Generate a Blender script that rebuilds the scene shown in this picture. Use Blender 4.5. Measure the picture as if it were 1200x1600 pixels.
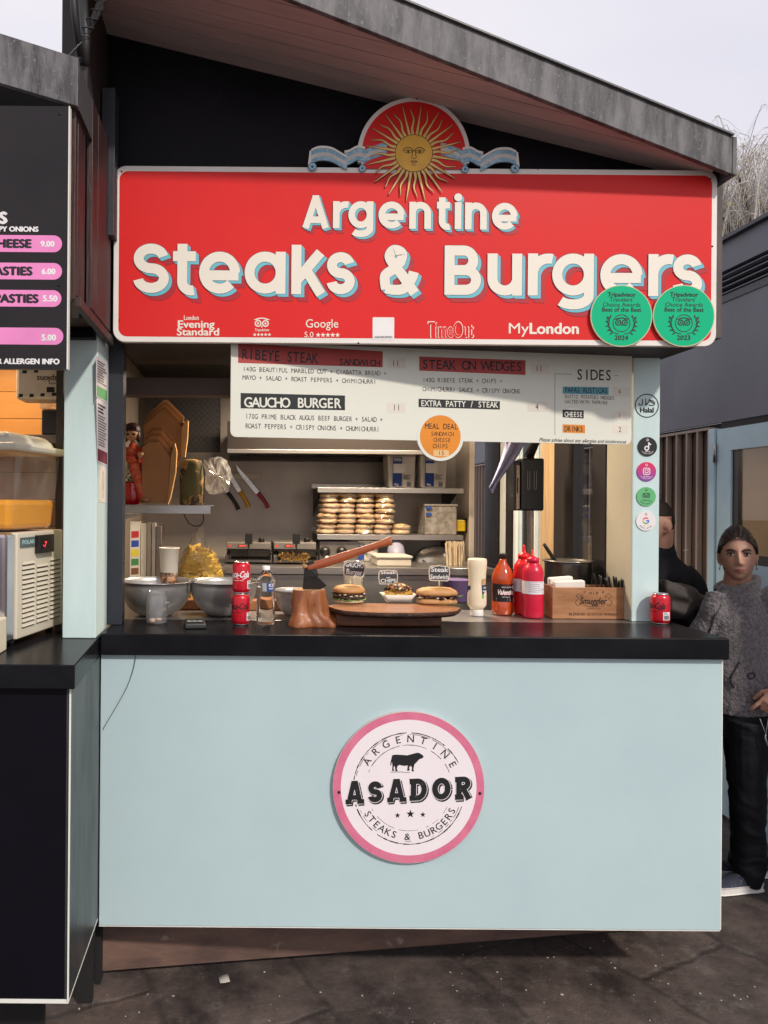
import bpy, math, random
from mathutils import Vector, Matrix, noise
R = random.Random(7)
rad = math.radians
sc = bpy.context.scene
for o in list(bpy.data.objects):
    bpy.data.objects.remove(o)
C = sc.collection
V = Vector

# ------------------------------------------------------------------ camera
F = 1155.0            # focal length in pixels of the 1200 x 1600 photograph
VX, VY = 385.0, 785.0 # where the optical axis meets the photograph (shifted lens)
H = 1.70              # camera height
ROLL = rad(0.45)
cam = bpy.data.cameras.new('camera')
cam.sensor_fit = 'VERTICAL'; cam.sensor_height = 36.0; cam.lens = 36.0 * F / 1600.0
cam.shift_x = (600 - VX) / 1600.0; cam.shift_y = -(800 - VY) / 1600.0
cam.clip_start = 0.05; cam.clip_end = 500
camo = bpy.data.objects.new('camera', cam)
camo.matrix_world = Matrix.Translation((0, 0, H)) @ Matrix.Rotation(rad(90), 4, 'X') @ Matrix.Rotation(ROLL, 4, 'Z')
C.objects.link(camo); sc.camera = camo

# ------------------------------------------------------------------ light
SUN_DIR = V((0.62, -1.0, 0.96)).normalized()     # towards the sun
SUN_EL = math.asin(SUN_DIR.z); SUN_ROT = math.atan2(SUN_DIR.x, SUN_DIR.y)
wd = bpy.data.worlds.new('World'); sc.world = wd; wd.use_nodes = True
nt = wd.node_tree; bg = nt.nodes['Background']
sky = nt.nodes.new('ShaderNodeTexSky'); sky.sky_type = 'NISHITA'; sky.sun_disc = False
sky.sun_elevation = SUN_EL; sky.sun_rotation = SUN_ROT
tc = nt.nodes.new('ShaderNodeTexCoord'); mp = nt.nodes.new('ShaderNodeMapping'); mp.inputs['Scale'].default_value = (1, 1, 2.2)
nz = nt.nodes.new('ShaderNodeTexNoise'); nz.inputs['Scale'].default_value = 2.2; nz.inputs['Detail'].default_value = 6; nz.inputs['Roughness'].default_value = 0.45
rp = nt.nodes.new('ShaderNodeValToRGB')
rp.color_ramp.elements[0].position = 0.35; rp.color_ramp.elements[0].color = (0.80, 0.79, 0.88, 1)
rp.color_ramp.elements[1].position = 0.7; rp.color_ramp.elements[1].color = (0.95, 0.91, 0.955, 1)
sc_ = nt.nodes.new('ShaderNodeVectorMath'); sc_.operation = 'SCALE'; sc_.inputs['Scale'].default_value = 10.3
mx = nt.nodes.new('ShaderNodeMix'); mx.data_type = 'RGBA'; mx.inputs[0].default_value = 0.93
L = nt.links.new
L(tc.outputs['Generated'], mp.inputs['Vector']); L(mp.outputs[0], nz.inputs['Vector']); L(nz.outputs['Fac'], rp.inputs[0])
L(rp.outputs[0], sc_.inputs[0]); L(sky.outputs[0], mx.inputs[6]); L(sc_.outputs[0], mx.inputs[7]); L(mx.outputs[2], bg.inputs['Color'])
bg.inputs['Strength'].default_value = 0.10
sl = bpy.data.lights.new('sun', 'SUN'); sl.energy = 3.0; sl.angle = rad(3.0); sl.color = (1.0, 0.93, 0.84)
so = bpy.data.objects.new('sun', sl); so.rotation_euler = (-SUN_DIR).to_track_quat('-Z', 'Y').to_euler(); so.location = (4, -5, 8)
C.objects.link(so)
sc.view_settings.view_transform = 'Standard'; sc.view_settings.look = 'None'
sc.view_settings.exposure = 0.0; sc.view_settings.gamma = 1.0

# ------------------------------------------------------------------ photograph -> space helpers
def unroll(px, py):
    dx, dy = px - VX, py - VY; c, s = math.cos(ROLL), math.sin(ROLL)
    return dx * c + dy * s, -dx * s + dy * c
def P(px, py, Y):                      # point at depth Y
    a, b = unroll(px, py)
    return V((a / F * Y, Y, H - b / F * Y))
def onZ(px, py, Z):                    # point on a horizontal plane
    a, b = unroll(px, py)
    Y = (H - Z) * F / b
    return V((a / F * Y, Y, Z))

# ------------------------------------------------------------------ materials
MATS = {}
def M(name, col, rough=0.5, metal=0.0, col2=None, nscale=6.0, stretch=(1, 1, 1), lo=0.35, hi=0.65, bump=0.0, bscale=60.0,
      coat=0.0, trans=0.0, ior=1.45, alpha=1.0, emit=0.0, spec=0.5, rvar=0.12, sheen=0.0, sss=0.0, detail=6.0, wear=None):
    if name in MATS: return MATS[name]
    m = bpy.data.materials.new(name); m.use_nodes = True; t = m.node_tree; b = t.nodes['Principled BSDF']; k = t.links.new
    b.inputs['Roughness'].default_value = rough; b.inputs['Metallic'].default_value = metal
    b.inputs['Coat Weight'].default_value = coat; b.inputs['Transmission Weight'].default_value = trans; b.inputs['IOR'].default_value = ior
    b.inputs['Alpha'].default_value = alpha; b.inputs['Specular IOR Level'].default_value = spec
    if sheen: b.inputs['Sheen Weight'].default_value = sheen; b.inputs['Sheen Roughness'].default_value = 0.5
    if sss: b.inputs['Subsurface Weight'].default_value = sss; b.inputs['Subsurface Radius'].default_value = (0.01, 0.004, 0.002)
    c1 = (*col, 1)
    if col2 is None: col2 = tuple(min(1, x * 0.86) for x in col)
    tcn = t.nodes.new('ShaderNodeTexCoord'); mpn = t.nodes.new('ShaderNodeMapping'); mpn.inputs['Scale'].default_value = stretch
    k(tcn.outputs['Object'], mpn.inputs['Vector'])
    n = t.nodes.new('ShaderNodeTexNoise'); n.inputs['Scale'].default_value = nscale; n.inputs['Detail'].default_value = detail; n.inputs['Roughness'].default_value = 0.62
    k(mpn.outputs[0], n.inputs['Vector'])
    r = t.nodes.new('ShaderNodeValToRGB'); r.color_ramp.elements[0].position = lo; r.color_ramp.elements[1].position = hi
    r.color_ramp.elements[0].color = c1; r.color_ramp.elements[1].color = (*col2, 1)
    k(n.outputs['Fac'], r.inputs[0]); out = r.outputs[0]
    if wear:                                             # (colour, scale, threshold): chips, splashes or scuffs
        wn = t.nodes.new('ShaderNodeTexNoise'); wn.inputs['Scale'].default_value = wear[1]; wn.inputs['Detail'].default_value = 8; wn.inputs['Roughness'].default_value = 0.7
        if len(wear) > 3:
            wm = t.nodes.new('ShaderNodeMapping'); wm.inputs['Scale'].default_value = wear[3]; k(tcn.outputs['Object'], wm.inputs[0]); k(wm.outputs[0], wn.inputs['Vector'])
        else: k(tcn.outputs['Object'], wn.inputs['Vector'])
        wr = t.nodes.new('ShaderNodeValToRGB'); wr.color_ramp.elements[0].position = wear[2]; wr.color_ramp.elements[1].position = wear[2] + 0.05
        k(wn.outputs['Fac'], wr.inputs[0])
        wx = t.nodes.new('ShaderNodeMix'); wx.data_type = 'RGBA'; k(wr.outputs[0], wx.inputs[0]); k(out, wx.inputs[6]); wx.inputs[7].default_value = (*wear[0], 1); out = wx.outputs[2]
    k(out, b.inputs['Base Color'])
    if rvar:
        mr = t.nodes.new('ShaderNodeMapRange'); mr.inputs['To Min'].default_value = max(0.02, rough - rvar); mr.inputs['To Max'].default_value = min(1, rough + rvar)
        k(n.outputs['Fac'], mr.inputs['Value']); k(mr.outputs[0], b.inputs['Roughness'])
    if bump:
        n2 = t.nodes.new('ShaderNodeTexNoise'); n2.inputs['Scale'].default_value = bscale; n2.inputs['Detail'].default_value = 4
        k(mpn.outputs[0], n2.inputs['Vector'])
        bp = t.nodes.new('ShaderNodeBump'); bp.inputs['Strength'].default_value = bump; bp.inputs['Distance'].default_value = 0.01
        k(n2.outputs['Fac'], bp.inputs['Height']); k(bp.outputs[0], b.inputs['Normal'])
    if emit:
        b.inputs['Emission Strength'].default_value = emit; b.inputs['Emission Color'].default_value = c1
    MATS[name] = m
    return m
def thin_glass(name, tint=(1, 1, 1), refl=1.0, rough=0.02, haze=0.0):      # a thin clear sheet: see-through with a Fresnel reflection
    if name in MATS: return MATS[name]
    m = bpy.data.materials.new(name); m.use_nodes = True; t = m.node_tree; k = t.links.new
    t.nodes.remove(t.nodes['Principled BSDF']); out = t.nodes['Material Output']
    tr = t.nodes.new('ShaderNodeBsdfTransparent'); tr.inputs[0].default_value = (*tint, 1)
    gl = t.nodes.new('ShaderNodeBsdfGlossy'); gl.inputs['Roughness'].default_value = rough
    fr = t.nodes.new('ShaderNodeLayerWeight'); pw_ = t.nodes.new('ShaderNodeMath'); pw_.operation = 'POWER'; pw_.inputs[1].default_value = 4.0; k(fr.outputs['Facing'], pw_.inputs[0])
    mt = t.nodes.new('ShaderNodeMath'); mt.operation = 'MULTIPLY_ADD'; mt.inputs[1].default_value = 0.7 * min(1.4, refl); mt.inputs[2].default_value = 0.035 * refl; mt.use_clamp = True
    mx_ = t.nodes.new('ShaderNodeMixShader'); k(pw_.outputs[0], mt.inputs[0]); k(mt.outputs[0], mx_.inputs[0])
    base = tr.outputs[0]
    if haze:
        df = t.nodes.new('ShaderNodeBsdfDiffuse'); df.inputs[0].default_value = (*tint, 1)
        nn = t.nodes.new('ShaderNodeTexNoise'); nn.inputs['Scale'].default_value = 30; nn.inputs['Detail'].default_value = 6
        tcc = t.nodes.new('ShaderNodeTexCoord'); k(tcc.outputs['Object'], nn.inputs['Vector'])
        mm = t.nodes.new('ShaderNodeMath'); mm.operation = 'MULTIPLY'; mm.inputs[1].default_value = haze * 2; k(nn.outputs['Fac'], mm.inputs[0])
        mh = t.nodes.new('ShaderNodeMixShader'); k(mm.outputs[0], mh.inputs[0]); k(base, mh.inputs[1]); k(df.outputs[0], mh.inputs[2]); base = mh.outputs[0]
    k(base, mx_.inputs[1]); k(gl.outputs[0], mx_.inputs[2]); k(mx_.outputs[0], out.inputs['Surface'])
    MATS[name] = m
    return m

# ------------------------------------------------------------------ objects
ORIGIN = {}
def tag(o, label=None, cat=None, group=None, kind=None):
    if label: o['label'] = label
    if cat: o['category'] = cat
    if group: o['group'] = group
    if kind: o['kind'] = kind
    return o
def thing(name, loc, label, cat, group=None):
    o = bpy.data.objects.new(name, None); o.empty_display_size = 0.05; o.location = loc; C.objects.link(o)
    ORIGIN[o.name] = V(loc)
    return tag(o, label, cat, group)
def copy_thing(root, loc, label=None, rotz=0.0):
    def rec(o, parent):
        c = o.copy(); C.objects.link(c)
        if parent is not None: c.parent = parent
        for ch in [x for x in bpy.data.objects if x.parent == o]: rec(ch, c)
        return c
    r = rec(root, None); r.location = loc; r.rotation_euler = (0, 0, rotz)
    if label: r['label'] = label
    return r

def arcpts(cx, cy, rx, ry, a0, a1, n=20):
    return [(cx + rx * math.cos(rad(a0 + (a1 - a0) * i / n)), cy + ry * math.sin(rad(a0 + (a1 - a0) * i / n))) for i in range(n + 1)]
def rrect(x0, y0, x1, y1, r, n=8):
    return arcpts(x1 - r, y0 + r, r, r, -90, 0, n) + arcpts(x1 - r, y1 - r, r, r, 0, 90, n) + arcpts(x0 + r, y1 - r, r, r, 90, 180, n) + arcpts(x0 + r, y0 + r, r, r, 180, 270, n)
def spline(pts, n=8):
    out = []; p = [pts[0]] + list(pts) + [pts[-1]]
    for i in range(1, len(p) - 2):
        a, b, c, d = [V(q) for q in p[i - 1:i + 3]]
        for j in range(n):
            t = j / n
            out.append(0.5 * ((2 * b) + (c - a) * t + (2 * a - 5 * b + 4 * c - d) * t * t + (3 * b - a - 3 * c + d) * t ** 3))
    out.append(V(pts[-1]))
    return out

class MB:
    def __init__(s, M_=None): s.v = []; s.f = []; s.m = []; s.s = []; s.M = M_
    def add(s, vs, fs, mi=0, smooth=False):
        o = len(s.v)
        s.v += [(s.M @ V(x)) if s.M is not None else V(x) for x in vs]
        for f in fs: s.f.append([o + i for i in f]); s.m.append(mi); s.s.append(smooth)
        return s
    def box(s, x0, x1, y0, y1, z0, z1, mi=0):
        if x0 > x1: x0, x1 = x1, x0
        if y0 > y1: y0, y1 = y1, y0
        if z0 > z1: z0, z1 = z1, z0
        vs = [(x, y, z) for z in (z0, z1) for x, y in ((x0, y0), (x1, y0), (x1, y1), (x0, y1))]
        return s.add(vs, [(3, 2, 1, 0), (4, 5, 6, 7), (0, 1, 5, 4), (1, 2, 6, 5), (2, 3, 7, 6), (3, 0, 4, 7)], mi)
    def hexa(s, q, mi=0):     # eight corners: bottom four then top four, each loop counter-clockwise seen from above
        return s.add(q, [(3, 2, 1, 0), (4, 5, 6, 7), (0, 1, 5, 4), (1, 2, 6, 5), (2, 3, 7, 6), (3, 0, 4, 7)], mi)
    def prism(s, pts, a, b, axis='y', mi=0, smooth=False, mi_side=None):
        n = len(pts)
        def g(p, t): return {'y': (p[0], t, p[1]), 'z': (p[0], p[1], t), 'x': (t, p[0], p[1])}[axis]
        area = sum(pts[i][0] * pts[(i + 1) % n][1] - pts[(i + 1) % n][0] * pts[i][1] for i in range(n))
        if area < 0: pts = pts[::-1]
        vs = [g(p, a) for p in pts] + [g(p, b) for p in pts]
        fwd = {'y': a < b, 'z': a > b, 'x': a > b}[axis]
        caps = [list(range(n)), list(range(2 * n - 1, n - 1, -1))]
        side = [(i, i + n, (i + 1) % n + n, (i + 1) % n) for i in range(n)]
        if not fwd: caps = [c[::-1] for c in caps]; side = [q[::-1] for q in side]
        s.add(vs, caps, mi)
        o = len(s.v) - 2 * n
        for q in side: s.f.append([o + i for i in q]); s.m.append(mi if mi_side is None else mi_side); s.s.append(smooth)
        return s
    def tube(s, pts, r, n=8, mi=0, caps=True, flat=None, smooth=True):
        pts = [V(p) for p in pts]; m = len(pts); rs = r if isinstance(r, (list, tuple)) else [r] * m
        vs = []; up = None
        for i, p in enumerate(pts):
            t = (pts[min(i + 1, m - 1)] - pts[max(i - 1, 0)])
            t = t.normalized() if t.length > 1e-9 else V((0, 0, 1))
            if up is None: up = t.orthogonal().normalized() if flat is None else V(flat)
            up = (up - t * up.dot(t)); up = up.normalized() if up.length > 1e-6 else t.orthogonal().normalized()
            sd = t.cross(up)
            ri = rs[i]; ra, rb = ri if isinstance(ri, (list, tuple)) else (ri, ri)
            for k in range(n):
                a = 2 * math.pi * k / n
                vs.append(p + up * (ra * math.cos(a)) + sd * (rb * math.sin(a)))
        fs = [(i * n + k, i * n + (k + 1) % n, (i + 1) * n + (k + 1) % n, (i + 1) * n + k) for i in range(m - 1) for k in range(n)]
        if caps: fs += [tuple(range(n - 1, -1, -1)), tuple((m - 1) * n + k for k in range(n))]
        return s.add(vs, fs, mi, smooth)
    def lathe(s, prof, c=(0, 0, 0), n=24, mi=0, smooth=True, mis=None, squash=1.0):   # prof: (radius, z) from the bottom up
        c = V(c); m = len(prof); vs = []
        for r, z in prof:
            for k in range(n):
                a = 2 * math.pi * k / n
                vs.append(c + V((r * math.cos(a), r * squash * math.sin(a), z)))
        o = len(s.v); s.add(vs, [])
        for i in range(m - 1):
            for k in range(n):
                s.f.append([o + i * n + k, o + i * n + (k + 1) % n, o + (i + 1) * n + (k + 1) % n, o + (i + 1) * n + k]); s.m.append(mis[i] if mis else mi); s.s.append(smooth)
        if prof[0][0] > 1e-6: s.f.append([o + k for k in range(n - 1, -1, -1)]); s.m.append(mis[0] if mis else mi); s.s.append(False)
        if prof[-1][0] > 1e-6: s.f.append([o + (m - 1) * n + k for k in range(n)]); s.m.append(mis[-1] if mis else mi); s.s.append(False)
        return s
    def ball(s, c, r, n=14, mi=0, jit=0.0, seed=0):      # r: radius or three radii
        rx, ry, rz = r if isinstance(r, (list, tuple)) else (r, r, r); c = V(c); vs = []; m = max(4, n // 2)
        vs.append(c + V((0, 0, -rz)))
        for i in range(1, m):
            th = math.pi * i / m - math.pi / 2
            for k in range(n):
                a = 2 * math.pi * k / n; d = V((math.cos(th) * math.cos(a), math.cos(th) * math.sin(a), math.sin(th)))
                q = 1 + (jit * noise.noise(d * 2.2 + V((seed, seed * .7, 0))) if jit else 0)
                vs.append(c + V((d.x * rx * q, d.y * ry * q, d.z * rz * q)))
        vs.append(c + V((0, 0, rz))); fs = []
        for k in range(n): fs.append((0, 1 + (k + 1) % n, 1 + k))
        for i in range(m - 2):
            for k in range(n): fs.append((1 + i * n + k, 1 + i * n + (k + 1) % n, 1 + (i + 1) * n + (k + 1) % n, 1 + (i + 1) * n + k))
        e = len(vs) - 1
        for k in range(n): fs.append((e, e - n + k, e - n + (k + 1) % n))
        return s.add(vs, fs, mi, True)
    def sheet(s, grid, mi=0, smooth=True):
        r, c = len(grid), len(grid[0]); vs = [p for row in grid for p in row]
        return s.add(vs, [(i * c + j, i * c + j + 1, (i + 1) * c + j + 1, (i + 1) * c + j) for i in range(r - 1) for j in range(c - 1)], mi, smooth)
    def build(s, name, mats, parent=None, origin=None, bevel=0.0, solid=0.0):
        off = V((0, 0, 0))
        if parent is not None: off = ORIGIN[parent.name]
        elif origin is not None: off = V(origin)
        me = bpy.data.meshes.new(name)
        me.from_pydata([v - off for v in s.v], [], s.f)
        for m in (mats if isinstance(mats, (list, tuple)) else [mats]): me.materials.append(m)
        me.polygons.foreach_set('material_index', s.m); me.polygons.foreach_set('use_smooth', s.s)
        me.update()
        o = bpy.data.objects.new(name, me); C.objects.link(o)
        if parent is not None: o.parent = parent
        else: o.location = off
        ORIGIN[o.name] = off
        if solid:
            md = o.modifiers.new('solid', 'SOLIDIFY'); md.thickness = solid; md.offset = 0
        if bevel:
            md = o.modifiers.new('bevel', 'BEVEL'); md.width = bevel; md.segments = 2; md.limit_method = 'ANGLE'; md.angle_limit = rad(40)
        return o

# ------------------------------------------------------------------ lettering
CHARS = sorted(set("ABCDEFGHIJKLMNOPQRSTUVWXYZabcdefghijklmnopqrstuvwxyz0123456789&.,+/!'-:()\u2605\u2019"))
GLY = {}
def make_glyphs():
    tmp = []
    for ch in CHARS + ['I|']:
        for body in ((ch, ch + 'I') if ch != 'I|' else ('I',)):
            cu = bpy.data.curves.new('g', 'FONT'); cu.body = body; cu.size = 1.0; cu.resolution_u = 3
            o = bpy.data.objects.new('g', cu); C.objects.link(o); tmp.append((ch, body, o))
    bpy.context.view_layer.update(); dg = bpy.context.evaluated_depsgraph_get(); raw = {}
    for ch, body, o in tmp:
        me = bpy.data.meshes.new_from_object(o.evaluated_get(dg))
        raw[body] = ([(v.co.x, v.co.y) for v in me.vertices], [list(p.vertices) for p in me.polygons]); bpy.data.meshes.remove(me)
    iw = max(x for x, y in raw['I'][0])
    for ch in CHARS: GLY[ch] = (raw[ch][0], raw[ch][1], max(x for x, y in raw[ch + 'I'][0]) - iw)
    for ch, body, o in tmp:
        cu = o.data; bpy.data.objects.remove(o); bpy.data.curves.remove(cu)
make_glyphs()
CAPH = max(y for x, y in GLY['H'][0])

class Surf:
    """a flat face to letter on: origin o, axes u (rightwards) and v (upwards); layers rise towards the viewer"""
    def __init__(s, o, u, v, step=0.0004):
        s.o = V(o); s.u = V(u).normalized(); s.v = V(v).normalized(); s.n = s.u.cross(s.v).normalized(); s.step = step; s.k = 0
    def at(s, a, b, lay): return s.o + s.u * a + s.v * b + s.n * (lay * s.step)
    def px(s, x, y):
        a, b = unroll(x, y); d = V((a / F, 1, -b / F)); c = V((0, 0, H))
        t = (s.o - c).dot(s.n) / d.dot(s.n); q = c + d * t - s.o
        return q.dot(s.u), q.dot(s.v)
    def poly(s, mb, pts, lay, mi=0): 
        ar = sum(pts[i][0] * pts[(i + 1) % len(pts)][1] - pts[(i + 1) % len(pts)][0] * pts[i][1] for i in range(len(pts)))
        if ar < 0: pts = pts[::-1]
        mb.add([s.at(x, y, lay) for x, y in pts], [list(range(len(pts)))], mi)
    def pxpoly(s, mb, pts, lay, mi=0): s.poly(mb, [s.px(*p) for p in pts], lay, mi)
    def disc(s, mb, c, r, lay, mi=0, n=48): s.poly(mb, [(c[0] + r * math.cos(2 * math.pi * i / n), c[1] + r * math.sin(2 * math.pi * i / n)) for i in range(n)], lay, mi)
    def ring(s, mb, c, r0, r1, lay, mi=0, a0=0, a1=360, n=48):
        i_ = arcpts(c[0], c[1], r0, r0, a0, a1, n); o_ = arcpts(c[0], c[1], r1, r1, a0, a1, n)
        mb.add([s.at(x, y, lay) for x, y in i_ + o_], [(j, n + 1 + j, n + 2 + j, j + 1) for j in range(n)], mi)
    def ribbon(s, mb, pts, w, lay, mi=0):
        pts = list(pts); keep = [i for i in range(len(pts)) if i == 0 or (V(pts[i][:2]) - V(pts[i - 1][:2])).length > 1e-6]
        if isinstance(w, (list, tuple)): w = [w[i] for i in keep]
        pts = [pts[i] for i in keep]; m = len(pts); L_, R_ = [], []
        for i in range(m):
            p = V(pts[i][:2]); a = V(pts[max(i - 1, 0)][:2]); b = V(pts[min(i + 1, m - 1)][:2])
            t = (b - a); t = t.normalized() if t.length > 1e-9 else V((1, 0))
            ww = (w[i] if isinstance(w, (list, tuple)) else w) / 2
            if 0 < i < m - 1:
                t1 = (p - a).normalized(); ww = ww / max(0.5, V((-t.y, t.x)).dot(V((-t1.y, t1.x))))
            nn = V((-t.y, t.x)); L_.append(p + nn * ww); R_.append(p - nn * ww)
        mb.add([s.at(q.x, q.y, lay) for q in L_ + R_], [(i, m + i, m + i + 1, i + 1) for i in range(m - 1)], mi)
    def text(s, mb, txt, x, y, cap, lay, mi=0, w=None, bold=0.0, mono=False, slant=0.0, track=0.0, align='l', rot=0.0, sx=1.0):
        """x, y: baseline start in local metres; cap: capital height; w: fit to this width; bold: stroke gain in cap heights"""
        k = cap / CAPH; adv = []; pos = 0.0
        for ch in txt:
            a = 0.62 if mono else (GLY[ch][2] if ch in GLY else 0.3)
            adv.append((pos, a)); pos += a + track
        pos -= track
        fx = (w / (pos * k)) if w else sx
        x0 = {'l': 0, 'c': -pos * k * fx / 2, 'r': -pos * k * fx}[align]
        cr, sr = math.cos(rot), math.sin(rot)
        shifts = [(0, 0)] if not bold else [(-bold, 0), (bold, 0), (0, -bold * .7), (0, bold * .7)]
        for j, (bx, by) in enumerate(shifts):
            for i, ch in enumerate(txt):
                if ch not in GLY: continue
                gv, gf, ga = GLY[ch]; ox = adv[i][0] + ((adv[i][1] - ga) / 2 if mono else 0)
                vs = []
                for gx, gy in gv:
                    ax = x0 + ((gx + ox) * k + bx * cap) * fx + slant * gy * k; ay = gy * k + by * cap
                    vs.append(s.at(x + ax * cr - ay * sr, y + ax * sr + ay * cr, lay + j * 0.12 + (i % 2) * 0.03))
                mb.add(vs, gf, mi)
    def ptext(s, mb, txt, x0, x1, yb, cap_px, lay, mi=0, y1=None, **kw):
        """fit between photograph columns x0 and x1 on the baseline row yb"""
        a = s.px(x0, yb); b = s.px(x1, yb if y1 is None else y1); c = s.px(x0, yb - cap_px)
        d = V((b[0] - a[0], b[1] - a[1])); s.text(mb, txt, a[0], a[1], c[1] - a[1], lay, mi, w=d.length, rot=math.atan2(d.y, d.x), **kw)
    def arctext(s, mb, txt, c, r, cap, lay, mi, amid, span, bold=0.0, inside=False):
        n = len(txt)
        for i, ch in enumerate(txt):
            t = (i / (n - 1) - 0.5) * span
            a = amid - t if not inside else amid + t
            rot = rad(a - 90) if not inside else rad(a + 90)
            px_, py_ = c[0] + r * math.cos(rad(a)), c[1] + r * math.sin(rad(a))
            s.text(mb, ch, px_, py_, cap, lay, mi, bold=bold, align='c', rot=rot)
class Cyl(Surf):
    """lettering wrapped round an upright cylinder; a = arc length from the middle facing angle"""
    def __init__(s, c, r, face=-90.0, step=0.0003): s.c = V(c); s.r = r; s.fa = rad(face); s.step = step
    def at(s, a, b, lay):
        t = s.fa + a / s.r; rr = s.r + (lay + 1) * s.step
        return s.c + V((rr * math.cos(t), rr * math.sin(t), b))
    def band(s, mb, a0, a1, b0, b1, lay, mi=0, n=16):
        mb.add([s.at(a0 + (a1 - a0) * i / n, b, lay) for b in (b0, b1) for i in range(n + 1)], [(i, i + 1, n + 2 + i, n + 1 + i) for i in range(n)], mi, True)
# ------------------------------------------------------------------ ground
ZC = 1.255                      # counter top
m_ground = bpy.data.materials.new('wet dark stone slabs'); m_ground.use_nodes = True
def ground_mat(m):
    t = m.node_tree; b = t.nodes['Principled BSDF']; k = t.links.new; N = t.nodes.new
    tcn = N('ShaderNodeTexCoord'); mpn = N('ShaderNodeMapping'); mpn.inputs['Rotation'].default_value = (0, 0, rad(62)); k(tcn.outputs['Object'], mpn.inputs[0])
    wn = N('ShaderNodeTexNoise'); wn.inputs['Scale'].default_value = 1.6; wn.inputs['Detail'].default_value = 5; k(mpn.outputs[0], wn.inputs['Vector'])
    ws = N('ShaderNodeVectorMath'); ws.operation = 'SCALE'; ws.inputs['Scale'].default_value = 0.22; k(wn.outputs['Color'], ws.inputs[0])
    wa = N('ShaderNodeVectorMath'); k(mpn.outputs[0], wa.inputs[0]); k(ws.outputs[0], wa.inputs[1])
    br = N('ShaderNodeTexBrick'); br.inputs['Scale'].default_value = 1.0; br.inputs['Mortar Size'].default_value = 0.020; br.inputs['Mortar Smooth'].default_value = 1.0
    br.inputs['Brick Width'].default_value = 0.78; br.inputs['Row Height'].default_value = 0.52
    br.inputs['Color1'].default_value = (0.060, 0.047, 0.042, 1); br.inputs['Color2'].default_value = (0.080, 0.060, 0.050, 1); br.inputs['Mortar'].default_value = (0.046, 0.036, 0.031, 1)
    k(wa.outputs[0], br.inputs['Vector'])
    n1 = N('ShaderNodeTexNoise'); n1.inputs['Scale'].default_value = 3.2; n1.inputs['Detail'].default_value = 10; n1.inputs['Roughness'].default_value = 0.72; k(tcn.outputs['Object'], n1.inputs['Vector'])
    r1 = N('ShaderNodeValToRGB'); r1.color_ramp.elements[0].position = 0.36; r1.color_ramp.elements[0].color = (0.34, 0.33, 0.34, 1); r1.color_ramp.elements[1].position = 0.62; r1.color_ramp.elements[1].color = (1.5, 1.42, 1.4, 1)
    k(n1.outputs['Fac'], r1.inputs[0])
    mu = N('ShaderNodeMix'); mu.data_type = 'RGBA'; mu.blend_type = 'MULTIPLY'; mu.inputs[0].default_value = 1.0; k(br.outputs['Color'], mu.inputs[6]); k(r1.outputs[0], mu.inputs[7])
    n2 = N('ShaderNodeTexNoise'); n2.inputs['Scale'].default_value = 9; n2.inputs['Detail'].default_value = 9; n2.inputs['Roughness'].default_value = 0.75; k(tcn.outputs['Object'], n2.inputs['Vector'])
    r2 = N('ShaderNodeValToRGB'); r2.color_ramp.elements[0].position = 0.54; r2.color_ramp.elements[1].position = 0.70; r2.color_ramp.elements[1].color = (.6, .6, .6, 1); k(n2.outputs['Fac'], r2.inputs[0])
    m2 = N('ShaderNodeMix'); m2.data_type = 'RGBA'; k(r2.outputs[0], m2.inputs[0]); k(mu.outputs[2], m2.inputs[6]); m2.inputs[7].default_value = (0.17, 0.145, 0.13, 1)
    k(m2.outputs[2], b.inputs['Base Color'])
    rr = N('ShaderNodeMapRange'); rr.inputs['To Min'].default_value = 0.42; rr.inputs['To Max'].default_value = 0.85; k(n1.outputs['Fac'], rr.inputs['Value']); k(rr.outputs[0], b.inputs['Roughness'])
    hb = N('ShaderNodeMath'); hb.operation = 'MULTIPLY_ADD'; hb.inputs[1].default_value = -0.30; k(br.outputs['Fac'], hb.inputs[0]); k(n1.outputs['Fac'], hb.inputs[2])
    bp = N('ShaderNodeBump'); bp.inputs['Strength'].default_value = 0.75; bp.inputs['Distance'].default_value = 0.02; k(hb.outputs[0], bp.inputs['Height'])
    n3 = N('ShaderNodeTexNoise'); n3.inputs['Scale'].default_value = 120; n3.inputs['Detail'].default_value = 3; k(tcn.outputs['Object'], n3.inputs['Vector'])
    b2 = N('ShaderNodeBump'); b2.inputs['Strength'].default_value = 0.35; b2.inputs['Distance'].default_value = 0.004; k(n3.outputs['Fac'], b2.inputs['Height']); k(bp.outputs[0], b2.inputs['Normal'])
    k(b2.outputs[0], b.inputs['Normal'])
ground_mat(m_ground)
mb = MB(); gx = [-60, -20, -6] + [-3 + i * 0.12 for i in range(60)] + [5, 8, 20, 60]; gy = [-40, -10, -2, 0] + [0.8 + i * 0.12 for i in range(40)] + [6.5, 9, 20, 90]
def gz(x, y): return 0.012 * noise.noise(V((x * 1.1, y * 1.1, 3))) if (-3 < x < 4 and .8 < y < 5.4) else 0.0
mb.sheet([[(x, y, gz(x, y)) for x in gx] for y in gy]); tag(mb.build('ground', m_ground), kind='structure')

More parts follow.
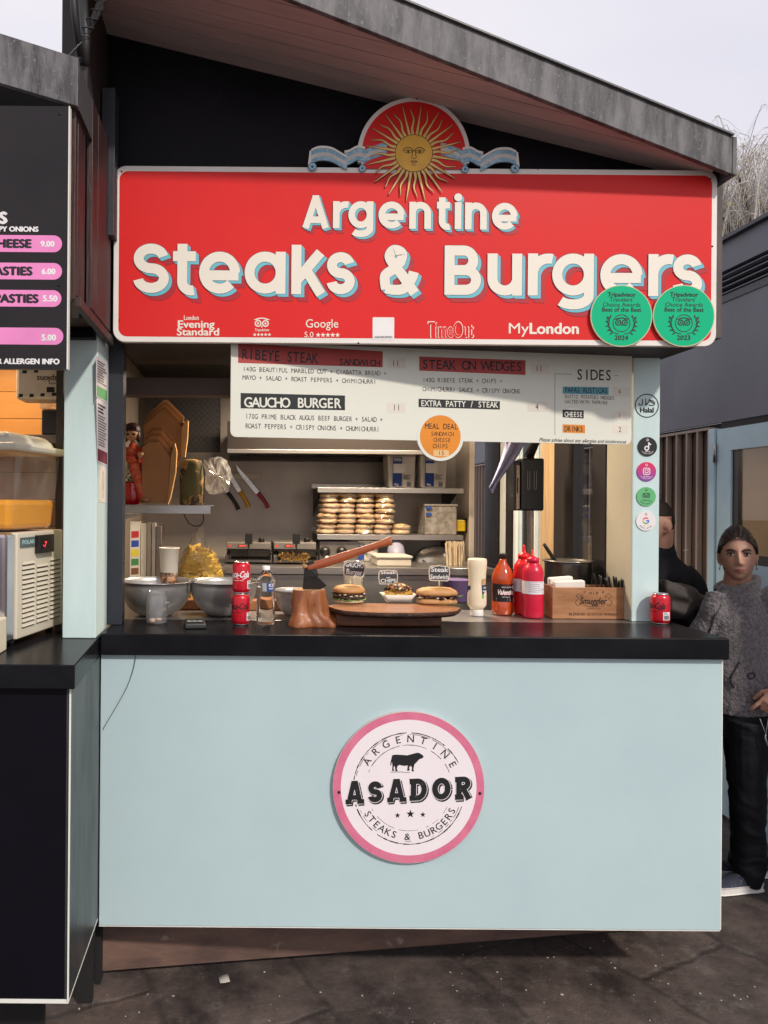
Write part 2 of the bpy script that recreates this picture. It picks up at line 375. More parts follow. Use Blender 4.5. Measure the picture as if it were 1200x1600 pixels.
# ------------------------------------------------------------------ the stall itself
pale_blue = M('pale blue painted board', (0.445, 0.565, 0.585), 0.42, col2=(0.415, 0.535, 0.56), nscale=2.2, bump=0.02, bscale=90, spec=0.4, wear=((0.40, 0.50, 0.50), 30, 0.735))
pale_post = M('pale blue painted timber', (0.56, 0.69, 0.68), 0.45, col2=(0.51, 0.64, 0.635), nscale=5, stretch=(3, 3, .6), bump=0.03, bscale=60, wear=((0.36, 0.40, 0.38), 26, 0.71))
black_lam = M('black laminate', (0.007, 0.007, 0.009), 0.24, col2=(0.011, 0.011, 0.013), nscale=7, spec=0.09, rvar=0.07, wear=((0.10, 0.10, 0.10), 55, 0.74))
black_paint = M('black painted wood', (0.006, 0.006, 0.009), 0.55, spec=.15, col2=(0.011, 0.010, 0.013), nscale=4, bump=0.12, bscale=80, wear=((0.06, 0.06, 0.075), 45, 0.74))
dark_wood = M('stained dark timber', (0.055, 0.024, 0.022), 0.5, col2=(0.02, 0.012, 0.013), nscale=7, stretch=(6, 6, .5), bump=0.25, bscale=30, wear=((0.20, 0.14, 0.11), 24, 0.70, (4, 4, .5)))
fascia_m = M('weathered grey fascia', (0.048, 0.046, 0.050), 0.6, col2=(0.155, 0.147, 0.153), nscale=13, stretch=(2.2, 2.2, .5), lo=0.38, hi=0.62, bump=0.2, bscale=120, detail=12, wear=((0.20, 0.19, 0.195), 90, 0.60, (1, 1, .6)))
soffit_m = M('aged pinkish soffit boards', (0.62, 0.50, 0.475), 0.6, col2=(0.50, 0.41, 0.40), nscale=5, stretch=(.5, 4, 1))
steel = M('brushed steel', (0.50, 0.48, 0.46), 0.34, metal=0.9, col2=(0.42, 0.40, 0.38), nscale=4, stretch=(1, 1, 8), rvar=0.1)
steel_wall = M('dull steel wall lining', (0.40, 0.36, 0.325), 0.42, metal=0.55, col2=(0.33, 0.295, 0.265), nscale=2.5, rvar=0.1, bump=0.02, bscale=12)
inside_dark = M('dark inside lining', (0.035, 0.028, 0.026), 0.6)
lamplit_face = M('cream inside face', (0.50, 0.46, 0.355), 0.5, nscale=3)
kick_m = M('brown grimy kickboard', (0.17, 0.10, 0.076), 0.5, col2=(0.085, 0.052, 0.043), nscale=4, stretch=(1, 1, 3), bump=0.15, bscale=25, wear=((0.25, 0.18, 0.14), 9, 0.62))
white_edge = M('raw white board edge', (0.75, 0.74, 0.68), 0.6)

stall = thing('food_stall', (0.55, 2.7, 0), 'pale blue and black steak and burger stall with a sloping grey roof', 'food stall')
# counter
mb = MB(); mb.box(-0.487, 1.628, 2.484, 2.80, ZC - 0.072, ZC); ct = mb.build('counter_top', black_lam, stall, bevel=0.004)
mb = MB(); mb.box(-0.44, 1.56, 2.803, 3.12, ZC - 0.04, ZC - 0.001); mb.build('worktop', steel, stall, bevel=0.003)
mb = MB(); mb.box(-0.489, 1.617, 2.505, 2.535, 0.262, ZC - 0.073); fp = mb.build('front_panel', pale_blue, stall, bevel=0.002)
mb = MB(); mb.box(1.6172, 1.6205, 2.506, 2.534, 0.263, ZC - 0.074); mb.box(-0.4885, 1.6165, 2.506, 2.534, 0.2585, 0.2615); mb.build('panel_edge', white_edge, stall)
mb = MB(); mb.box(1.585, 1.61, 2.54, 2.98, 0.262, ZC - 0.073); mb.box(-0.485, 1.58, 2.54, 2.75, 0.30, 0.33); mb.box(-0.63, 1.58, 2.7501, 4.6, 0.30, 0.33); mb.build('carcass', black_paint, stall)
# slanting kickboard, dark boards behind it
a = P(155, 1538, 2.637); b = P(1010, 1464, 2.93); d = (V((b.x - a.x, b.y - a.y, 0))).normalized(); nrm = V((-d.y, d.x, 0)) * 0.02
mb = MB(); mb.hexa([V((a.x, a.y, 0.022)), V((b.x, b.y, 0.022)), V((b.x, b.y, 0.022)) + nrm, V((a.x, a.y, 0.022)) + nrm,
                    V((a.x, a.y, 0.30)), V((b.x, b.y, 0.30)), V((b.x, b.y, 0.30)) + nrm, V((a.x, a.y, 0.30)) + nrm]); mb.build('kickboard', kick_m, stall, bevel=0.002)
plm = M('black plinth', (0.012, 0.011, 0.011), .8)
for q_ in ((b.x + .01, 1.4995, 3.02, 3.05), (1.50, 1.53, 3.02, 4.6), (-.52, -.49, 2.75, 4.6)): MB().box(*q_, 0.0, 0.299).build('plinth', plm, stall)  # boards added to keep the space under the stall dark
# posts
mb = MB(); mb.box(-0.502, -0.445, 2.66, 2.72, ZC + .0005, 2.30); mb.build('post', M('charcoal painted post', (0.022, 0.024, 0.032), .45, nscale=5, wear=((.13, .12, .12), 60, .72)), stall, bevel=0.002)
mb = MB(); mb.box(1.478, 1.581, 2.83, 3.033, ZC + .0005, 2.30); po = mb.build('post', pale_post, stall, bevel=0.003)
mb = MB(); mb.box(1.4772, 1.4779, 2.835, 3.03, ZC + 0.004, 2.295); mb.build('inner_face', lamplit_face, po)  # inner side of the post: warm lamplight put into its cream colour
# box behind the sign, gable wall
mb = MB(); mb.box(-0.46, 1.60, 2.585, 3.04, 2.265, 2.30); mb.build('sign_box_soffit', inside_dark, stall)
mb = MB(); mb.box(1.56, 1.668, 2.60, 2.96, 2.29, 2.86); mb.build('box_end', M('weathered brown end board', (0.10, 0.075, 0.065), .6, col2=(0.05, 0.04, 0.04), nscale=6, stretch=(3, 3, .6), bump=.2, wear=((.3, .27, .25), 40, .72)), stall, bevel=0.002)
# roof: eave line skewed, nearer on the high side
Rb = P(1144, 272, 2.50); Lb = P(98, -142, 2.045)
def eave(x): t = (x - Rb.x) / (Lb.x - Rb.x); return Rb.lerp(Lb, t)
SL = (Lb.z - Rb.z) / (Lb.x - Rb.x)
def roofz(x): return Rb.z + SL * (x - Rb.x)
TH = 0.127
mb = MB(); mb.prism([(-0.54, 2.30), (1.63, 2.30), (1.63, roofz(1.63) + .06), (-0.54, roofz(-0.54) + .06)], 2.62, 2.65, 'y'); mb.build('gable_wall', black_paint, stall)
xl, xr = Lb.x, Rb.x
roof = MB(); roof.hexa([V((xl, Lb.y + .02, Lb.z + .03)), V((xr, Rb.y + .02, Rb.z + .03)), V((xr, 4.75, Rb.z + .03)), V((xl, 4.75, Lb.z + .03)),
                        V((xl, Lb.y + .02, Lb.z + TH - .004)), V((xr, Rb.y + .02, Rb.z + TH - .004)), V((xr, 4.75, Rb.z + TH - .004)), V((xl, 4.75, Lb.z + TH - .004))])
roof = roof.build('roof', M('dark felt roof', (0.05, 0.05, 0.053), .8), stall)
d = (Rb - Lb); d2 = V((d.x, d.y, 0)).normalized(); nn = V((-d2.y, d2.x, 0)) * 0.018
mb = MB(); mb.hexa([Lb, Rb, Rb + nn, Lb + nn, Lb + V((0, 0, TH)), Rb + V((0, 0, TH)), Rb + nn + V((0, 0, TH)), Lb + nn + V((0, 0, TH))])
mb.hexa([Rb + V((.001, .0, 0)), Rb + V((.016, 0, -.003)), V((xr + .016, 4.7, Rb.z - .003)), V((xr + .001, 4.7, Rb.z)), Rb + V((.001, 0, TH + .002)), Rb + V((.016, 0, TH - .002)), V((xr + .016, 4.7, Rb.z + TH - .002)), V((xr + .001, 4.7, Rb.z + TH + .002))])
mb.hexa([Lb + V((-.016, 0, 0)), Lb + V((-.001, 0, 0)), V((xl - .001, 4.7, Lb.z)), V((xl - .016, 4.7, Lb.z)), Lb + V((-.016, 0, TH)), Lb + V((-.001, 0, TH)), V((xl - .001, 4.7, Lb.z + TH)), V((xl - .016, 4.7, Lb.z + TH))])
mb.build('fascia', fascia_m, roof, bevel=0.002)
# metal lip along the top of the fascia
lip = V((0, 0, TH + .001)); mb = MB(); f_ = -nn * .5
mb.hexa([Lb + lip + f_, Rb + lip + f_, Rb + lip + nn * 1.5, Lb + lip + nn * 1.5, Lb + lip + f_ + V((0, 0, .006)), Rb + lip + f_ + V((0, 0, .006)), Rb + lip + nn * 1.5 + V((0, 0, .006)), Lb + lip + nn * 1.5 + V((0, 0, .006))]); mb.build('drip_edge', M('grey roof trim', (.14, .135, .14), .5), roof)
# soffit boards running down the slope, thin grooves between
mb = MB(); y0 = 2.06; nb = 9; by = [2.05 + i * (0.57 / nb) for i in range(nb + 1)]
for i in range(nb):
    ya, yb = by[i] + 0.0015, by[i + 1] - 0.0015
    def xs_at(y): # where the eave line crosses this depth
        t = (y - Lb.y) / (Rb.y - Lb.y); return min(xr, Lb.x + (Rb.x - Lb.x) * t) - 0.02 if t > 0 else xl
    xa, xb = max(xl, min(xs_at(ya), 1.6)), max(xl + .02, min(xs_at(yb), 1.6))
    za = lambda x: roofz(x) + 0.022
    mb.hexa([V((xl, ya, za(xl))), V((xa, ya, za(xa))), V((xb, yb, za(xb))), V((xl, yb, za(xl))), V((xl, ya, za(xl) + .006)), V((xa, ya, za(xa) + .006)), V((xb, yb, za(xb) + .006)), V((xl, yb, za(xl) + .006))])
mb.build('soffit', soffit_m, roof)
# ------------------------------------------------------------------ inside of the stall
YB = 4.60; XL, XR = -0.63, 1.472
mb = MB(); mb.box(XL, 1.30, YB, YB + .03, .33, 2.6); mb.build('back_wall', steel_wall, stall)
mb = MB(); mb.box(XL - .03, XL, 2.73, YB, .33, 2.6); mb.build('side_wall', M('brown inside cladding', (.26, .21, .17), .5, nscale=5, stretch=(1, 3, .6)), stall)
mb = MB(); mb.box(XL, 1.50, 2.66, YB, 2.46, 2.50); mb.build('ceiling', inside_dark, stall)
mb = MB(); mb.box(XL, .6, 2.98, 3.06, 2.13, 2.20); mb.build('ceiling_beam', M('brown beam', (.10, .07, .06), .55), stall)
# cream return wall at the back, then the window side
xa = P(703, 800, YB - .02).x; xb = P(738, 800, YB - .02).x
mb = MB(); mb.box(1.305, 1.335, 4.33, YB + .03, .33, 2.46); mb.build('return_wall', M('cream return wall', (.52, .44, .36), .5, nscale=3), stall)
def yx(px): return F * XR / (px - VX)
mb = MB(); mb.box(1.337, 1.40, yx(755), yx(755) + .05, .33, 2.46); mb.build('post', M('pale pink painted post', (.66, .55, .48), .5), stall)
wn = MB()
def ws_box(p0, p1, z0, z1, x0=XR, x1=XR + .05, b=wn): b.box(x0, x1, yx(p1), yx(p0), z0, z1)
dkf = M('dark brown window frame', (.022, .018, .018), .45, nscale=8)
for z0_, z1_ in ((.33, 1.32), (2.10, 2.46)): MB().box(XR, XR + .04, 3.035, yx(757), z0_, z1_).build('side_wall', dkf, stall)
fr = MB(); fr.box(XR - .001, XR + .045, 3.036, yx(757) - .001, 1.3205, 1.345); win = fr.build('window', dkf, stall, bevel=0.002)
for p0, p1 in ((757, 778), (790, 799), (866, 895), (925, 945)): fr = MB(); ws_box(p0, p1, 1.3455, 2.10, b=fr); fr.build('frame_post', dkf, win, bevel=.002)
tim = MB(); ws_box(844, 865, 1.3455, 2.10, b=tim); tim.build('frame_post', M('bare pine post', (.52, .36, .20), .5, col2=(.38, .25, .13), stretch=(8, 8, .6), nscale=5), win, bevel=0.002)
for p0, p1 in ((780, 784), (787, 789), (801, 804), (833, 835)): wt = MB(); ws_box(p0, p1, 1.3455, 2.10, XR + .005, XR + .043, b=wt); wt.build('frame_trim', M('white window trim', (.78, .8, .74), .4), win)  # white reflections on the glass set in as pale strips
gl = thin_glass('window glass', (.9, .93, .93), 1.0)
for p0, p1 in ((784, 787), (804, 833), (835, 844), (895, 925)):
    g = MB(); ws_box(p0, p1, 1.3455, 2.10, XR + .022, XR + .026, b=g); g.build('pane', gl, win)
# back worktop and shelves
ZB = 1.365
mb = MB(); mb.box(-.30, 1.30, 3.86, YB - .002, ZB - .04, ZB); mb.box(-.30, 1.30, 3.87, 3.90, .4, ZB - .041); mb.build('back_worktop', steel, stall, bevel=0.003)
def shelf(x0, x1, z, name='shelf'):
    m_ = MB(); m_.box(x0, x1, 4.20, YB - .002, z - .003, z); m_.box(x0, x1, 4.196, 4.2, z - .028, z); m_.box(x0, x1, YB - .012, YB - .003, z + .001, z + .03)
    s_ = m_.build(name, steel, stall, bevel=.001)
    for xx in (x0 + .01, x1 - .02):
        m_ = MB(); m_.prism([(4.22, z - .004), (YB - .004, z - .004), (YB - .004, z - .17)], xx, xx + .004, 'x'); m_.build('bracket', M('dark bracket', (.05, .045, .045), .5, metal=.6), s_)
sx0, sx1 = P(496, 800, 4.2).x, P(724, 800, 4.2).x
shelf(sx0, sx1, 1.788); shelf(sx0, sx1, 1.522)
# wall shelf by the window opening
Ysh = 3.30
q0, q1 = P(190, 790, Ysh), P(329, 790, Ysh); ZS = q1.z
mb = MB(); mb.box(XL + .001, q1.x, Ysh, Ysh + .36, ZS - .004, ZS); mb.box(XL + .001, q1.x, Ysh - .003, Ysh, ZS - .037, ZS); sh = mb.build('shelf', steel, stall, bevel=.001)
mb = MB(); mb.prism([(XL + .002, ZS - .041), (XL + .16, ZS - .041), (XL + .002, ZS - .09)], Ysh + .02, Ysh + .024, 'y'); mb.build('bracket', steel, sh)
# extractor hood
h0, h1 = P(355, 700, 4.05).x, P(700, 700, 4.05).x
mb = MB(); z0 = 1.985
mb.box(h0, h1, 4.05, 4.06, z0, z0 + .16); mb.box(h0, h1, 4.062, YB - .004, z0 + .10, z0 + .14); mb.box(h0, h1, 4.0495, 4.075, z0 - .012, z0 - .0005); mb.box(h0, h1, 4.5, YB - .004, z0 - .03, z0 - .001)
hood = mb.build('extractor_hood', M('dark brown steel hood', (.050, .040, .035), .4, metal=.3), stall, bevel=.002)
MB().box(h0, h1, 4.035, 4.0485, z0 - .016, z0 + .006).build('hood_rail', steel, hood, bevel=.002)
mb = MB()
for i in range(22):
    x = h0 + .05 + i * (h1 - h0 - .1) / 21; mb.box(x - .012, x + .012, 4.09, 4.11, z0 + .01, z0 + .095)
mb.build('hood_filter', M('dark filter', (.03, .028, .028), .5, metal=.5), hood)
# dark panel with a scale pattern, upper rear corner
pm = M('black patterned panel', (.014, .013, .014), .5)
p0, p1 = P(240, 706, 4.2), P(345, 590, 4.2)
mb = MB(); mb.box(p0.x, p1.x, 4.2, 4.22, p0.z, p1.z); pan = mb.build('patterned_panel', pm, stall)
S = Surf((p0.x, 4.199, p0.z), (1, 0, 0), (0, 0, 1)); mb = MB(); w_ = p1.x - p0.x; hh = p1.z - p0.z; cw = .034
for j in range(int(hh / (cw * .5)) - 1):
    for i in range(int(w_ / cw)):
        cx = (i + .5 + (j % 2) * .5) * cw
        if cx > w_ - cw / 2: continue
        for q, rr_ in enumerate((.015, .010, .005)): S.ring(mb, (cx, j * cw * .5 + .004), rr_, rr_ + .0011, 1 + q, 0, 0, 180, 10)
mb.build('pattern', M('grey pattern line', (.10, .09, .09), .5), pan)
# interior lamps hanging under the ceiling, out of sight from the street
lampm = M('warm lamp diffuser', (1.0, .80, .56), .5, emit=1.0)
for (lx, ly, ln, en) in ((0.55, 3.55, .9, 46), ):
    lt = thing('ceiling_light', (lx, ly, 2.43), 'warm strip light fixed under the ceiling inside the stall', 'ceiling light')
    mb = MB(); mb.box(lx - ln / 2, lx + ln / 2, ly - .05, ly + .05, 2.435, 2.459); mb.build('housing', M('white lamp housing', (.7, .7, .7), .5), lt, bevel=.003)
    mb = MB(); mb.box(lx - ln / 2 + .02, lx + ln / 2 - .02, ly - .04, ly + .04, 2.42, 2.434); mb.build('diffuser', lampm, lt, bevel=.004)
    al = bpy.data.lights.new('strip lamp', 'AREA'); al.shape = 'RECTANGLE'; al.size = ln; al.size_y = .1; al.energy = en; al.color = (1.0, .81, .60)
    ao = bpy.data.objects.new('strip_lamp', al); ao.location = (0, 0, -.02); ao.parent = lt; C.objects.link(ao)
# ------------------------------------------------------------------ big red sign
cream = M('cream sign paint', (0.80, 0.74, 0.64), 0.38, col2=(0.77, 0.71, 0.61), nscale=5)
red_sign = M('red sign face', (0.70, 0.024, 0.022), 0.36, col2=(0.64, 0.020, 0.020), nscale=2, bump=.01, bscale=10, spec=.25)
white_edge2 = M('off white sign border', (0.78, 0.73, 0.68), 0.45, col2=(.72, .67, .62), nscale=8, wear=((.42, .36, .31), 40, .73))
teal = M('sky blue lettering side', (0.16, 0.50, 0.60), 0.42, rvar=.05)
dkred = M('deep red lettering shadow', (0.43, 0.016, 0.026), 0.42, rvar=.05)
ink = M('black print', (0.012, 0.012, 0.014), 0.5, rvar=.05)
tealdark = M('dark teal outline', (0.05, 0.12, 0.15), 0.5, rvar=.05)
YS = 2.560
sign = thing('shop_sign', P(650, 541, YS), 'big red signboard lettered Argentine Steaks and Burgers under the sloping roof', 'sign')
S = Surf((0, YS, H), (1, 0, 0), (0, 0, 1), step=.00035)
def pxr(x0, y0, x1, y1):
    a = S.px(x0, y1); b = S.px(x1, y0); return a[0], a[1], b[0], b[1]
c4 = [S.px(*q) for q in ((177, 257), (1122, 268), (178, 534), (1118, 541))]
X0, X1 = (c4[0][0] + c4[2][0]) / 2, (c4[1][0] + c4[3][0]) / 2; Z0, Z1 = (c4[2][1] + c4[3][1]) / 2, (c4[0][1] + c4[1][1]) / 2
def W3(pts): return [(x, H + z) for x, z in pts]
mb = MB(); mb.prism(W3(rrect(X0, Z0, X1, Z1, .042)), YS, YS + .022, 'y'); mb.build('border', white_edge2, sign, bevel=.0015)
mb = MB(); bw = .0185; S.poly(mb, rrect(X0 + bw, Z0 + bw, X1 - bw, Z1 - bw, .030), 1); mb.build('face', red_sign, sign)
PXM = 1.0 / (F / YS)      # one photograph pixel in metres on the sign
# -- rounded geometric letters, drawn with a flat brush of one width
def strokes(ch, W, xh, cap, w):
    h = w / 2; dots = []
    def E_(cx, cy, rx, ry, a0, a1, n=26): return arcpts(cx, cy, rx, ry, a0, a1, n)
    r = W / 2 - h
    if ch == 'a': L_ = [E_(W / 2, xh / 2, r, xh / 2 - h, 0, 360, 40), [(W - h, 0), (W - h, xh)]]
    elif ch == 'g': L_ = [E_(W / 2, xh / 2, r, xh / 2 - h, 0, 360, 40), [(W - h, xh), (W - h, xh * .2), (W - h, 0)] + E_(W / 2, 0, r, .33 * xh - h, 0, -142)]
    elif ch == 'e': L_ = [E_(W / 2, xh / 2, r, xh / 2 - h, 0, 316, 40), [(h, xh * .5 - h * .55), (W - h * .35, xh * .5 - h * .55)]]
    elif ch in 'sS':
        t = xh if ch == 's' else cap; ry = (t - w) / 4
        L_ = [E_(W / 2, h + 3 * ry, r * .96, ry, 12, 90, 12) + E_(W / 2, h + 3 * ry, r * .96, ry, 97, 200, 14) + E_(W / 2, h + 3 * ry, r * .96, ry, 208, 262, 10) + E_(W / 2, h + ry, r, ry, 82, 28, 10) + E_(W / 2, h + ry, r, ry, 20, -90, 14) + E_(W / 2, h + ry, r, ry, -97, -172, 12)]
    elif ch == 't': sx = W * .40; L_ = [[(sx, cap), (sx, xh * .3)] + E_(sx + xh * .22, xh * .22 + h * .55, xh * .22, xh * .22, 180, 285, 12), [(0, xh - h), (W * .96, xh - h)]]
    elif ch == 'k': L_ = [[(h, 0), (h, cap)], [(h * 1.2, xh * .34), (W - h * 1.25, xh * 1.0)], [(W * .40, xh * .60), (W - h * 1.1, 0)]]
    elif ch == 'n': L_ = [[(h, 0), (h, xh)], E_(W / 2, xh - h - r, r, r, 180, 0) + [(W - h, 0)]]
    elif ch == 'u': L_ = [[(h, xh), (h, h + r)] + E_(W / 2, h + r, r, r, 180, 360), [(W - h, 0), (W - h, xh)]]
    elif ch == 'r': L_ = [[(h, 0), (h, xh)], E_(h + W * .72, xh - h - W * .72, W * .72, W * .72, 180, 76)]
    elif ch == 'i': L_ = [[(h, 0), (h, xh)]]; dots = [(h, cap + h * .1, h * 1.2)]
    elif ch == 'A': L_ = [[(h * 1.0, 0), (W / 2, cap - h * .1)], [(W - h * 1.0, 0), (W / 2, cap - h * .1)], [(W * .26, cap * .27), (W * .74, cap * .27)], [(W / 2 - h * 1.02, cap - h * .55), (W / 2 + h * 1.02, cap - h * .55)]]
    elif ch == 'B':
        b1 = (cap - w) / 4; m = h + 2 * b1
        L_ = [[(h, 0), (h, cap)], [(h, cap - h), (W * .52, cap - h)] + E_(W * .52, m + b1, W * .40 - h, b1, 90, -90)[1:] + [(h, m)], [(h, m + .0001), (W * .58, m + .0001)] + E_(W * .58, h + b1, W * .42 - h, b1, 90, -90)[1:] + [(h, h)]]
    elif ch == '&':
        sp_ = lambda q_: [(p.x, p.y) for p in spline(q_, 6)]
        L_ = [sp_([(W - h * .7, h * .35), (W * .62, cap * .36), (W * .36, cap * .62), (W * .29, cap * .72)]), sp_([(W * .36, cap * .61), (W * .25, cap * .77), (W * .33, cap - h * 1.02), (W * .47, cap - h), (W * .58, cap * .82), (W * .53, cap * .66)]),
              sp_([(W * .56, cap * .69), (W * .36, cap * .53), (W * .15, cap * .40), (h * 1.05, cap * .25), (W * .17, h * 1.15)]), sp_([(W * .145, h * 1.32), (W * .38, h), (W * .62, cap * .13), (W * .82, cap * .32), (W - h * .9, cap * .47)])]
    return L_, dots
def sign_word(glyphs, xh, cap, w, name):
    """glyphs: (character, x0, x1, baseline row) in photograph pixels; flat layers: shadow, blue sides, outline, cream face"""
    mbs = [MB(), MB(), MB(), MB()]
    for gi, (ch, x0, x1, yb) in enumerate(glyphs):
        p = S.px(x0, yb); q = S.px(x1, yb); W = q[0] - p[0]; L_, dots = strokes(ch, W, xh, cap, w)
        def lay(mb, off, base, ww):
            for j, pl in enumerate(L_): S.ribbon(mb, [(x + p[0] + off[0], y + p[1] + off[1]) for x, y in pl], ww, base + j * .11 + (gi % 2) * .05)
            for x, y, rr_ in dots: S.disc(mb, (x + p[0] + off[0], y + p[1] + off[1]), rr_ + (ww - w) / 2, base + .35, 0, 20)
        dx = w * .30
        for s_ in range(5): lay(mbs[0], (dx * (1.2 + .3 * s_), -dx * (1.2 + .3 * s_)), 2 + s_ * .5, w)
        for s_ in range(5): lay(mbs[1], (dx * (.2 + .2 * s_), -dx * (.2 + .2 * s_)), 6 + s_ * .5, w)
        lay(mbs[2], (0, 0), 9.2, w * 1.085); lay(mbs[3], (0, 0), 10.2, w)
    o = mbs[3].build(name, cream, sign)
    mbs[0].build('lettering_shadow', dkred, o); mbs[1].build('lettering_side', teal, o); mbs[2].build('lettering_outline', tealdark, o)
sign_word([('A', 472, 514, 357), ('r', 520, 541, 357), ('g', 544, 583, 357), ('e', 591, 632, 357.5), ('n', 639, 673, 358), ('t', 682, 703, 358), ('i', 710, 719, 358.5), ('n', 726, 760, 359), ('e', 768, 808, 359.5)], 42 * PXM, 49 * PXM, 10.4 * PXM, 'lettering')
sign_word([('S', 208, 264, 458), ('t', 270, 307, 458.5), ('e', 311, 375, 459), ('a', 382, 446, 459), ('k', 455, 510, 460), ('s', 510, 554, 460)], 65.5 * PXM, 77 * PXM, 15.6 * PXM, 'lettering')
sign_word([('&', 593, 653, 461)], 65.5 * PXM, 77 * PXM, 15.6 * PXM, 'lettering')
sign_word([('B', 694, 751, 461), ('u', 761, 815, 462), ('r', 824, 858, 462), ('g', 862, 927, 462), ('e', 937, 1003, 463), ('r', 1012, 1046, 463), ('s', 1050, 1096, 463.5)], 65.5 * PXM, 77 * PXM, 15.6 * PXM, 'lettering')
# -- press and review marks along the bottom
mb = MB()
S.ptext(mb, 'London', 287, 311, 500, 7, 3, bold=.03); S.ptext(mb, 'Evening', 277, 335, 512, 11, 3, bold=.045); S.ptext(mb, 'Standard', 276, 343, 524, 11, 3, bold=.045)
mb.build('newspaper_name', cream, sign)
def star(s, mb, cx, cy, r, lay): s.poly(mb, [(cx + (r if i % 2 == 0 else r * .42) * math.cos(rad(90 + 36 * i)), cy + (r if i % 2 == 0 else r * .42) * math.sin(rad(90 + 36 * i))) for i in range(10)], lay)
def owl(s, mb, c, r, lay, fg=0, bg_=None):
    """owl face: two ringed eyes under a brow, a small beak"""
    for sg in (-1, 1):
        e = (c[0] + sg * r * .5, c[1]); s.ring(mb, e, r * .30, r * .47, lay + .1 * (sg + 1), fg, n=24); s.disc(mb, e, r * .15, lay, fg, 14)
    s.ribbon(mb, [(c[0] + r * x, c[1] + r * y) for x, y in ((-1.08, .50), (-.7, .56), (-.35, .68), (0, .72), (.35, .68), (.7, .56), (1.08, .50))], [r * .05, r * .2, r * .17, r * .15, r * .17, r * .2, r * .05], lay + .5, fg)
    s.poly(mb, [(c[0] - r * .16, c[1] - r * .32), (c[0], c[1] - r * .58), (c[0] + r * .16, c[1] - r * .32)], lay, fg)
mb = MB(); o_ = S.px(409, 505.5); owl(S, mb, o_, 11.5 * PXM, 3)
S.ptext(mb, 'Tripadvisor', 398, 421, 517.5, 4, 3, bold=.03)
for i in range(5): c = S.px(398 + i * 5.7, 523); star(S, mb, c[0], c[1], 3.0 * PXM, 3)
mb.build('review_mark', cream, sign)
mb = MB(); S.ptext(mb, 'Google', 477, 529, 512, 13, 3, bold=.01); S.ptext(mb, '5.0', 475, 490, 527, 8.5, 3)
for i in range(5): c = S.px(497 + i * 7.6, 523.5); star(S, mb, c[0], c[1], 4.1 * PXM, 3)
mb.build('review_mark', cream, sign)
mb = MB(); x0, z0, x1, z1 = pxr(582, 496, 616, 531); S.poly(mb, rrect(x0, z0, x1, z1, .003), 3); st = mb.build('white_square', M('white sticker', (.8, .77, .76), .5), sign)
mb = MB(); S.ptext(mb, 'ASADORCAMDEN', 585, 613, 528.5, 3.2, 4, bold=.03); mb.build('lettering', ink, st)
mb = MB(); S.ptext(mb, 'TimeOut', 668, 740, 527, 24, 3, bold=.055); mb.build('magazine_name', cream, sign)
mb = MB(); S.ptext(mb, 'TimeOut', 669, 739, 526.6, 22.8, 4, bold=.022); mb.build('magazine_name_fill', red_sign, sign)
mb = MB(); S.ptext(mb, 'My', 793, 826, 521, 16, 3, bold=.006); S.ptext(mb, 'London', 826, 905, 521.5, 16.5, 3, bold=.05); mb.build('news_site_name', cream, sign)
mb = MB()
for x, y in ((190, 268), (187, 500), (650, 157), (1110, 280), (1113, 385), (560, 536), (840, 264)):
    c = S.px(x, y); mb.lathe([(.003, -.003), (.003, 0), (.0015, .0015)], (0, 0, 0), 8) if False else mb.ball((c[0], YS - .012 if y == 157 else YS, H + c[1]), (.0035, .0025, .0035), 8)
mb.build('screw', M('dark screw head', (.05, .04, .035), .5, metal=.6), sign)
# -- sun emblem and silk ribbon
SE = Surf((0, YS - .0050, H), (1, 0, 0), (0, 0, 1), step=.0003)
em = S.px(646, 241); g_ = PXM
def cap_seg(r_, zc): a_ = math.degrees(math.asin(zc / r_)); return [(em[0] + x * g_, em[1] + y * g_) for x, y in arcpts(0, 0, r_, r_, a_, 180 - a_, 60)]
mb = MB(); mb.prism(W3(cap_seg(87.5, -14)), YS - .0045, YS + .012, 'y'); emb = mb.build('emblem_disc', white_edge2, sign)
mb = MB(); SE.poly(mb, cap_seg(81, -24), 1); mb.build('emblem_face', red_sign, emb)
gold = M('gold paint', (.80, .44, .055), .4, col2=(.70, .36, .04), nscale=20); goldl = M('pale gold ray', (.86, .54, .16), .45); brown = M('brown line', (.09, .03, .012), .5)
rA, rB = MB(), MB()
for i in range(32):
    a = 2 * math.pi * (i + .25) / 32; rl = (75 if i % 2 else 69) * g_; pts, ws = [], []
    for j in range(15):
        t = j / 14; rr_ = 27 * g_ + (rl - 27 * g_) * t; off = 0 if i % 2 else 2.6 * g_ * math.sin(t * 2 * math.pi * 1.25) * (t ** .5)
        pts.append((em[0] + rr_ * math.cos(a) - off * math.sin(a), em[1] + rr_ * math.sin(a) + off * math.cos(a))); ws.append((4.0 * (1 - t) + .5) * g_)
    SE.ribbon(rA, pts, [x + 1.3 * g_ for x in ws], 5 + (i % 2) * .3); SE.ribbon(rB, pts, ws, 6 + (i % 2) * .3)
rA.build('ray_outline', brown, emb); rB.build('sun_ray', goldl, emb)
mb = MB(); SE.disc(mb, em, 29.6 * g_, 7.5, 0, 48); mb.build('sun_outline', brown, emb)
mb = MB(); SE.disc(mb, em, 28.6 * g_, 8, 0, 48); sf = mb.build('sun_face', gold, emb)
mb = MB()
def L2(pts, w=1.0): SE.ribbon(mb, [(em[0] + x * g_, em[1] - y * g_) for x, y in pts], w * g_, 9)
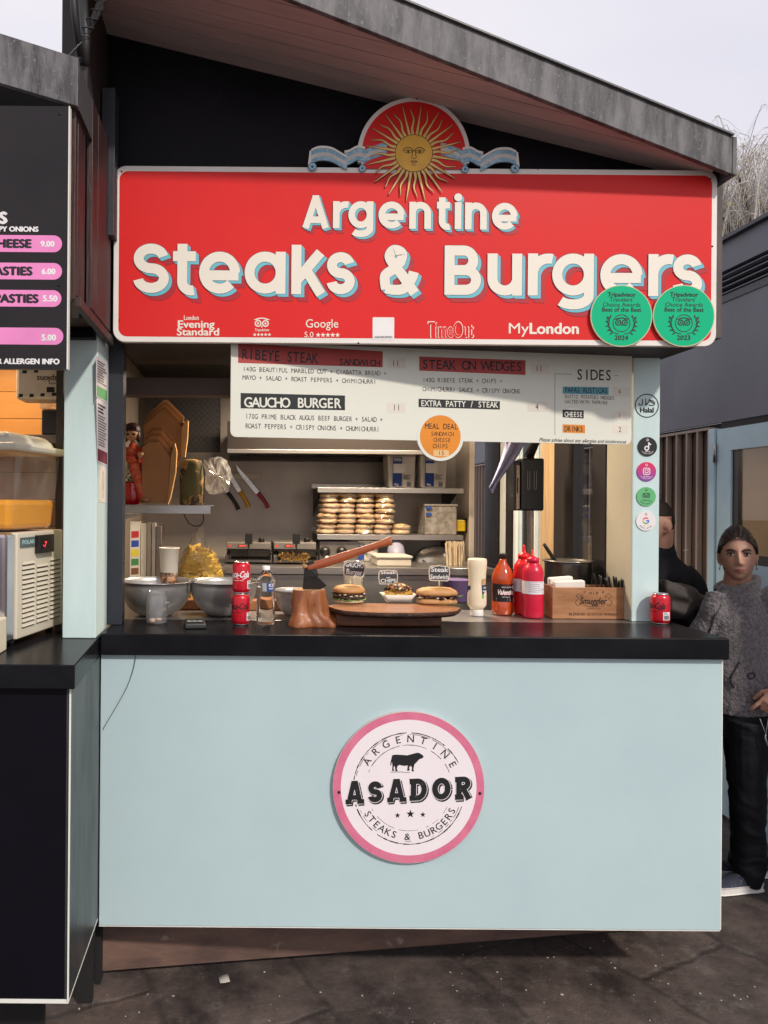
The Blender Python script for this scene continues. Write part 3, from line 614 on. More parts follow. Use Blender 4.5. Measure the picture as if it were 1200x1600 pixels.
for sg in (-1, 1):
    L2(arcpts(sg * 9, 0, 9, 9, 200, 340, 12), 1.3); L2(arcpts(sg * 9, -2, 6, 3.2, 180, 360, 10), 1.1); L2(arcpts(sg * 9, -2.5, 6, 2.4, 180, 0, 10), .9)
    SE.disc(mb, (em[0] + sg * 9 * g_, em[1] + 2.4 * g_), 1.9 * g_, 9, 0, 12)
    L2([(sg * 2, -6), (sg * 2.6, 3), (sg * 3.8, 6.5), (sg * 2.5, 8)], 1.0)
L2([(-2, 8), (0, 9), (2, 8)], 1.1); L2([(-5, 13), (-2, 11.8), (0, 12.4), (2, 11.8), (5, 13)], 1.2); L2([(-5, 13), (0, 15.5), (5, 13)], 1.1); L2([(-3, 19), (0, 18), (3, 19)], 1.0)
mb.build('face_line', brown, sf)
bands = [([(42, -8), (58, -3), (74, 4), (82, 12)], 18, 1.6), ([(76, 4), (88, 2), (100, 8), (108, 10)], 18.5, 3.0), ([(104, 18), (114, 12), (130, 4), (148, 3), (160, 8)], 18, 4.4)]
for sg in (-1, 1):
    rb_w, rb_b, rb_d, rb_e = MB(), MB(), MB(), MB()
    for pts, bh, ly in bands:
        sp = [(p.x, p.y) for p in spline([(sg * x, y) for x, y in pts], 8)]
        def at(dy): return [(em[0] + x * g_, em[1] - (y + dy) * g_) for x, y in sp]
        def band(mb_, d0, d1, lay):
            A, B = at(d0), at(d1); n = len(A); q = [SE.at(x, y, lay) for x, y in A + B]
            mb_.add(q, [(i, n + i, n + i + 1, i + 1) if sg > 0 else (i + 1, n + i + 1, n + i, i) for i in range(n - 1)])
        band(rb_e, -bh / 2 - 4.5 if ly > 2 else -bh / 2 - 1, bh / 2 + 1.0, ly - .4); band(rb_d, -bh / 2 - .6, bh / 2 + .8, ly); band(rb_b, -bh / 2, bh / 2, ly + .3); band(rb_w, -bh / 6, bh / 6, ly + .6)
    for cx, cy, r_ in ((158, 22, 6), (80, 24, 5)):
        c = (em[0] + sg * cx * g_, em[1] - cy * g_); SE.disc(rb_d, c, (r_ + .8) * g_, 5.6, 0, 16); SE.disc(rb_b, c, r_ * g_, 5.9, 0, 16); SE.disc(rb_d, c, r_ * .35 * g_, 6.1, 0, 10)
    SE.ribbon(rb_e, [(em[0] + sg * 160 * g_, em[1] + 3 * g_), (em[0] + sg * 162.5 * g_, em[1] - 20 * g_)], 5 * g_, 3.9)
    rbm = rb_b.build('silk_ribbon', M('blue silk paint', (.17, .36, .50), .5, col2=(.36, .52, .62), nscale=60, lo=.4, hi=.6), emb)
    rb_w.build('white_stripe', M('white stripe paint', (.66, .60, .53), .5, col2=(.5, .47, .45), nscale=70), rbm); rb_d.build('dark_edge', M('dark blue line', (.03, .07, .11), .5), rbm); rb_e.build('white_edge', white_edge2, rbm)

# ------------------------------------------------------------------ two green award discs on the sign's lower corner
green = M('bright green award face', (.003, .45, .215), .4, col2=(.003, .42, .20), nscale=3, spec=.2)
def award(cx, cy, year, label):
    Ya = YS - .012; SA = Surf((0, Ya, H), (1, 0, 0), (0, 0, 1), step=.0003); c = SA.px(cx, cy); r = 48 * PXM
    t = thing('award_disc', (c[0], Ya, H + c[1] - r), label, 'award sign', 'award discs on the red sign')
    mb = MB(); mb.prism(W3([(c[0] + r * math.cos(2 * math.pi * i / 64), c[1] + r * math.sin(2 * math.pi * i / 64)) for i in range(64)]), Ya, Ya + .006, 'y'); mb.build('disc_edge', M('tan board edge', (.62, .52, .33), .5), t)
    mb = MB(); SA.disc(mb, c, r - .0028, 1, 0, 64); mb.build('face', green, t)
    mb = MB(); g = PXM
    SA.text(mb, 'Tripadvisor', c[0], c[1] + 30 * g, 6.4 * g, 3, bold=.045, align='c'); SA.text(mb, 'Travelers\u2019', c[0], c[1] + 22.3 * g, 6.4 * g, 3, align='c'); SA.text(mb, 'Choice Awards', c[0], c[1] + 14.3 * g, 6.4 * g, 3, align='c'); SA.text(mb, 'Best of the Best', c[0], c[1] + 6.5 * g, 6.4 * g, 3, bold=.03, align='c')
    SA.text(mb, year, c[0], c[1] - 37.5 * g, 7 * g, 3, bold=.05, align='c', track=.03)
    lc = (c[0], c[1] - 11.5 * g); SA.ring(mb, lc, 12.6 * g, 13.7 * g, 3, n=40); owl(SA, mb, (lc[0], lc[1] + g), 10.2 * g, 3)
    for sg in (-1, 1):
        SA.ribbon(mb, [(lc[0] + sg * x * g, lc[1] + y * g) for x, y in ((4, -17), (13, -14.5), (19, -7), (22, 2), (22.5, 9))], 1.0 * g, 3.5)
        for j in range(1, 6):
            a = rad(-64 + j * 17); bx, by = lc[0] + sg * 18.8 * g * math.cos(a), lc[1] + 18.8 * g * math.sin(a)
            for k_, da in ((1, 58), (-1, -12)):
                an = a + rad(da + 20); ux, uy = sg * math.cos(an), math.sin(an)
                SA.poly(mb, [(bx, by), (bx + ux * 3.6 * g - uy * 1.3 * g * sg, by + uy * 3.6 * g + ux * 1.3 * g * sg), (bx + ux * 7.4 * g, by + uy * 7.4 * g), (bx + ux * 3.6 * g + uy * 1.3 * g * sg, by + uy * 3.6 * g - ux * 1.3 * g * sg)], 3 + .15 * j + .07 * k_)
    mb.build('print', ink, t)
award(971, 493.5, '2024', 'round green award disc dated 2024 on the red sign, overlapping the letter e')
award(1068.5, 493.5, '2023', 'round green award disc dated 2023 at the bottom corner of the red sign')

# ------------------------------------------------------------------ menu board, hung aslant under the red sign
pl, pr = P(360, 690, 2.602), P(987, 690, 2.80)
mu = V((pr.x - pl.x, pr.y - pl.y, 0)).normalized()
S = Surf((pl.x, pl.y, H), mu, (0, 0, 1), step=.0003)
PXB = 2.66 / F
mtop = S.px(700, 532)[1]
a = S.px(360.5, 600)[0]; b = S.px(987, 620)[0]; zb = (S.px(362, 681)[1] + S.px(985, 696)[1]) / 2
board = thing('menu_board', S.at((a + b) / 2, zb, 0), 'cream menu board listing steak sandwiches and burgers, hanging below the red sign', 'menu board')
def slab(S_, pts, th, mats, name, parent, lay=0):
    m_ = MB(); n = len(pts)
    ar = sum(pts[i][0] * pts[(i + 1) % n][1] - pts[(i + 1) % n][0] * pts[i][1] for i in range(n))
    if ar < 0: pts = pts[::-1]
    fr_ = [S_.at(x, y, lay) for x, y in pts]; bk = [p - S_.n * th for p in fr_]
    m_.add(fr_ + bk, [list(range(n)), list(range(2 * n - 1, n - 1, -1))] + [(i, i + n, (i + 1) % n + n, (i + 1) % n) for i in range(n)]); return m_.build(name, mats, parent)
bmat = M('cream board face', (.70, .70, .615), .42, col2=(.67, .67, .585), nscale=3, wear=((.5, .49, .42), 50, .74))
mc = S.px(688, 682); mr = (S.px(725, 682)[0] - S.px(652, 682)[0]) / 2
panel = slab(S, rrect(a, zb, b, mtop, .022), .008, bmat, 'panel', board)
slab(S, [(mc[0] + mr * math.cos(2 * math.pi * i / 48), mc[1] + mr * math.sin(2 * math.pi * i / 48)) for i in range(48)], .006, bmat, 'meal_deal_edge', board, 2)
mb = MB(); S.disc(mb, mc, mr * .87, 3.5, 0, 48); md = mb.build('meal_deal_disc', M('orange print', (.74, .25, .015), .45), board)
blk, rd, blu, org, pinkish = M('black bar', (.014, .014, .016), .5), M('red bar', (.42, .045, .04), .5), M('blue bar', (.10, .33, .42), .5), MATS['orange print'], M('paper price tag', (.72, .66, .57), .5)
def bar(q, m_, name='heading_bar', lay=1, par=board): m2 = MB(); S.pxpoly(m2, q, lay); return m2.build(name, m_, par)
bar([(372, 536), (598, 549), (598, 574), (372, 567)], rd); bar([(655, 557), (821, 563), (821, 586), (655, 579)], rd)
bar([(376, 614), (539, 618), (539, 641), (376, 638)], blk); bar([(654, 623), (781, 627), (781, 640), (654, 636)], blk)
bar([(879, 604), (951, 605), (951, 617), (879, 615)], blu); bar([(879, 640), (912, 641), (912, 654), (879, 652)], blk); bar([(879, 663), (914, 664), (914, 677), (879, 676)], org)
for q in ((605, 559, 634, 575), (829, 568, 858, 584), (605, 629, 634, 645), (824, 628, 855, 643), (957, 604, 984, 619), (957, 642, 980, 655), (957, 664, 981, 677)):
    bar([(q[0], q[1]), (q[2], q[1] + .6), (q[2], q[3] + .6), (q[0], q[3])], pinkish, 'price_tag')
bar([(677, 703), (701, 703.5), (701, 713), (677, 712.5)], M('pale orange tag', (.78, .50, .22), .5), 'price_tag', 4, board)
mb = MB()
def t(txt, x0, x1, yb, ch, y1=None, lay=2, **kw): S.ptext(mb, txt, x0, x1, yb, ch, lay, y1=y1 if y1 is not None else yb + (x1 - x0) * .02, mono=True, **kw)
t('RIBEYE STEAK', 377, 497, 561, 16, 568, bold=.02); t('SANDWICH', 529, 594, 570, 9.5, 572, bold=.03); t('STEAK ON WEDGES', 659, 816, 576, 14, 580, bold=.02)
t('11', 612, 624, 572, 9); t('11', 836, 848, 580, 9); t('11', 613, 626, 641, 9); t('4', 836, 842, 640, 9); t('4', 966, 970, 616, 8); t('1', 966, 970, 653, 8); t('2', 966, 971, 675, 8)
t('140G BEAUTIFUL MARBLED CUT + CIABATTA BREAD +', 379, 604, 580, 7, 587); t('MAYO + SALAD + ROAST PEPPERS + CHIMICHURRI', 379, 588, 593, 7, 600)
t('140G RIBEYE STEAK + CHIPS +', 660, 785, 597, 7, 599); t('CHIMICHURRI SAUCE + CRISPY ONIONS', 660, 813, 611, 7, 615)
t('170G PRIME BLACK AUGUS BEEF BURGER + SALAD +', 383, 598, 654, 7.5, 659.5); t('ROAST PEPPERS + CRISPY ONIONS + CHUMICHURRI', 383, 593, 669, 7.5, 674.5)
t('SIDES', 900, 956, 593, 16, 594.5, bold=.015); t('PAPAS RUSTICAS', 882, 949, 613, 7.5, bold=.02); t('RUSTIC POTATOES WEDGES', 882, 960, 622, 5.5, 624.5); t('SALTED WITH PAPRIKA', 882, 949, 630, 5.5, 632); t('DRINKS', 882, 911, 674, 8, bold=.02)
S.ptext(mb, 'Please advise about any allergies and intolerances', 842, 978, 689.5, 5.5, 2, y1=693, slant=.3, bold=.012)
t('MEAL DEAL', 664, 715, 670, 8.5, 671, lay=4.6, bold=.012); t('SANDWICH', 673, 709, 681, 6.5, lay=4.6); t('CHEESE', 677, 704, 690.5, 6.5, lay=4.6); t('CHIPS', 676, 700, 700, 6.5, lay=4.6); t('15', 684, 694, 711, 6.5, lay=4.9)
mb.build('lettering', ink, board)
mb = MB(); t('GAUCHO BURGER', 382, 533, 636, 15, 637.5, bold=.035); t('EXTRA PATTY / STEAK', 657, 778, 634.5, 9, 637, bold=.03); t('CHEESE', 882, 910, 651, 7.5, bold=.02); mb.build('white_lettering', bmat, board)
mb = MB(); 
for q in (((867, 584), (867, 680)), ((867, 584), (893, 585)), ((960, 587), (966, 587))): S.ribbon(mb, [S.px(*x) for x in q], .0014, 1)
mb.build('rule_line', ink, board)
mb = MB()
for x in (385, 960):
    p = S.at(*S.px(x, 548), 0); p.z = S.at(0, mtop, 0).z - .02; mb.tube([p + V((0, -.004, 0)), p + V((0, -.012, .005)), p + V((.006, -.012, .02)), p + V((0, -.004, .035)), V((p.x, p.y, 2.27))], .0022, 6)
mb.build('hanging_hook', M('black wire hook', (.02, .02, .02), .4, metal=.6), board)

# ------------------------------------------------------------------ round emblem on the counter front
Yl = 2.490
S = Surf((0, Yl, H), (1, 0, 0), (0, 0, 1), step=.00035); g = Yl / F
c = S.px(638.5, 1230.5); r = 118.5 * g
lg = thing('round_sign', (c[0], Yl, H + c[1] - r), 'round white and pink Asador sign with a black bull, screwed to the counter front', 'sign')
mb = MB(); mb.prism([(c[0] + r * math.cos(2 * math.pi * i / 80), H + c[1] + r * math.sin(2 * math.pi * i / 80)) for i in range(80)], Yl, Yl + .0145, 'y')
mb.build('disc', M('weathered board edge', (.60, .52, .48), .6), lg)
mb = MB(); S.ring(mb, c, r * .895, r - .001, 1, n=90); mb.build('pink_rim', M('pink printed rim', (.66, .19, .29), .5, col2=(.58, .13, .23), nscale=14, wear=((.75, .45, .50), 60, .66)), lg)
mb = MB(); S.disc(mb, c, r * .897, .6, 0, 90); mb.build('face', M('pinkish white face', (.80, .73, .755), .45, col2=(.77, .70, .725), nscale=6, wear=((.62, .55, .56), 22, .71)), lg)
mb = MB()
def q(x, y): return (c[0] + (x - 638.5) * g, c[1] - (y - 1230.5) * g)
rr = R
def broken(c_, r0, w, a0, a1, lay, keep=.8, seg=3.0):
    a_ = a0
    while a_ < a1:
        e_ = min(a1, a_ + seg * rr.uniform(.6, 2.2)); ww = w * rr.uniform(.5, 1.25)
        if rr.random() < keep: S.ring(mb, c_, r0 - ww / 2, r0 + ww / 2, lay, 0, a_, e_, 6)
        a_ = e_
c2 = q(639, 1232)
broken(c2, 87 * g, 1.5 * g, 28, 172, 2, .96); broken(c2, 84.5 * g, .8 * g, 30, 168, 2.3, .55); broken(c2, 68 * g, .9 * g, 22, 160, 2, .75)
broken(c2, 87 * g, 1.6 * g, 197, 342, 2, .96); broken(c2, 83 * g, .7 * g, 200, 340, 2.3, .5); broken(c2, 66 * g, .6 * g, 205, 335, 2, .55)
S.arctext(mb, 'ARGENTINE', c2, 72.5 * g, 11 * g, 3, 0, 88.5, 118, bold=.006); S.arctext(mb, 'STEAKS & BURGERS', c2, 80.5 * g, 10.5 * g, 3, 0, 272.5, 121, bold=.006, inside=True)
# bull, facing the open side
bull = [(612, 1184), (613, 1180), (618, 1179), (628, 1179.5), (636, 1180), (643, 1178), (650, 1176), (654, 1176), (656, 1177.5), (659, 1179), (661, 1182), (659, 1184.5), (655, 1185.5), (651, 1190), (647, 1194), (646, 1199), (645.5, 1203), (647, 1205), (643, 1205), (643.5, 1199), (641, 1196), (639, 1199), (639.5, 1204), (636, 1204), (637, 1196), (630, 1196.5), (624, 1195), (621, 1197), (620, 1201), (621.5, 1205), (618, 1205), (617.5, 1199), (616, 1196), (615, 1200), (616, 1204.5), (613, 1204.5), (613.5, 1196), (612.5, 1190), (611.5, 1194), (611, 1197), (610, 1194)]
S.poly(mb, [q(638 + (x - 636) * 1.02 - 2, y) for x, y in bull], 3)
S.ribbon(mb, [q(610, 1206.5), q(625, 1206), q(640, 1207)], .6 * g, 3.2)
for x, y, rs in ((621.5, 1274, 4.5), (641.5, 1271.5, 6.5), (661, 1272.5, 4.5)): p_ = q(x, y); star(S, mb, p_[0], p_[1], rs * g, 3)
mb.build('print', ink, lg)
# the heavy slanting name, outlined, its face worn in specks
def heavy(ch, W, hgt, w):
    h = w / 2
    if ch == 'A': return [[(w * .55, 0), (W / 2 - w * .18, hgt)], [(W - w * .55, 0), (W / 2 + w * .18, hgt)], [(W * .30, hgt * .27), (W * .70, hgt * .27)], [(-w * .1, h * .6), (w * 1.15, h * .6)], [(W - w * 1.15, h * .6), (W + w * .1, h * .6)], [(W * .32, hgt - h * .5), (W * .66, hgt - h * .5)]]
    if ch == 'S': return strokes('S', W, hgt, hgt, w)[0]
    if ch == 'D': return [[(w * .7, 0), (w * .7, hgt)], [(0, hgt - h * .8), (W * .45, hgt - h * .8)] + arcpts(W * .45, hgt / 2, W * .55 - h, hgt / 2 - h * .8, 90, -90, 20) + [(0, h * .8)]]
    if ch == 'O': return [arcpts(W / 2, hgt / 2, W / 2 - h, hgt / 2 - h * .85, 0, 360, 30)]
    if ch == 'R': return [[(w * .7, 0), (w * .7, hgt)], [(0, hgt - h * .8), (W * .5, hgt - h * .8)] + arcpts(W * .5, hgt * .70, W * .42 - h, hgt * .30 - h * .8, 90, -90, 14) + [(w, hgt * .42)], [(W * .5, hgt * .44), (W - w * .6, 0)], [(0, h * .5), (w * 1.4, h * .5)]]
face_, outl, shad = MB(), MB(), MB()
for gi, (ch, x0, x1, yb) in enumerate((('A', 541, 567, 1256), ('S', 575, 597, 1254.5), ('A', 606, 633, 1252.5), ('D', 640, 667, 1250.5), ('O', 675, 704, 1249), ('R', 711, 737, 1247))):
    p = q(x0, yb); W = (x1 - x0) * g; hg = 33 * g; w_ = {'A': 7.6, 'O': 9.0, 'S': 8.8}.get(ch, 8.6) * g
    for j, pl_ in enumerate(heavy(ch, W, hg, w_)):
        pts = [(p[0] + x, p[1] + y + (x * .055)) for x, y in pl_]
        S.ribbon(shad, [(x + 1.6 * g, y - 1.8 * g) for x, y in pts], w_ * 1.34, 2.2 + j * .1 + (gi % 2) * .03); S.ribbon(outl, pts, w_ * 1.22, 3.2 + j * .1 + (gi % 2) * .03); S.ribbon(face_, pts, w_, 4.2 + j * .1 + (gi % 2) * .03)
nm = face_.build('lettering', M('worn black print', (.013, .013, .014), .5, lo=.1, hi=.9, wear=((.72, .65, .67), 95, .655)), lg); outl.build('lettering_outline', MATS['pinkish white face'], nm); shad.build('lettering_shadow', ink, nm)
for sx_ in (530, 750):
    mb = MB(); p_ = q(sx_, 1238.5); mb.ball((p_[0], Yl - .001, H + p_[1]), (.0052, .004, .0052), 12); mb.build('screw', M('rusty screw', (.05, .025, .018), .6, metal=.5), lg)

# ------------------------------------------------------------------ stickers on the pale post
Yp = 2.83
S = Surf((0, Yp, H), (1, 0, 0), (0, 0, 1), step=.0003); g = Yp / F
def disc_sticker(cx, cy, r, mat, label, th=.003):
    c = S.px(cx, cy); r *= g; t = thing('round_sticker', (c[0], Yp, H + c[1] - r), label, 'sticker', 'round stickers on the post')
    mb = MB(); mb.prism([(c[0] + r * math.cos(2 * math.pi * i / 40), H + c[1] + r * math.sin(2 * math.pi * i / 40)) for i in range(40)], Yp - .0004 - th, Yp - .0004, 'y'); mb.build('disc', mat, t); return c, r, t
L0 = 12   # print layer above the thickest disc
white_p = M('white print', (.8, .78, .78), .5)
c = S.px(1010.5, 634); hl = thing('round_sticker', (c[0], Yp, H + c[1] - .05), 'black ringed halal sticker with Arabic writing, top of the pale post', 'sticker')
mb = MB(); S.ring(mb, c, 17.2 * g, 18.8 * g, 2, n=48); ro = mb.build('ring', ink, hl)
mb = MB(); S.text(mb, 'Halal', c[0], c[1] - 10.5 * g, 7.5 * g, 2, bold=.07, align='c')
def cur(pts, w): S.ribbon(mb, [(c[0] + x * .9 * g, c[1] + (y * .85 + 2.6) * g) for x, y in [(p.x, p.y) for p in spline(pts, 6)]], w * .9 * g, 2 + .2 * len(mb.f) / 40)
cur([(14, 2), (10, 6), (5, 6.5), (9, 3), (13.5, -.5), (9, -2.5), (3, -1.5)], 1.5); cur([(5, 10), (2.5, 3), (-.5, -1.2), (-2.5, -1), (-1.5, 2)], 1.4); cur([(-2.5, 10), (-2, 4), (.5, -1.5)], 1.3); cur([(-8.5, 9.5), (-7.5, 2), (-9.5, -2), (-13, -1.5), (-13.5, 2)], 1.5)
mb.build('lettering', ink, hl)
def small(s_, mb_, c, r, txt, up): # ring of tiny writing
    S.arctext(mb_, txt, c, r * .80, r * .15, L0, 0, 270, 100, inside=True)
c, r, t_ = disc_sticker(1011, 698, 15, M('black sticker', (.014, .014, .016), .4), 'small black round sticker with a white music note on the pale post')
mb = MB(); S.ring(mb, (c[0] - 1.2 * g, c[1] - 2.5 * g), 2.0 * g, 3.9 * g, L0, 0, 0, 360, 20); S.ribbon(mb, [(c[0] + 1.8 * g, c[1] - 2.5 * g), (c[0] + 1.8 * g, c[1] + 7 * g)], 1.8 * g, L0 + .3); S.ribbon(mb, [(c[0] + 1.8 * g, c[1] + 6.5 * g), (c[0] + 3 * g, c[1] + 4.2 * g), (c[0] + 5.5 * g, c[1] + 3.2 * g)], 1.8 * g, L0 + .5); small(S, mb, c, r, 'asadorcamden', 0); S.text(mb, 'TikTok', c[0], c[1] - 8.6 * g, 1.9 * g, L0, bold=.05, align='c'); S.text(mb, '@', c[0], c[1], 1, L0) if False else None; S.ring(mb, (c[0], c[1] + 10.5 * g), 1.2 * g, 1.9 * g, L0, n=12); mb.build('print', white_p, t_)
pm_ = bpy.data.materials.new('magenta to violet print'); pm_.use_nodes = True
def grad(m, z0, z1):
    t = m.node_tree; k = t.links.new; b = t.nodes['Principled BSDF']; b.inputs['Roughness'].default_value = .4
    ge = t.nodes.new('ShaderNodeTexCoord'); sp_ = t.nodes.new('ShaderNodeSeparateXYZ'); k(ge.outputs['Object'], sp_.inputs[0])
    mr = t.nodes.new('ShaderNodeMapRange'); mr.inputs['From Min'].default_value = z0; mr.inputs['From Max'].default_value = z1; k(sp_.outputs['Z'], mr.inputs['Value'])
    rp_ = t.nodes.new('ShaderNodeValToRGB'); rp_.color_ramp.elements[0].color = (.22, .05, .33, 1); rp_.color_ramp.elements[1].color = (.66, .02, .10, 1); k(mr.outputs[0], rp_.inputs[0]); k(rp_.outputs[0], b.inputs['Base Color'])
grad(pm_, .005, .065)
c, r, t_ = disc_sticker(1009.5, 737, 15, pm_, 'magenta round sticker with a white camera outline on the pale post')
mb = MB(); rl = rrect(c[0] - 5 * g, c[1] - 4.5 * g, c[0] + 5 * g, c[1] + 5.5 * g, 2.6 * g, 4); S.ribbon(mb, rl + [rl[0]], 1.2 * g, L0); S.ring(mb, (c[0], c[1] + .5 * g), 2 * g, 3.1 * g, L0 + .3, n=20); S.disc(mb, (c[0] + 3 * g, c[1] + 3.6 * g), .7 * g, L0, 0, 8); small(S, mb, c, r, 'asadorcamden', 0); S.text(mb, 'instagram', c[0], c[1] - 8.4 * g, 1.8 * g, L0, bold=.03, align='c'); S.ring(mb, (c[0], c[1] + 10.5 * g), 1.2 * g, 1.9 * g, L0, n=12); mb.build('print', white_p, t_)
c, r, t_ = disc_sticker(1009, 776, 15, M('light green sticker', (.13, .46, .19), .42), 'light green round sticker with a black owl face on the pale post')
mb = MB(); owl(S, mb, (c[0], c[1] + 1 * g), 6.2 * g, L0); S.text(mb, 'Tripadvisor', c[0], c[1] - 6.5 * g, 2 * g, L0, align='c', bold=.03); small(S, mb, c, r, 'asador argentine', 0); S.ring(mb, (c[0], c[1] + 10.5 * g), 1.2 * g, 1.9 * g, L0, n=12); mb.build('print', ink, t_)
c, r, t_ = disc_sticker(1008.5, 814, 15.3, M('white sticker face', (.80, .74, .74), .42), 'white round sticker with a multicoloured letter, lowest on the pale post')
for col, a0, a1, nm_ in (((.65, .04, .03), 40, 145, 'red'), ((.75, .45, .02), 145, 215, 'yellow'), ((.06, .38, .10), 215, 305, 'green'), ((.06, .18, .6), 305, 360, 'blue')):
    mb = MB(); S.ring(mb, (c[0], c[1] + .5 * g), 3.3 * g, 5.3 * g, L0, 0, a0, a1, 14)
    if nm_ == 'blue': S.ribbon(mb, [(c[0], c[1] + .5 * g), (c[0] + 5.3 * g, c[1] + .5 * g)], 1.9 * g, L0 + .4)
    mb.build('letter_arc', M(nm_ + ' print', col, .5), t_)
mb = MB(); small(S, mb, c, r, 'google reviews', 0); S.ring(mb, (c[0], c[1] + 10.5 * g), 1.2 * g, 1.9 * g, L0, n=12); mb.build('print', ink, t_)
mb = MB()
for i in range(5): star(S, mb, c[0] + (i - 2) * 2.1 * g, c[1] - 7 * g, .9 * g, L0)
mb.build('star', MATS['yellow print'], t_)
# ------------------------------------------------------------------ the neighbouring stall that stands forward on the one side
nb = thing('neighbour_stall', (-1.0, 2.3, 0), 'black stall with a pale blue post that stands forward beside the steak stall', 'food stall')
ZL = 1.243
c_ = P(117, 1040, 2.06); xe = c_.x
mb = MB(); pts = [(-2.6, 2.06), (xe, 2.06), (-.492, 2.478), (-.492, 2.66), (-2.6, 2.66)]; mb.prism(pts, ZL - .068, ZL, 'z'); mb.build('counter_top', black_lam, nb, bevel=.003)
xf = P(108, 1300, 2.085).x
side_m = M('scuffed black side panel', (.045, .05, .052), .36, col2=(.022, .026, .028), nscale=3, stretch=(3, 3, .8), spec=.6, wear=((.30, .31, .31), 26, .755, (5, 5, .45)))
mb = MB(); mb.box(-2.6, xf, 2.085, 2.105, .295, ZL - .07); mb.build('front_panel', M('black front panel', (.006, .0055, .009), .3, nscale=5, spec=.15, wear=((.07, .07, .07), 42, .735)), nb)
ux = V((-.494 - xf, 2.50 - 2.085, 0)); un = V((ux.y, -ux.x, 0)).normalized()
def side(z0, z1, off, name, m_, th=.012, a0=0.0, a1=1.0):
    A = V((xf, 2.085, 0)) + ux * a0 + un * off; B = V((xf, 2.085, 0)) + ux * a1 + un * off; m2 = MB()
    m2.hexa([A + V((0, 0, z0)), B + V((0, 0, z0)), B - un * th + V((0, 0, z0)), A - un * th + V((0, 0, z0)), A + V((0, 0, z1)), B + V((0, 0, z1)), B - un * th + V((0, 0, z1)), A - un * th + V((0, 0, z1))]); return m2.build(name, m_, nb)
side(.292, ZL - .07, .0025, 'side_panel', side_m)
side(.283, .2915, .0022, 'panel_edge', white_edge); mb = MB(); mb.box(-2.6, xf, 2.084, 2.104, .283, .2945); mb.build('panel_edge', white_edge, nb)
mb = MB(); mb.box(xf - .001, xf + .0035, 2.0795, 2.0835, .292, ZL - .071); mb.build('panel_corner', white_edge, nb)
mb = MB(); mb.box(-.56, -.51, 2.50, 2.53, .0, .285); mb.box(-2.5, -.62, 2.3, 2.33, 0, .29); mb.build('plinth', MATS['black plinth'], nb)
mb = MB(); mb.box(-.52, -.50, 2.60, 2.655, .0, ZL - .07); mb.build('back_upright', MATS['black plinth'], nb)
# post with notices
xp0, xp1 = P(98, 900, 2.46).x, P(150, 900, 2.46).x
mb = MB(); mb.box(xp0, xp1, 2.46, 2.655, ZL + .0005, 2.30); pst = mb.build('post', pale_post, nb, bevel=.003)
# inner orange boarded wall, shelf
org_w = M('orange boarded wall', (.52, .25, .065), .5, col2=(.46, .21, .05), nscale=4, stretch=(1, 1, 6))
mb = MB()
for i in range(12): mb.box(-2.4, -.67, 3.25, 3.262, 1.0 + i * .118, 1.0 + i * .118 + .1155)
mb.build('boarded_wall', org_w, nb)
mb = MB(); mb.box(-2.4, -.67, 3.264, 3.29, .3, 2.6); mb.box(-.69, -.665, 2.67, 3.29, .3, 2.6); mb.box(-2.4, -.66, 2.2, 3.29, 2.42, 2.46); mb.build('shell', inside_dark, nb)
p0, p1 = P(52, 679, 2.95), P(100, 691, 2.95)
mb = MB(); mb.box(-1.5, -.695, 2.95, 3.248, p1.z - .005, p0.z); mb.build('shelf', M('grey shelf', (.16, .14, .13), .5), nb)
lt = thing('ceiling_light', (-1.05, 2.85, 2.40), 'warm orange strip light fixed under the ceiling inside the neighbouring stall', 'ceiling light')
mb = MB(); mb.box(-1.35, -.75, 2.80, 2.90, 2.395, 2.418); mb.build('housing', MATS['white lamp housing'], lt, bevel=.003)
mb = MB(); mb.box(-1.33, -.77, 2.81, 2.89, 2.38, 2.394); mb.build('diffuser', lampm, lt)
al = bpy.data.lights.new('strip lamp', 'AREA'); al.shape = 'RECTANGLE'; al.size = .6; al.size_y = .1; al.energy = 10; al.color = (1.0, .70, .40)
ao = bpy.data.objects.new('strip_lamp', al); ao.location = (0, 0, -.03); ao.parent = lt; C.objects.link(ao)
# roof edge of the neighbour, dropping towards the gap
A0, A1 = P(-560, -125, 2.05), P(122, 90, 2.05); B0, B1 = P(-560, -38, 2.05), P(122, 166, 2.05)
B1.x = A1.x; B0.x = A0.x
mb = MB(); n_ = V((0, .02, 0)); mb.hexa([B0, B1, B1 + n_, B0 + n_, A0, A1, A1 + n_, A0 + n_]); mb.build('fascia', fascia_m, nb, bevel=.002)
mb = MB(); o_ = V((0, .022, 0)); f_ = V((0, 1.25, 0)); dz = V((0, 0, -.01)); mb.hexa([B0 + o_, B1 + o_, B1 + f_, B0 + f_, A0 + o_ + dz, A1 + o_ + dz, A1 + f_ + dz, A0 + f_ + dz]); mb.build('roof', MATS['dark felt roof'], nb)
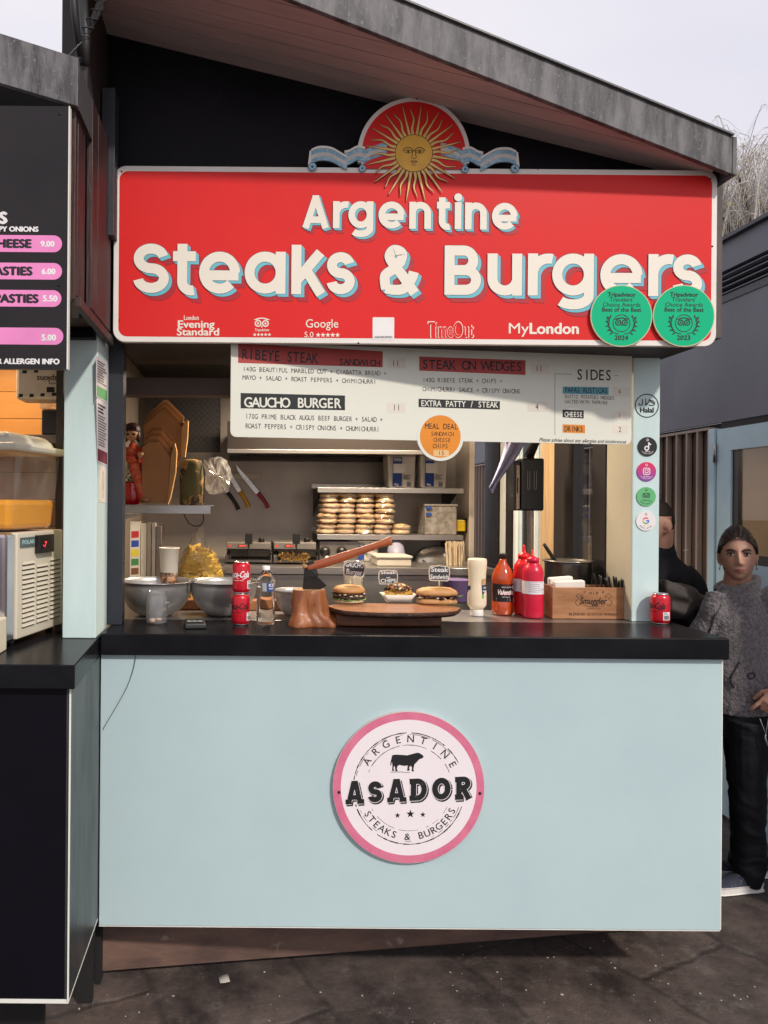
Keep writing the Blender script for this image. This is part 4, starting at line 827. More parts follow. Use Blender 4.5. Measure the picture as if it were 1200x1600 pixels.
# timber cheek between the two roofs, open slats, cables
ck = MB()
zb = P(117, 466, 2.06).z; zt = 2.92
for y0, y1, m_i in ((2.075, 2.10, 0), (2.11, 2.20, 1), (2.245, 2.33, 1), (2.335, 2.56, 1)):
    x0 = -.475; ck.box(x0 - .018 - (0.012 if y0 < 2.2 else 0), x0 - (.012 if y0 < 2.2 else 0), y0, y1, zb + (.02 if m_i else 0), zt)
ck.build('cheek_board', dark_wood, nb, bevel=.002)
mb = MB(); mb.box(-.488, -.468, 2.07, 2.58, zb - .022, zb + .006); mb.build('cheek_rail', dark_wood, nb, bevel=.002)
mb = MB(); mb.box(-.585, -.505, 2.30, 2.615, 2.27, 3.36); mb.build('cheek_back', inside_dark, nb)
mb = MB(); mb.box(-.50, -.455, 2.50, 2.575, 2.60, 3.10); mb.build('corner_board', M('grey painted corner board', (.030, .032, .042), .5, nscale=4, bump=.15, bscale=50, wear=((.10, .10, .11), 40, .72)), nb, bevel=.002)
mb = MB(); xq0, xq1 = P(103, 500, 2.44).x, P(163, 500, 2.44).x; mb.box(xq0 - .02, xq1 - .03, 2.42, 2.46, 2.235, 2.36); mb.build('post_head', black_paint, nb, bevel=.002)
# downpipe and dangling cables in the gap
dp = MB(); dp.tube([P(112, -60, 2.10), P(116, 20, 2.12), P(126, 88, 2.16)], .010, 10); dp.tube([P(128, -20, 2.2), P(134, 60, 2.2), P(133, 100, 2.2)], .014, 8)
tag(dp.build('roof_pipe', M('black rubber pipe', (.02, .02, .022), .55), origin=P(126, 88, 2.16)), 'black pipe running down the gap between the two roofs', 'pipe')
cb = MB()
for k in range(7):
    rr = random.Random(k); xo = rr.uniform(-6, 6)
    cb.tube(spline([P(168 + xo, -30, 2.18), P(152 + xo * .6 + rr.uniform(-4, 4), 18, 2.2), P(140 + xo * .5 + rr.uniform(-4, 4), 42, 2.21), P(131 + xo * .5, 68, 2.22), P(127 + xo * .3, 96 + rr.uniform(-8, 6), 2.22)], 6), rr.choice([.0035, .005, .007]), 6)
for k in range(5): p = P(131 + k * 6.5, 60 - k * 14, 2.19); cb.tube([p + V((-.018, 0, .006)), p + V((0, -.016, -.004)), p + V((.018, 0, .004)), p + V((0, .012, .008))], .002, 5)
tag(cb.build('cable_bundle', M('dusty black cable', (.028, .025, .026), .6, wear=((.12, .1, .1), 60, .66)), origin=P(130, 96, 2.22)), 'bundle of tied black cables hanging from the roof corner', 'cables')
mb = MB(); mb.tube(spline([P(128, 66, 2.12), P(116, 78, 2.11), P(107, 88, 2.10)], 6), .003, 6); tag(mb.build('loose_cable', MATS['black rubber pipe'], origin=P(118, 78, 2.11)), 'thin loose black cable curving beside the roof pipe', 'cable')
# ------------------------------------------------------------------ black menu sign of the neighbour
Yn = 2.035
S = Surf((0, Yn, H), (1, 0, 0), (0, 0, 1), step=.0003); g = Yn / F
z0, z1 = S.px(100, 577)[1], S.px(100, 166)[1]; x1 = S.px(107.5, 400)[0]; x0 = S.px(-330, 400)[0]
ms = thing('menu_sign', (x1 - .4, Yn, H + z0), 'black menu sign with pink price bars on the neighbouring stall', 'menu sign')
mb = MB(); mb.box(x0, x1 - .0035, Yn, Yn + .018, H + z0, H + z1); mb.build('panel', M('black sign face', (.014, .012, .014), .38, col2=(.019, .016, .018), nscale=3, spec=.3, rvar=.06, wear=((.10, .10, .10), 60, .76)), ms)
mb = MB(); mb.box(x1 - .0034, x1, Yn - .001, Yn + .018, H + z0, H + z1); mb.build('white_edge', white_edge, ms)
pk = M('pink price bar', (.80, .25, .54), .42, rvar=.05)
for yc, xr_, hh in ((381, 97, 13.2), (424, 97, 13), (466.5, 96, 13), (525.5, 99, 13.2)):
    c = S.px(xr_ - hh, yc); l = S.px(-320, yc + (-320 - xr_) * -.0)[0]; r = hh * g; mb = MB(); S.poly(mb, [(l, c[1] - r), (c[0], c[1] - r)] + arcpts(c[0], c[1], r, r, -90, 90, 14)[1:-1] + [(c[0], c[1] + r), (l, c[1] + r)], 1); mb.build('price_bar', pk, ms)
mb = MB()
def tx(mb_, txt, x1_, yb, cap_, k=1.0, bold=.085):
    a = S.px(x1_, yb); S.text(mb_, txt, a[0], a[1], cap_ * g, 2, bold=bold, align='r', sx=k)
tx(mb, '9.00', 85, 385.5, 8.5); tx(mb, '6.00', 86.5, 428.5, 8.5); tx(mb, '5.50', 89.5, 471, 9); tx(mb, '5.00', 87.5, 532, 9); tx(mb, "BURGERS", 11, 349, 17, 1.1, .10); tx(mb, 'CRISPY ONIONS', 60, 362, 7.5, 1.06); tx(mb, 'ASK STAFF FOR ALLERGEN INFO', 93, 569, 8, 1.0)
mb.build('white_lettering', white_p, ms)
mb = MB(); tx(mb, 'CHEESE', 49, 387, 12.5, 1.1, .10); tx(mb, 'PASTIES', 50.5, 430, 12.5, 1.1, .10); tx(mb, 'PASTIES', 60, 473, 12.5, 1.1, .10); mb.build('black_lettering', MATS['black print'], ms)
mb = MB()
for x, y in ((93, 178), (92, 446)): c = S.px(x, y); mb.ball((c[0], Yn - .0005, H + c[1]), (.0035, .002, .0035), 8)
mb.build('screw', M('black screw', (.015, .015, .015), .35, metal=.5), ms)
# ------------------------------------------------------------------ notices on the post's inner side
SN = Surf((xp1 + .0004, 2.46, H), (0, 1, 0), (0, 0, 1), step=.0003)   # faces the customer side
def notice(q, mat, label, lines, extra=None, cat='notice'):
    pts = [SN.px(*p) for p in q]; cen = SN.at(sum(p[0] for p in pts) / 4, min(p[1] for p in pts), 0)
    t_ = thing('paper_notice', cen, label, cat); slab(SN, pts, .0008, mat, 'sheet', t_, 3); m_ = MB()
    rr = random.Random(len(label)); w0, w1 = pts[0], pts[1]
    for f0, f1, n, wd in lines:
        for i in range(n):
            f = f0 + (f1 - f0) * (i + .5) / n; l0 = .10; l1 = rr.uniform(.55, .92)
            def pt(u, v_): a = V(pts[0]).lerp(V(pts[1]), u); b = V(pts[3]).lerp(V(pts[2]), u); c2 = a.lerp(b, v_); return (c2.x, c2.y)
            S_h = (f1 - f0) / n * wd
            SN.poly(m_, [pt(l0, f), pt(l1, f), pt(l1, f + S_h), pt(l0, f + S_h)], 4)
    m_.build('print_line', MATS['black print'], t_)
    if extra: extra(t_, pts)
    return t_
pap = M('pinkish white paper', (.70, .64, .66), .6); 
def green_block(t_, pts):
    m_ = MB(); a, b = V(pts[3]).lerp(V(pts[0]), .30), V(pts[2]).lerp(V(pts[1]), .30); SN.poly(m_, [tuple(V(pts[3]) + V((.008, .004))), tuple(V(pts[2]) + V((-.008, .006))), tuple(b + V((-.008, 0))), tuple(a + V((.008, 0)))], 4); m_.build('green_block', M('green print', (.05, .22, .13), .5), t_)
notice([(150, 556), (167.5, 567), (167.5, 630), (150, 620)], pap, 'white paper notice with a green block, topmost on the post', [(.05, .62, 9, .45)], green_block)
def maroon(t_, pts):
    m_ = MB(); a, b = V(pts[3]).lerp(V(pts[0]), .22), V(pts[2]).lerp(V(pts[1]), .22); SN.poly(m_, [tuple(V(pts[3]) + V((.006, .006))), tuple(V(pts[2]) + V((-.006, .006))), tuple(b + V((-.006, 0))), tuple(a + V((.006, 0)))], 4); m_.build('maroon_block', M('maroon print', (.20, .03, .06), .5), t_)
notice([(150.5, 622), (167.5, 632), (167.5, 729), (151.5, 722)], pap, 'long white paper notice with fine print and a maroon foot on the post', [(.04, .2, 3, .5), (.22, .72, 12, .4)], maroon)
def oval(t_, pts):
    m_ = MB(); c = V(pts[0]).lerp(V(pts[2]), .5); SN.ribbon(m_, arcpts(c.x, c.y, .016, .045, 0, 360, 24), .0022, 4); SN.ribbon(m_, [(c.x - .008, c.y + .018), (c.x + .002, c.y - .004), (c.x - .006, c.y - .016), (c.x + .008, c.y - .008)], .002, 4.3); m_.build('print', MATS['black print'], t_)
notice([(155, 727), (165.5, 730), (165.5, 786), (155, 784)], M('cream paper', (.74, .66, .58), .6), 'small cream card with a black oval drawing, lowest on the post', [], oval)
# ------------------------------------------------------------------ chilled juice dispenser on the neighbour's counter
a = onZ(22, 1002, ZL + .02); b_ = P(97, 975, 2.62); ang = math.atan2(b_.y - a.y, b_.x - a.x)
jd = thing('juice_dispenser', (a.x - .15, a.y + .15, ZL), 'cream chilled juice dispenser with louvred side and a clear tank of orange juice', 'drink dispenser')
Mj = Matrix.Translation((a.x, a.y, 0)) @ Matrix.Rotation(ang - rad(90), 4, 'Z')      # local: y runs along the louvred side, x outwards, body lies at x<0
DL = (V((b_.x, b_.y)) - V((a.x, a.y))).length; zt_ = P(22, 833, a.y).z; zb_ = ZL + .022
crm = M('cream enamel', (.66, .59, .47), .42, col2=(.62, .55, .43), nscale=4)
mb = MB(Mj); mb.box(-.40, 0, .014, DL, zb_, zt_); body = mb.build('body', crm, jd, bevel=.004)
mb = MB(Mj); mb.box(-.42, -.003, -.05, .012, zb_ - .005, zt_); mb.build('chrome_corner', M('polished steel', (.62, .57, .60), .14, metal=1), jd, bevel=.012)
SJ = Surf(Mj @ V((.0004, 0, 0)), (Mj.to_3x3() @ V((0, 1, 0))), (0, 0, 1), step=.0004)
mb = MB(Mj); hz = zt_ - zb_
def slot(c0, c1, z):      # a pressed louvre: a tilted lip over a dark gap
    mb.add([(.001, c0, z), (.001, c1, z), (.006, c1, z + .001), (.006, c0, z + .001), (.001, c0, z + .0095), (.001, c1, z + .0095)], [(3, 2, 5, 4), (0, 1, 2, 3), (0, 3, 4), (1, 5, 2)])
dk = MB(Mj)
for ci, (c0, c1) in enumerate(((.10, .345), (.40, .64), (.70, .94))):
    for r_ in range(13 if ci == 1 else 14):
        z = zb_ + hz * .10 + hz * .0455 * r_; slot(.014 + c0 * (DL - .014), .014 + c1 * (DL - .014), z); dk.box(.0006, .0012, .014 + c0 * (DL - .014), .014 + c1 * (DL - .014), z - .0035, z - .0002)
mb.build('louvre', crm, body); dk.build('louvre_gap', M('dark gap', (.03, .022, .018), .7), body)
mb = MB(Mj); mb.box(.0012, .004, .03, .03 + DL * .28, zt_ - .047, zt_ - .016); lp = mb.build('name_plate', M('grey green plate', (.09, .12, .12), .4), jd)
mb = MB(); SJ2 = Surf(Mj @ V((.0045, 0, 0)), SJ.u, (0, 0, 1)); SJ2.text(mb, 'POLAR', .03 + DL * .14, zt_ - .037, .0125, 1, bold=.06, align='c', w=DL * .24); mb.build('lettering', M('pale teal print', (.42, .60, .60), .5), lp)
mb = MB(Mj); mb.box(.0012, .016, .125 * 1 + DL * .0, .125 + DL * .33, zt_ - .072, zt_ - .012); dpb = mb.build('display_housing', M('black plastic', (.014, .013, .013), .35), jd, bevel=.002)
mb = MB(Mj); mb.box(.0163, .0168, .140, .115 + DL * .30, zt_ - .06, zt_ - .026); scn = mb.build('screen', M('dark screen', (.02, .004, .005), .2), dpb)
mb = MB(); SJ3 = Surf(Mj @ V((.0172, 0, 0)), SJ.u, (0, 0, 1)); SJ3.text(mb, '-7', .150, zt_ - .053, .019, 1, bold=.05, slant=.2); mb.build('lettering', M('red glowing digits', (.9, .05, .08), .5, emit=.9), scn)
ft = [MB(Mj) for _ in range(2)]
for m_, yy in zip(ft, (.03, DL - .04)): m_.lathe([(.012, ZL + .0005), (.014, zb_ + .002)], (-.03, yy, 0), 12); m_.build('foot', MATS['black plastic'], jd)
# tank: tapered clear tub, juice inside, moulded lid
def tapered(z0, z1, in0, in1, name, mat, bev=.01):
    m_ = MB(Mj); def_ = lambda i_, z: [V((-.40 + i_, -.03 + i_, z)), V((0.012 - i_, -.03 + i_, z)), V((0.012 - i_, DL - i_, z)), V((-.40 + i_, DL - i_, z))]
    m_.hexa(def_(in0, z0) + def_(in1, z1)); return m_.build(name, mat, jd, bevel=bev)
zt0 = zt_ + .006; ztop = P(60, 706, a.y + .1).z; zj = P(60, 781, a.y + .1).z
tapered(zt0, ztop, .032, .012, 'tank', thin_glass('clear tank plastic', (.95, .92, .88), 1.0, .10, .035), .018)
tapered(zt0 + .004, zj, .036, .0275, 'juice', M('orange juice', (.90, .40, .012), .3, spec=.4, sss=.2), .016)
lidm = M('cream plastic lid', (.70, .66, .55), .42)
tapered(ztop - .002, ztop + .022, .006, -.002, 'lid', lidm, .008); tapered(ztop + .0222, ztop + .06, .02, .05, 'lid_dome', lidm, .016)
mb = MB(); p = P(2, 985, 2.22); mb.box(p.x - .12, p.x + .004, 2.16, 2.26, ZL + .0008, P(2, 968, 2.2).z); tag(mb.build('drip_tray', M('cream plastic tray', (.72, .66, .5), .45), origin=(p.x - .05, 2.21, ZL), bevel=.004), 'cream drip tray in front of the juice dispenser', 'tray')
# napkin pack on its shelf upside down, black tub below it
p0, p1 = P(24, 624, 2.80), P(100, 584, 2.80)
npk = thing('napkin_pack', (-.85, 2.85, p0.z), 'white plastic pack of napkins lying upside down on the black tub', 'napkin pack')
mb = MB(); mb.box(p0.x, -.70, 2.80, 2.92, p0.z, p1.z + .03); mb.build('wrapper', M('white napkin wrapper', (.66, .60, .52), .5, bump=.4, bscale=18), npk, bevel=.012)
SP = Surf((0, 2.799, H), (1, 0, 0), (0, 0, 1)); mb = MB(); q = SP.px(97, 588); SP.text(mb, 'napkins', q[0], q[1], 9 * 2.8 / F, 1, rot=math.pi, bold=.02); q = SP.px(99, 598); SP.text(mb, '2 ply white', q[0], q[1], 3.5 * 2.8 / F, 1, rot=math.pi)
for x, y in ((32, 618), (49, 618), (66, 617), (84, 616), (38, 581), (56, 580)): c = SP.px(x, y); SP.poly(mb, [(c[0] - .008, c[1] - .006), (c[0] + .008, c[1] - .006), (c[0] + .01, c[1] + .006), (c[0] - .006, c[1] + .006)], 1)
c = SP.px(79, 609); SP.poly(mb, rrect(c[0] - .015, c[1] - .010, c[0] + .015, c[1] + .010, .002, 3), 1); mb.build('print', MATS['black print'], npk)
p0, p1 = P(52, 677, 2.85), P(100, 634, 2.85)
tb = thing('food_tub', (-.75, 3.0, p0.z), 'black plastic food tub with a clear lid on the shelf of the neighbouring stall', 'tub')
mb = MB(); mb.box(p0.x, -.70, 2.96, 3.12, P(52, 679, 2.95).z + .0008, p1.z); mb.build('tub_body', MATS['black plastic'], tb, bevel=.006)
mb = MB(); mb.box(p0.x - .006, -.698, 2.95, 3.13, p1.z + .001, P(52, 619, 2.85).z - .004); mb.build('lid', thin_glass('clear lid plastic', (.85, .82, .78), 1, .1, .25), tb, bevel=.004)
# ------------------------------------------------------------------ things on the front counter
alu = M('can aluminium', (.72, .70, .69), .25, metal=.95)
wht = M('white plastic', (.78, .74, .68), .4)
def P2(px, py): return onZ(px, py, ZC)
# --- drink cans
def can(loc, label, face, black_name, group):
    t_ = thing('drink_can', loc, label, 'can', group); x, y, z = loc; r = .0332
    redc = M('red can paint', (.60, .006, .022), .28, metal=.25, coat=.4, rvar=.04)
    mb = MB(); mb.lathe([(.0255, .0006), (.0295, .008), (.0330, .015), (r, .018), (r, .097), (.0325, .101), (.0288, .1065), (.0265, .111)], (x, y, z), 40); mb.build('body', redc, t_)
    mb = MB(); mb.lathe([(.0266, .1112), (.0272, .1130), (.0268, .1150), (.0250, .1146), (.0240, .1118), (.0001, .1118)], (x, y, z), 36); lid = mb.build('lid', alu, t_)
    mb = MB(); mb.lathe([(.0252, 0), (.0262, .0005), (.0290, .0078)], (x, y, z), 36); mb.build('base_rim', alu, t_)
    mb = MB(); mb.prism([(x + .007 * math.cos(a_ * .5236), y - .004 + .010 * math.sin(a_ * .5236)) for a_ in range(12)], z + .1122, z + .1135, 'z'); mb.build('ring_pull', alu, lid)
    S_ = Cyl((x, y, z), r, face); m_ = MB()
    S_.text(m_, 'Coca-Cola', .0, .060, .022, 1, slant=.28, bold=.05, align='c', w=.085); S_.ribbon(m_, [(-.036, .055), (-.02, .0575), (0, .056), (.02, .054), (.034, .0585)], .0022, 1.6)
    S_.text(m_, 'ORIGINAL TASTE' if not black_name else 'ZERO SUGAR', 0, .047, .0035, 1, bold=.03, align='c')
    m_.build('lettering', MATS['black print'] if black_name else M('white can print', (.82, .80, .80), .35), t_)
    m_ = MB(); S_.band(m_, .036, .064, .018, .048, 1); lab = m_.build('label_block', M('white can print', (.82, .80, .80), .35), t_); m_ = MB()
    for i in range(12): S_.band(m_, .0385 + i * .0018, .0385 + i * .0018 + (.0005 + .0005 * (i % 3)), .0205, .036, 2, n=1)
    for i in range(3): S_.band(m_, .039, .039 + .018 - .003 * i, .039 + i * .003, .0402 + i * .003, 2, n=3)
    m_.build('bar_code', MATS['black print'], lab)
    return t_
p = P2(376, 976)
can((p.x, p.y, ZC), 'lower can of the stacked pair, red with a black script name', -112, True, 'drink cans'); can((p.x + .0012, p.y - .001, ZC + .1152), 'upper can of the stacked pair, red with a white script name', -112, False, 'drink cans')
p = P(1031.5, 967.5, 2.785); can((p.x, p.y, ZC), 'single red can standing at the counter end by the pale post', -165, True, 'drink cans')
# --- water bottle
p = P2(415, 976); wb = thing('water_bottle', (p.x, p.y, ZC), 'small clear plastic water bottle with a blue label and white cap', 'bottle')
clear = M('clear bottle plastic', (.96, .98, 1.0), .05, trans=1.0, ior=1.22, rvar=0); prof = [(.026, .001), (.032, .004), (.034, .012)]
for i in range(9): z = .018 + i * .0115; prof += [(.0342, z), (.0322, z + .005)]
prof += [(.0342, .122), (.0335, .124), (.0335, .156), (.034, .158), (.032, .168), (.025, .183), (.0155, .192), (.0125, .196), (.0125, .199)]
mb = MB(); mb.lathe(prof, p, 32); mb.build('bottle_body', clear, wb)
mb = MB(); mb.lathe([(.0105, .1995), (.0150, .1997), (.0150, .2005), (.0145, .2125), (.0135, .2140)], p, 28); mb.build('cap', M('white cap', (.80, .78, .78), .4), wb)
S = Cyl(p, .0337, -90); mb = MB(); S.band(mb, .002, .032, .125, .155, 1); lb = mb.build('label', M('blue label', (.02, .06, .24), .4), wb)
mb = MB(); S.text(mb, 'ICE', .009, .142, .010, 2, bold=.06); S.text(mb, 'VALLEY', .010, .132, .006, 2, bold=.05, w=.020); mb.build('lettering', white_p, lb)
mb = MB(); S.band(mb, -.014, .0018, .125, .155, 1); mb.build('label_clear', thin_glass('milky film', (.85, .88, .92), .6, .1, .35), wb)
# --- stump with the axe, plank and board
p = P2(482, 975); stump_c = p
wood = M('reddish carved wood', (.34, .115, .035), .42, col2=(.20, .060, .02), nscale=7, stretch=(5, 5, 1.1), bump=.25, bscale=24, coat=.15, wear=((.10, .03, .012), 12, .63, (4, 4, .8)))
endg = M('pale end grain', (.46, .25, .12), .6, col2=(.34, .17, .075), nscale=22, bump=.2, bscale=80)
st = thing('wood_stump', (p.x, p.y, ZC), 'reddish carved tree stump on the counter with an axe stuck in its top', 'stump')
mb = MB(); n = 64; rings = []
for z, rx, ry, ox in ((.0005, .100, .085, .026), (.010, .101, .086, .026), (.024, .090, .078, .020), (.040, .072, .068, .006), (.058, .0655, .062, .002), (.078, .066, .062, .001), (.098, .064, .060, 0), (.116, .060, .057, 0), (.124, .0585, .055, 0), (.127, .056, .053, 0)):
    row = []
    for k in range(n):
        a = 2 * math.pi * k / n; lob = 1 + (.26 * max(0, 1 - z / .10) + .03) * (math.sin(a * 5 + 1) * .6 + math.sin(a * 3 + 2.2) * .5 + .25 * math.sin(a * 11)) + .06 * noise.noise(V((math.cos(a) * 2, math.sin(a) * 2, z * 14)))
        if z > .07: lob += .035 * math.sin(a * 4 + .6) * (z - .07) / .05
        row.append(p + V((ox + rx * lob * math.cos(a), ry * lob * math.sin(a), z)))
    rings.append(row)
for i in range(len(rings) - 1): pass
vs = [q for r_ in rings for q in r_]; mb.add(vs, [(i * n + k, i * n + (k + 1) % n, (i + 1) * n + (k + 1) % n, (i + 1) * n + k) for i in range(len(rings) - 1) for k in range(n)], 0, True); mb.add(rings[0], [list(range(n - 1, -1, -1))]); mb.build('trunk', wood, st)
mb = MB(); mb.add([q + V((0, 0, .0004)) for q in rings[-1]], [list(range(n))]); mb.build('cut_top', endg, st)
# root running out into a low plank under the board
q0, q1 = P2(500, 976), P2(686, 976)
pk_ = thing('wood_plank', ((q0.x + q1.x) / 2, p.y, ZC), 'low dark wooden plank running out from the stump under the serving board', 'plank')
mb = MB(); yy0, yy1 = p.y - .045, p.y + .075
outl_ = [(q0.x + .055, yy0), (q0.x + .12, yy0 - .006), (q1.x - .03, yy0), (q1.x, yy0 + .012), (q1.x + .006, yy1 - .02), (q1.x - .02, yy1), (q0.x + .055, yy1)]
mb.prism(outl_, ZC + .0005, ZC + .043, 'z'); mb.build('plank', M('dark brown plank', (.22, .072, .026), .4, col2=(.10, .032, .014), nscale=5, stretch=(1.5, 6, 6), bump=.2, coat=.1), pk_, bevel=.006) if False else tag(mb.build('plank_body', M('dark brown plank', (.22, .072, .026), .4, col2=(.10, .032, .014), nscale=5, stretch=(1.5, 6, 6), bump=.2, coat=.1), pk_, bevel=.006))
ZBd = ZC + .0435; bc = onZ(616, 950, ZBd + .02)
bd = thing('serving_board', (bc.x, bc.y, ZBd), 'long oval live-edge wooden serving board holding two sandwiches and a tray', 'serving board')
mb = MB(); n = 56; rx, ry = .236, .122; top, mid, bot = [], [], []
for k in range(n):
    a = 2 * math.pi * k / n; e_ = 1 + .028 * math.sin(a * 3 + .5) + .018 * math.sin(a * 7) + .010 * math.sin(a * 13 + 1); cx_, sy_ = math.copysign(abs(math.cos(a)) ** .75, math.cos(a)), math.copysign(abs(math.sin(a)) ** .9, math.sin(a))
    top.append(V((bc.x + rx * e_ * cx_, bc.y + ry * e_ * sy_, ZBd + .021))); mid.append(V((bc.x + (rx + .004) * e_ * cx_, bc.y + (ry + .004) * e_ * sy_, ZBd + .011))); bot.append(V((bc.x + rx * .95 * e_ * cx_, bc.y + ry * .93 * e_ * sy_, ZBd + .0005)))
mb.add(bot + mid + top, [(i * n + k, i * n + (k + 1) % n, (i + 1) * n + (k + 1) % n, (i + 1) * n + k) for i in range(2) for k in range(n)] + [list(range(n - 1, -1, -1))], 0, True); mb.build('bark_edge', M('dark bark', (.075, .03, .018), .6, col2=(.03, .014, .010), nscale=26, bump=.9, bscale=60), bd)
mb = MB(); mb.add(top, [list(range(n))]); mb.build('board_top', M('oiled board face', (.36, .14, .055), .35, col2=(.21, .075, .03), nscale=4, stretch=(1.2, 8, 1), bump=.05, coat=.25), bd)
ZT = ZBd + .0212
# --- axe: dark head bitten into the stump, curved red-brown haft
YA = p.y + .005
def A(px, py): return P(px, py, YA)
ax = thing('axe', A(500, 918), 'small axe with a dark forged head and curved red-brown haft stuck in the stump', 'axe')
hp = spline([A(480, 888), A(515, 877), A(545, 867), A(572, 858), A(592, 851), A(611, 845)], 8); m_ = len(hp)
rsx = [(.0145 + .0025 * math.sin(i / m_ * 6.0) + .004 * max(0, i / m_ - .75) * 4, .0105) for i in range(m_)]
mb = MB(); mb.tube(hp, rsx, 16, flat=(0, 0, 1)); hf = mb.build('haft', M('varnished red-brown haft', (.36, .095, .030), .28, col2=(.25, .055, .018), nscale=5, stretch=(1, 4, 9), coat=.35), ax)
tip = hp[-1]; mb = MB(); mb.ball(tip, (.003, .0108, .0180), 14); mb.build('haft_end', M('pale haft end', (.42, .22, .11), .6), hf)
hd = [(476, 880), (489, 875), (496, 893), (497, 903), (505, 909), (511, 915), (503, 920), (490, 922.5), (478, 923), (473, 921), (474.5, 902)]
mb = MB(); w0 = [A(*q) for q in hd]; cen = A(486, 892)
fr_, bk_ = [], []
for q in w0: dd = (q - cen).length; th_ = max(.0015, .013 - dd * .155); fr_.append(q + V((0, -th_, 0))); bk_.append(q + V((0, th_, 0)))
n = len(hd); mb.add(fr_ + bk_ + [cen + V((0, -.0145, 0)), cen + V((0, .0145, 0))], [(i, (i + 1) % n, 2 * n) for i in range(n)] + [((i + 1) % n + n, i + n, 2 * n + 1) for i in range(n)] + [((i + 1) % n, i, i + n, (i + 1) % n + n) for i in range(n)])
mb.build('axe_head', M('blackened forged iron', (.030, .027, .027), .5, metal=.4, col2=(.015, .014, .014), nscale=20, bump=.3, bscale=60, wear=((.16, .13, .11), 40, .70)), ax, bevel=.0015)
mb = MB(); mb.tube([A(473, 885.5), A(480, 884)], [(.011, .009), (.012, .0092)], 14, flat=(0, 0, 1)); mb.build('haft_eye', MATS['pale end grain'], ax)
# --- food on the board
bunm = M('toasted bun', (.56, .31, .125), .6, col2=(.42, .20, .065), nscale=9, bump=.12, bscale=70, sss=.05, wear=((.66, .46, .26), 30, .62)); bunc = M('bun crumb', (.66, .50, .30), .7, bump=.2, bscale=120)
patty = M('charred beef', (.065, .028, .018), .55, col2=(.030, .013, .010), nscale=60, bump=.9, bscale=180, spec=.6); leaf = M('salad leaf', (.12, .24, .04), .5, col2=(.22, .30, .08), nscale=30); cheese = M('melted pale sauce', (.74, .62, .42), .4); chim = M('red pepper strip', (.42, .05, .02), .4)
c = onZ(545, 941, ZT); bg_ = thing('burger', (c.x, c.y, ZT), 'beef burger in a soft bun at the stump end of the serving board', 'burger')
mb = MB(); mb.lathe([(.034, .0008), (.053, .002), (.059, .007), (.057, .012), (.04, .014)], c, 36); mb.build('bottom_bun', bunc, bg_)
mb = MB()
for k in range(26): a = 2 * math.pi * k / 26; rr_ = R.uniform(.050, .061); mb.ball(c + V((rr_ * math.cos(a), rr_ * math.sin(a), 0.0150 + R.uniform(-.002, .002))), (R.uniform(.006, .011), R.uniform(.005, .009), .0022), 8, 0, .6, k)
mb.build('salad', leaf, bg_)
def rough_disc(c_, r_, z0, z1, jit, n=48, seed=0):
    m2 = MB(); prof = [(r_ * .9, z0), (r_, z0 + (z1 - z0) * .25), (r_ * 1.01, z0 + (z1 - z0) * .7), (r_ * .93, z1)]; rows = []
    for r0, z in prof: rows.append([c_ + V((r0 * (1 + jit * noise.noise(V((math.cos(2 * math.pi * k / n) * 6, math.sin(2 * math.pi * k / n) * 6, z * 90 + seed)))) * math.cos(2 * math.pi * k / n), r0 * (1 + jit * noise.noise(V((math.cos(2 * math.pi * k / n) * 6 + 3, math.sin(2 * math.pi * k / n) * 6, z * 90 + seed)))) * math.sin(2 * math.pi * k / n), z)) for k in range(n)])
    m2.add([q for r0 in rows for q in r0], [(i * n + k, i * n + (k + 1) % n, (i + 1) * n + (k + 1) % n, (i + 1) * n + k) for i in range(3) for k in range(n)] + [list(range(n - 1, -1, -1)), [3 * n + k for k in range(n)]], 0, True); return m2
rough_disc(c, .0600, .0160, .0285, .20).build('patty', patty, bg_); rough_disc(c, .0585, .0290, .0385, .24, seed=4).build('patty', patty, bg_)
mb = MB()
for k in range(16): a = 2 * math.pi * k / 16; mb.ball(c + V((.054 * math.cos(a), .054 * math.sin(a), 0.031 + R.uniform(-.004, .004))), (.009, .008, .003), 8, 0, .5, k + 50)
mb.build('sauce', cheese, bg_)
mb = MB(); mb.lathe([(.050, .0385), (.059, .0405), (.061, .047), (.058, .0545), (.048, .0615), (.030, .066), (.001, .0675)], c, 36); mb.build('top_bun', bunm, bg_)
c = onZ(682, 943, ZT); sw = thing('steak_sandwich', (c.x, c.y, ZT), 'long steak sandwich in a golden ciabatta roll at the far end of the board', 'sandwich')
def loaf(z0, z1, rx_, ry_, flat_top, name, mat):
    m2 = MB(); n = 40; rows = []; hz_ = z1 - z0
    for f_, s_ in (((0, .90), (.12, 1.0), (.5, 1.0), (.8, .96), (1, .86)) if flat_top else ((0, .90), (.08, 1.0), (.35, 1.0), (.62, .93), (.84, .74), (.96, .42), (1.0, .06))):
        rows.append([c + V((rx_ * s_ * math.copysign(abs(math.cos(2 * math.pi * k / n)) ** .7, math.cos(2 * math.pi * k / n)) * (1 + .03 * noise.noise(V((k * .5, f_, 1)))), ry_ * s_ * math.copysign(abs(math.sin(2 * math.pi * k / n)) ** .8, math.sin(2 * math.pi * k / n)), z0 + hz_ * f_ + .002 * noise.noise(V((math.cos(2 * math.pi * k / n) * 2, math.sin(2 * math.pi * k / n) * 2, f_ * 3))))) for k in range(n)])
    m2.add([q for r0 in rows for q in r0], [(i * n + k, i * n + (k + 1) % n, (i + 1) * n + (k + 1) % n, (i + 1) * n + k) for i in range(len(rows) - 1) for k in range(n)] + [list(range(n - 1, -1, -1)), [(len(rows) - 1) * n + k for k in range(n)]], 0, True); return m2.build(name, mat, sw)
loaf(.0008, .019, .076, .044, True, 'bottom_roll', bunm)
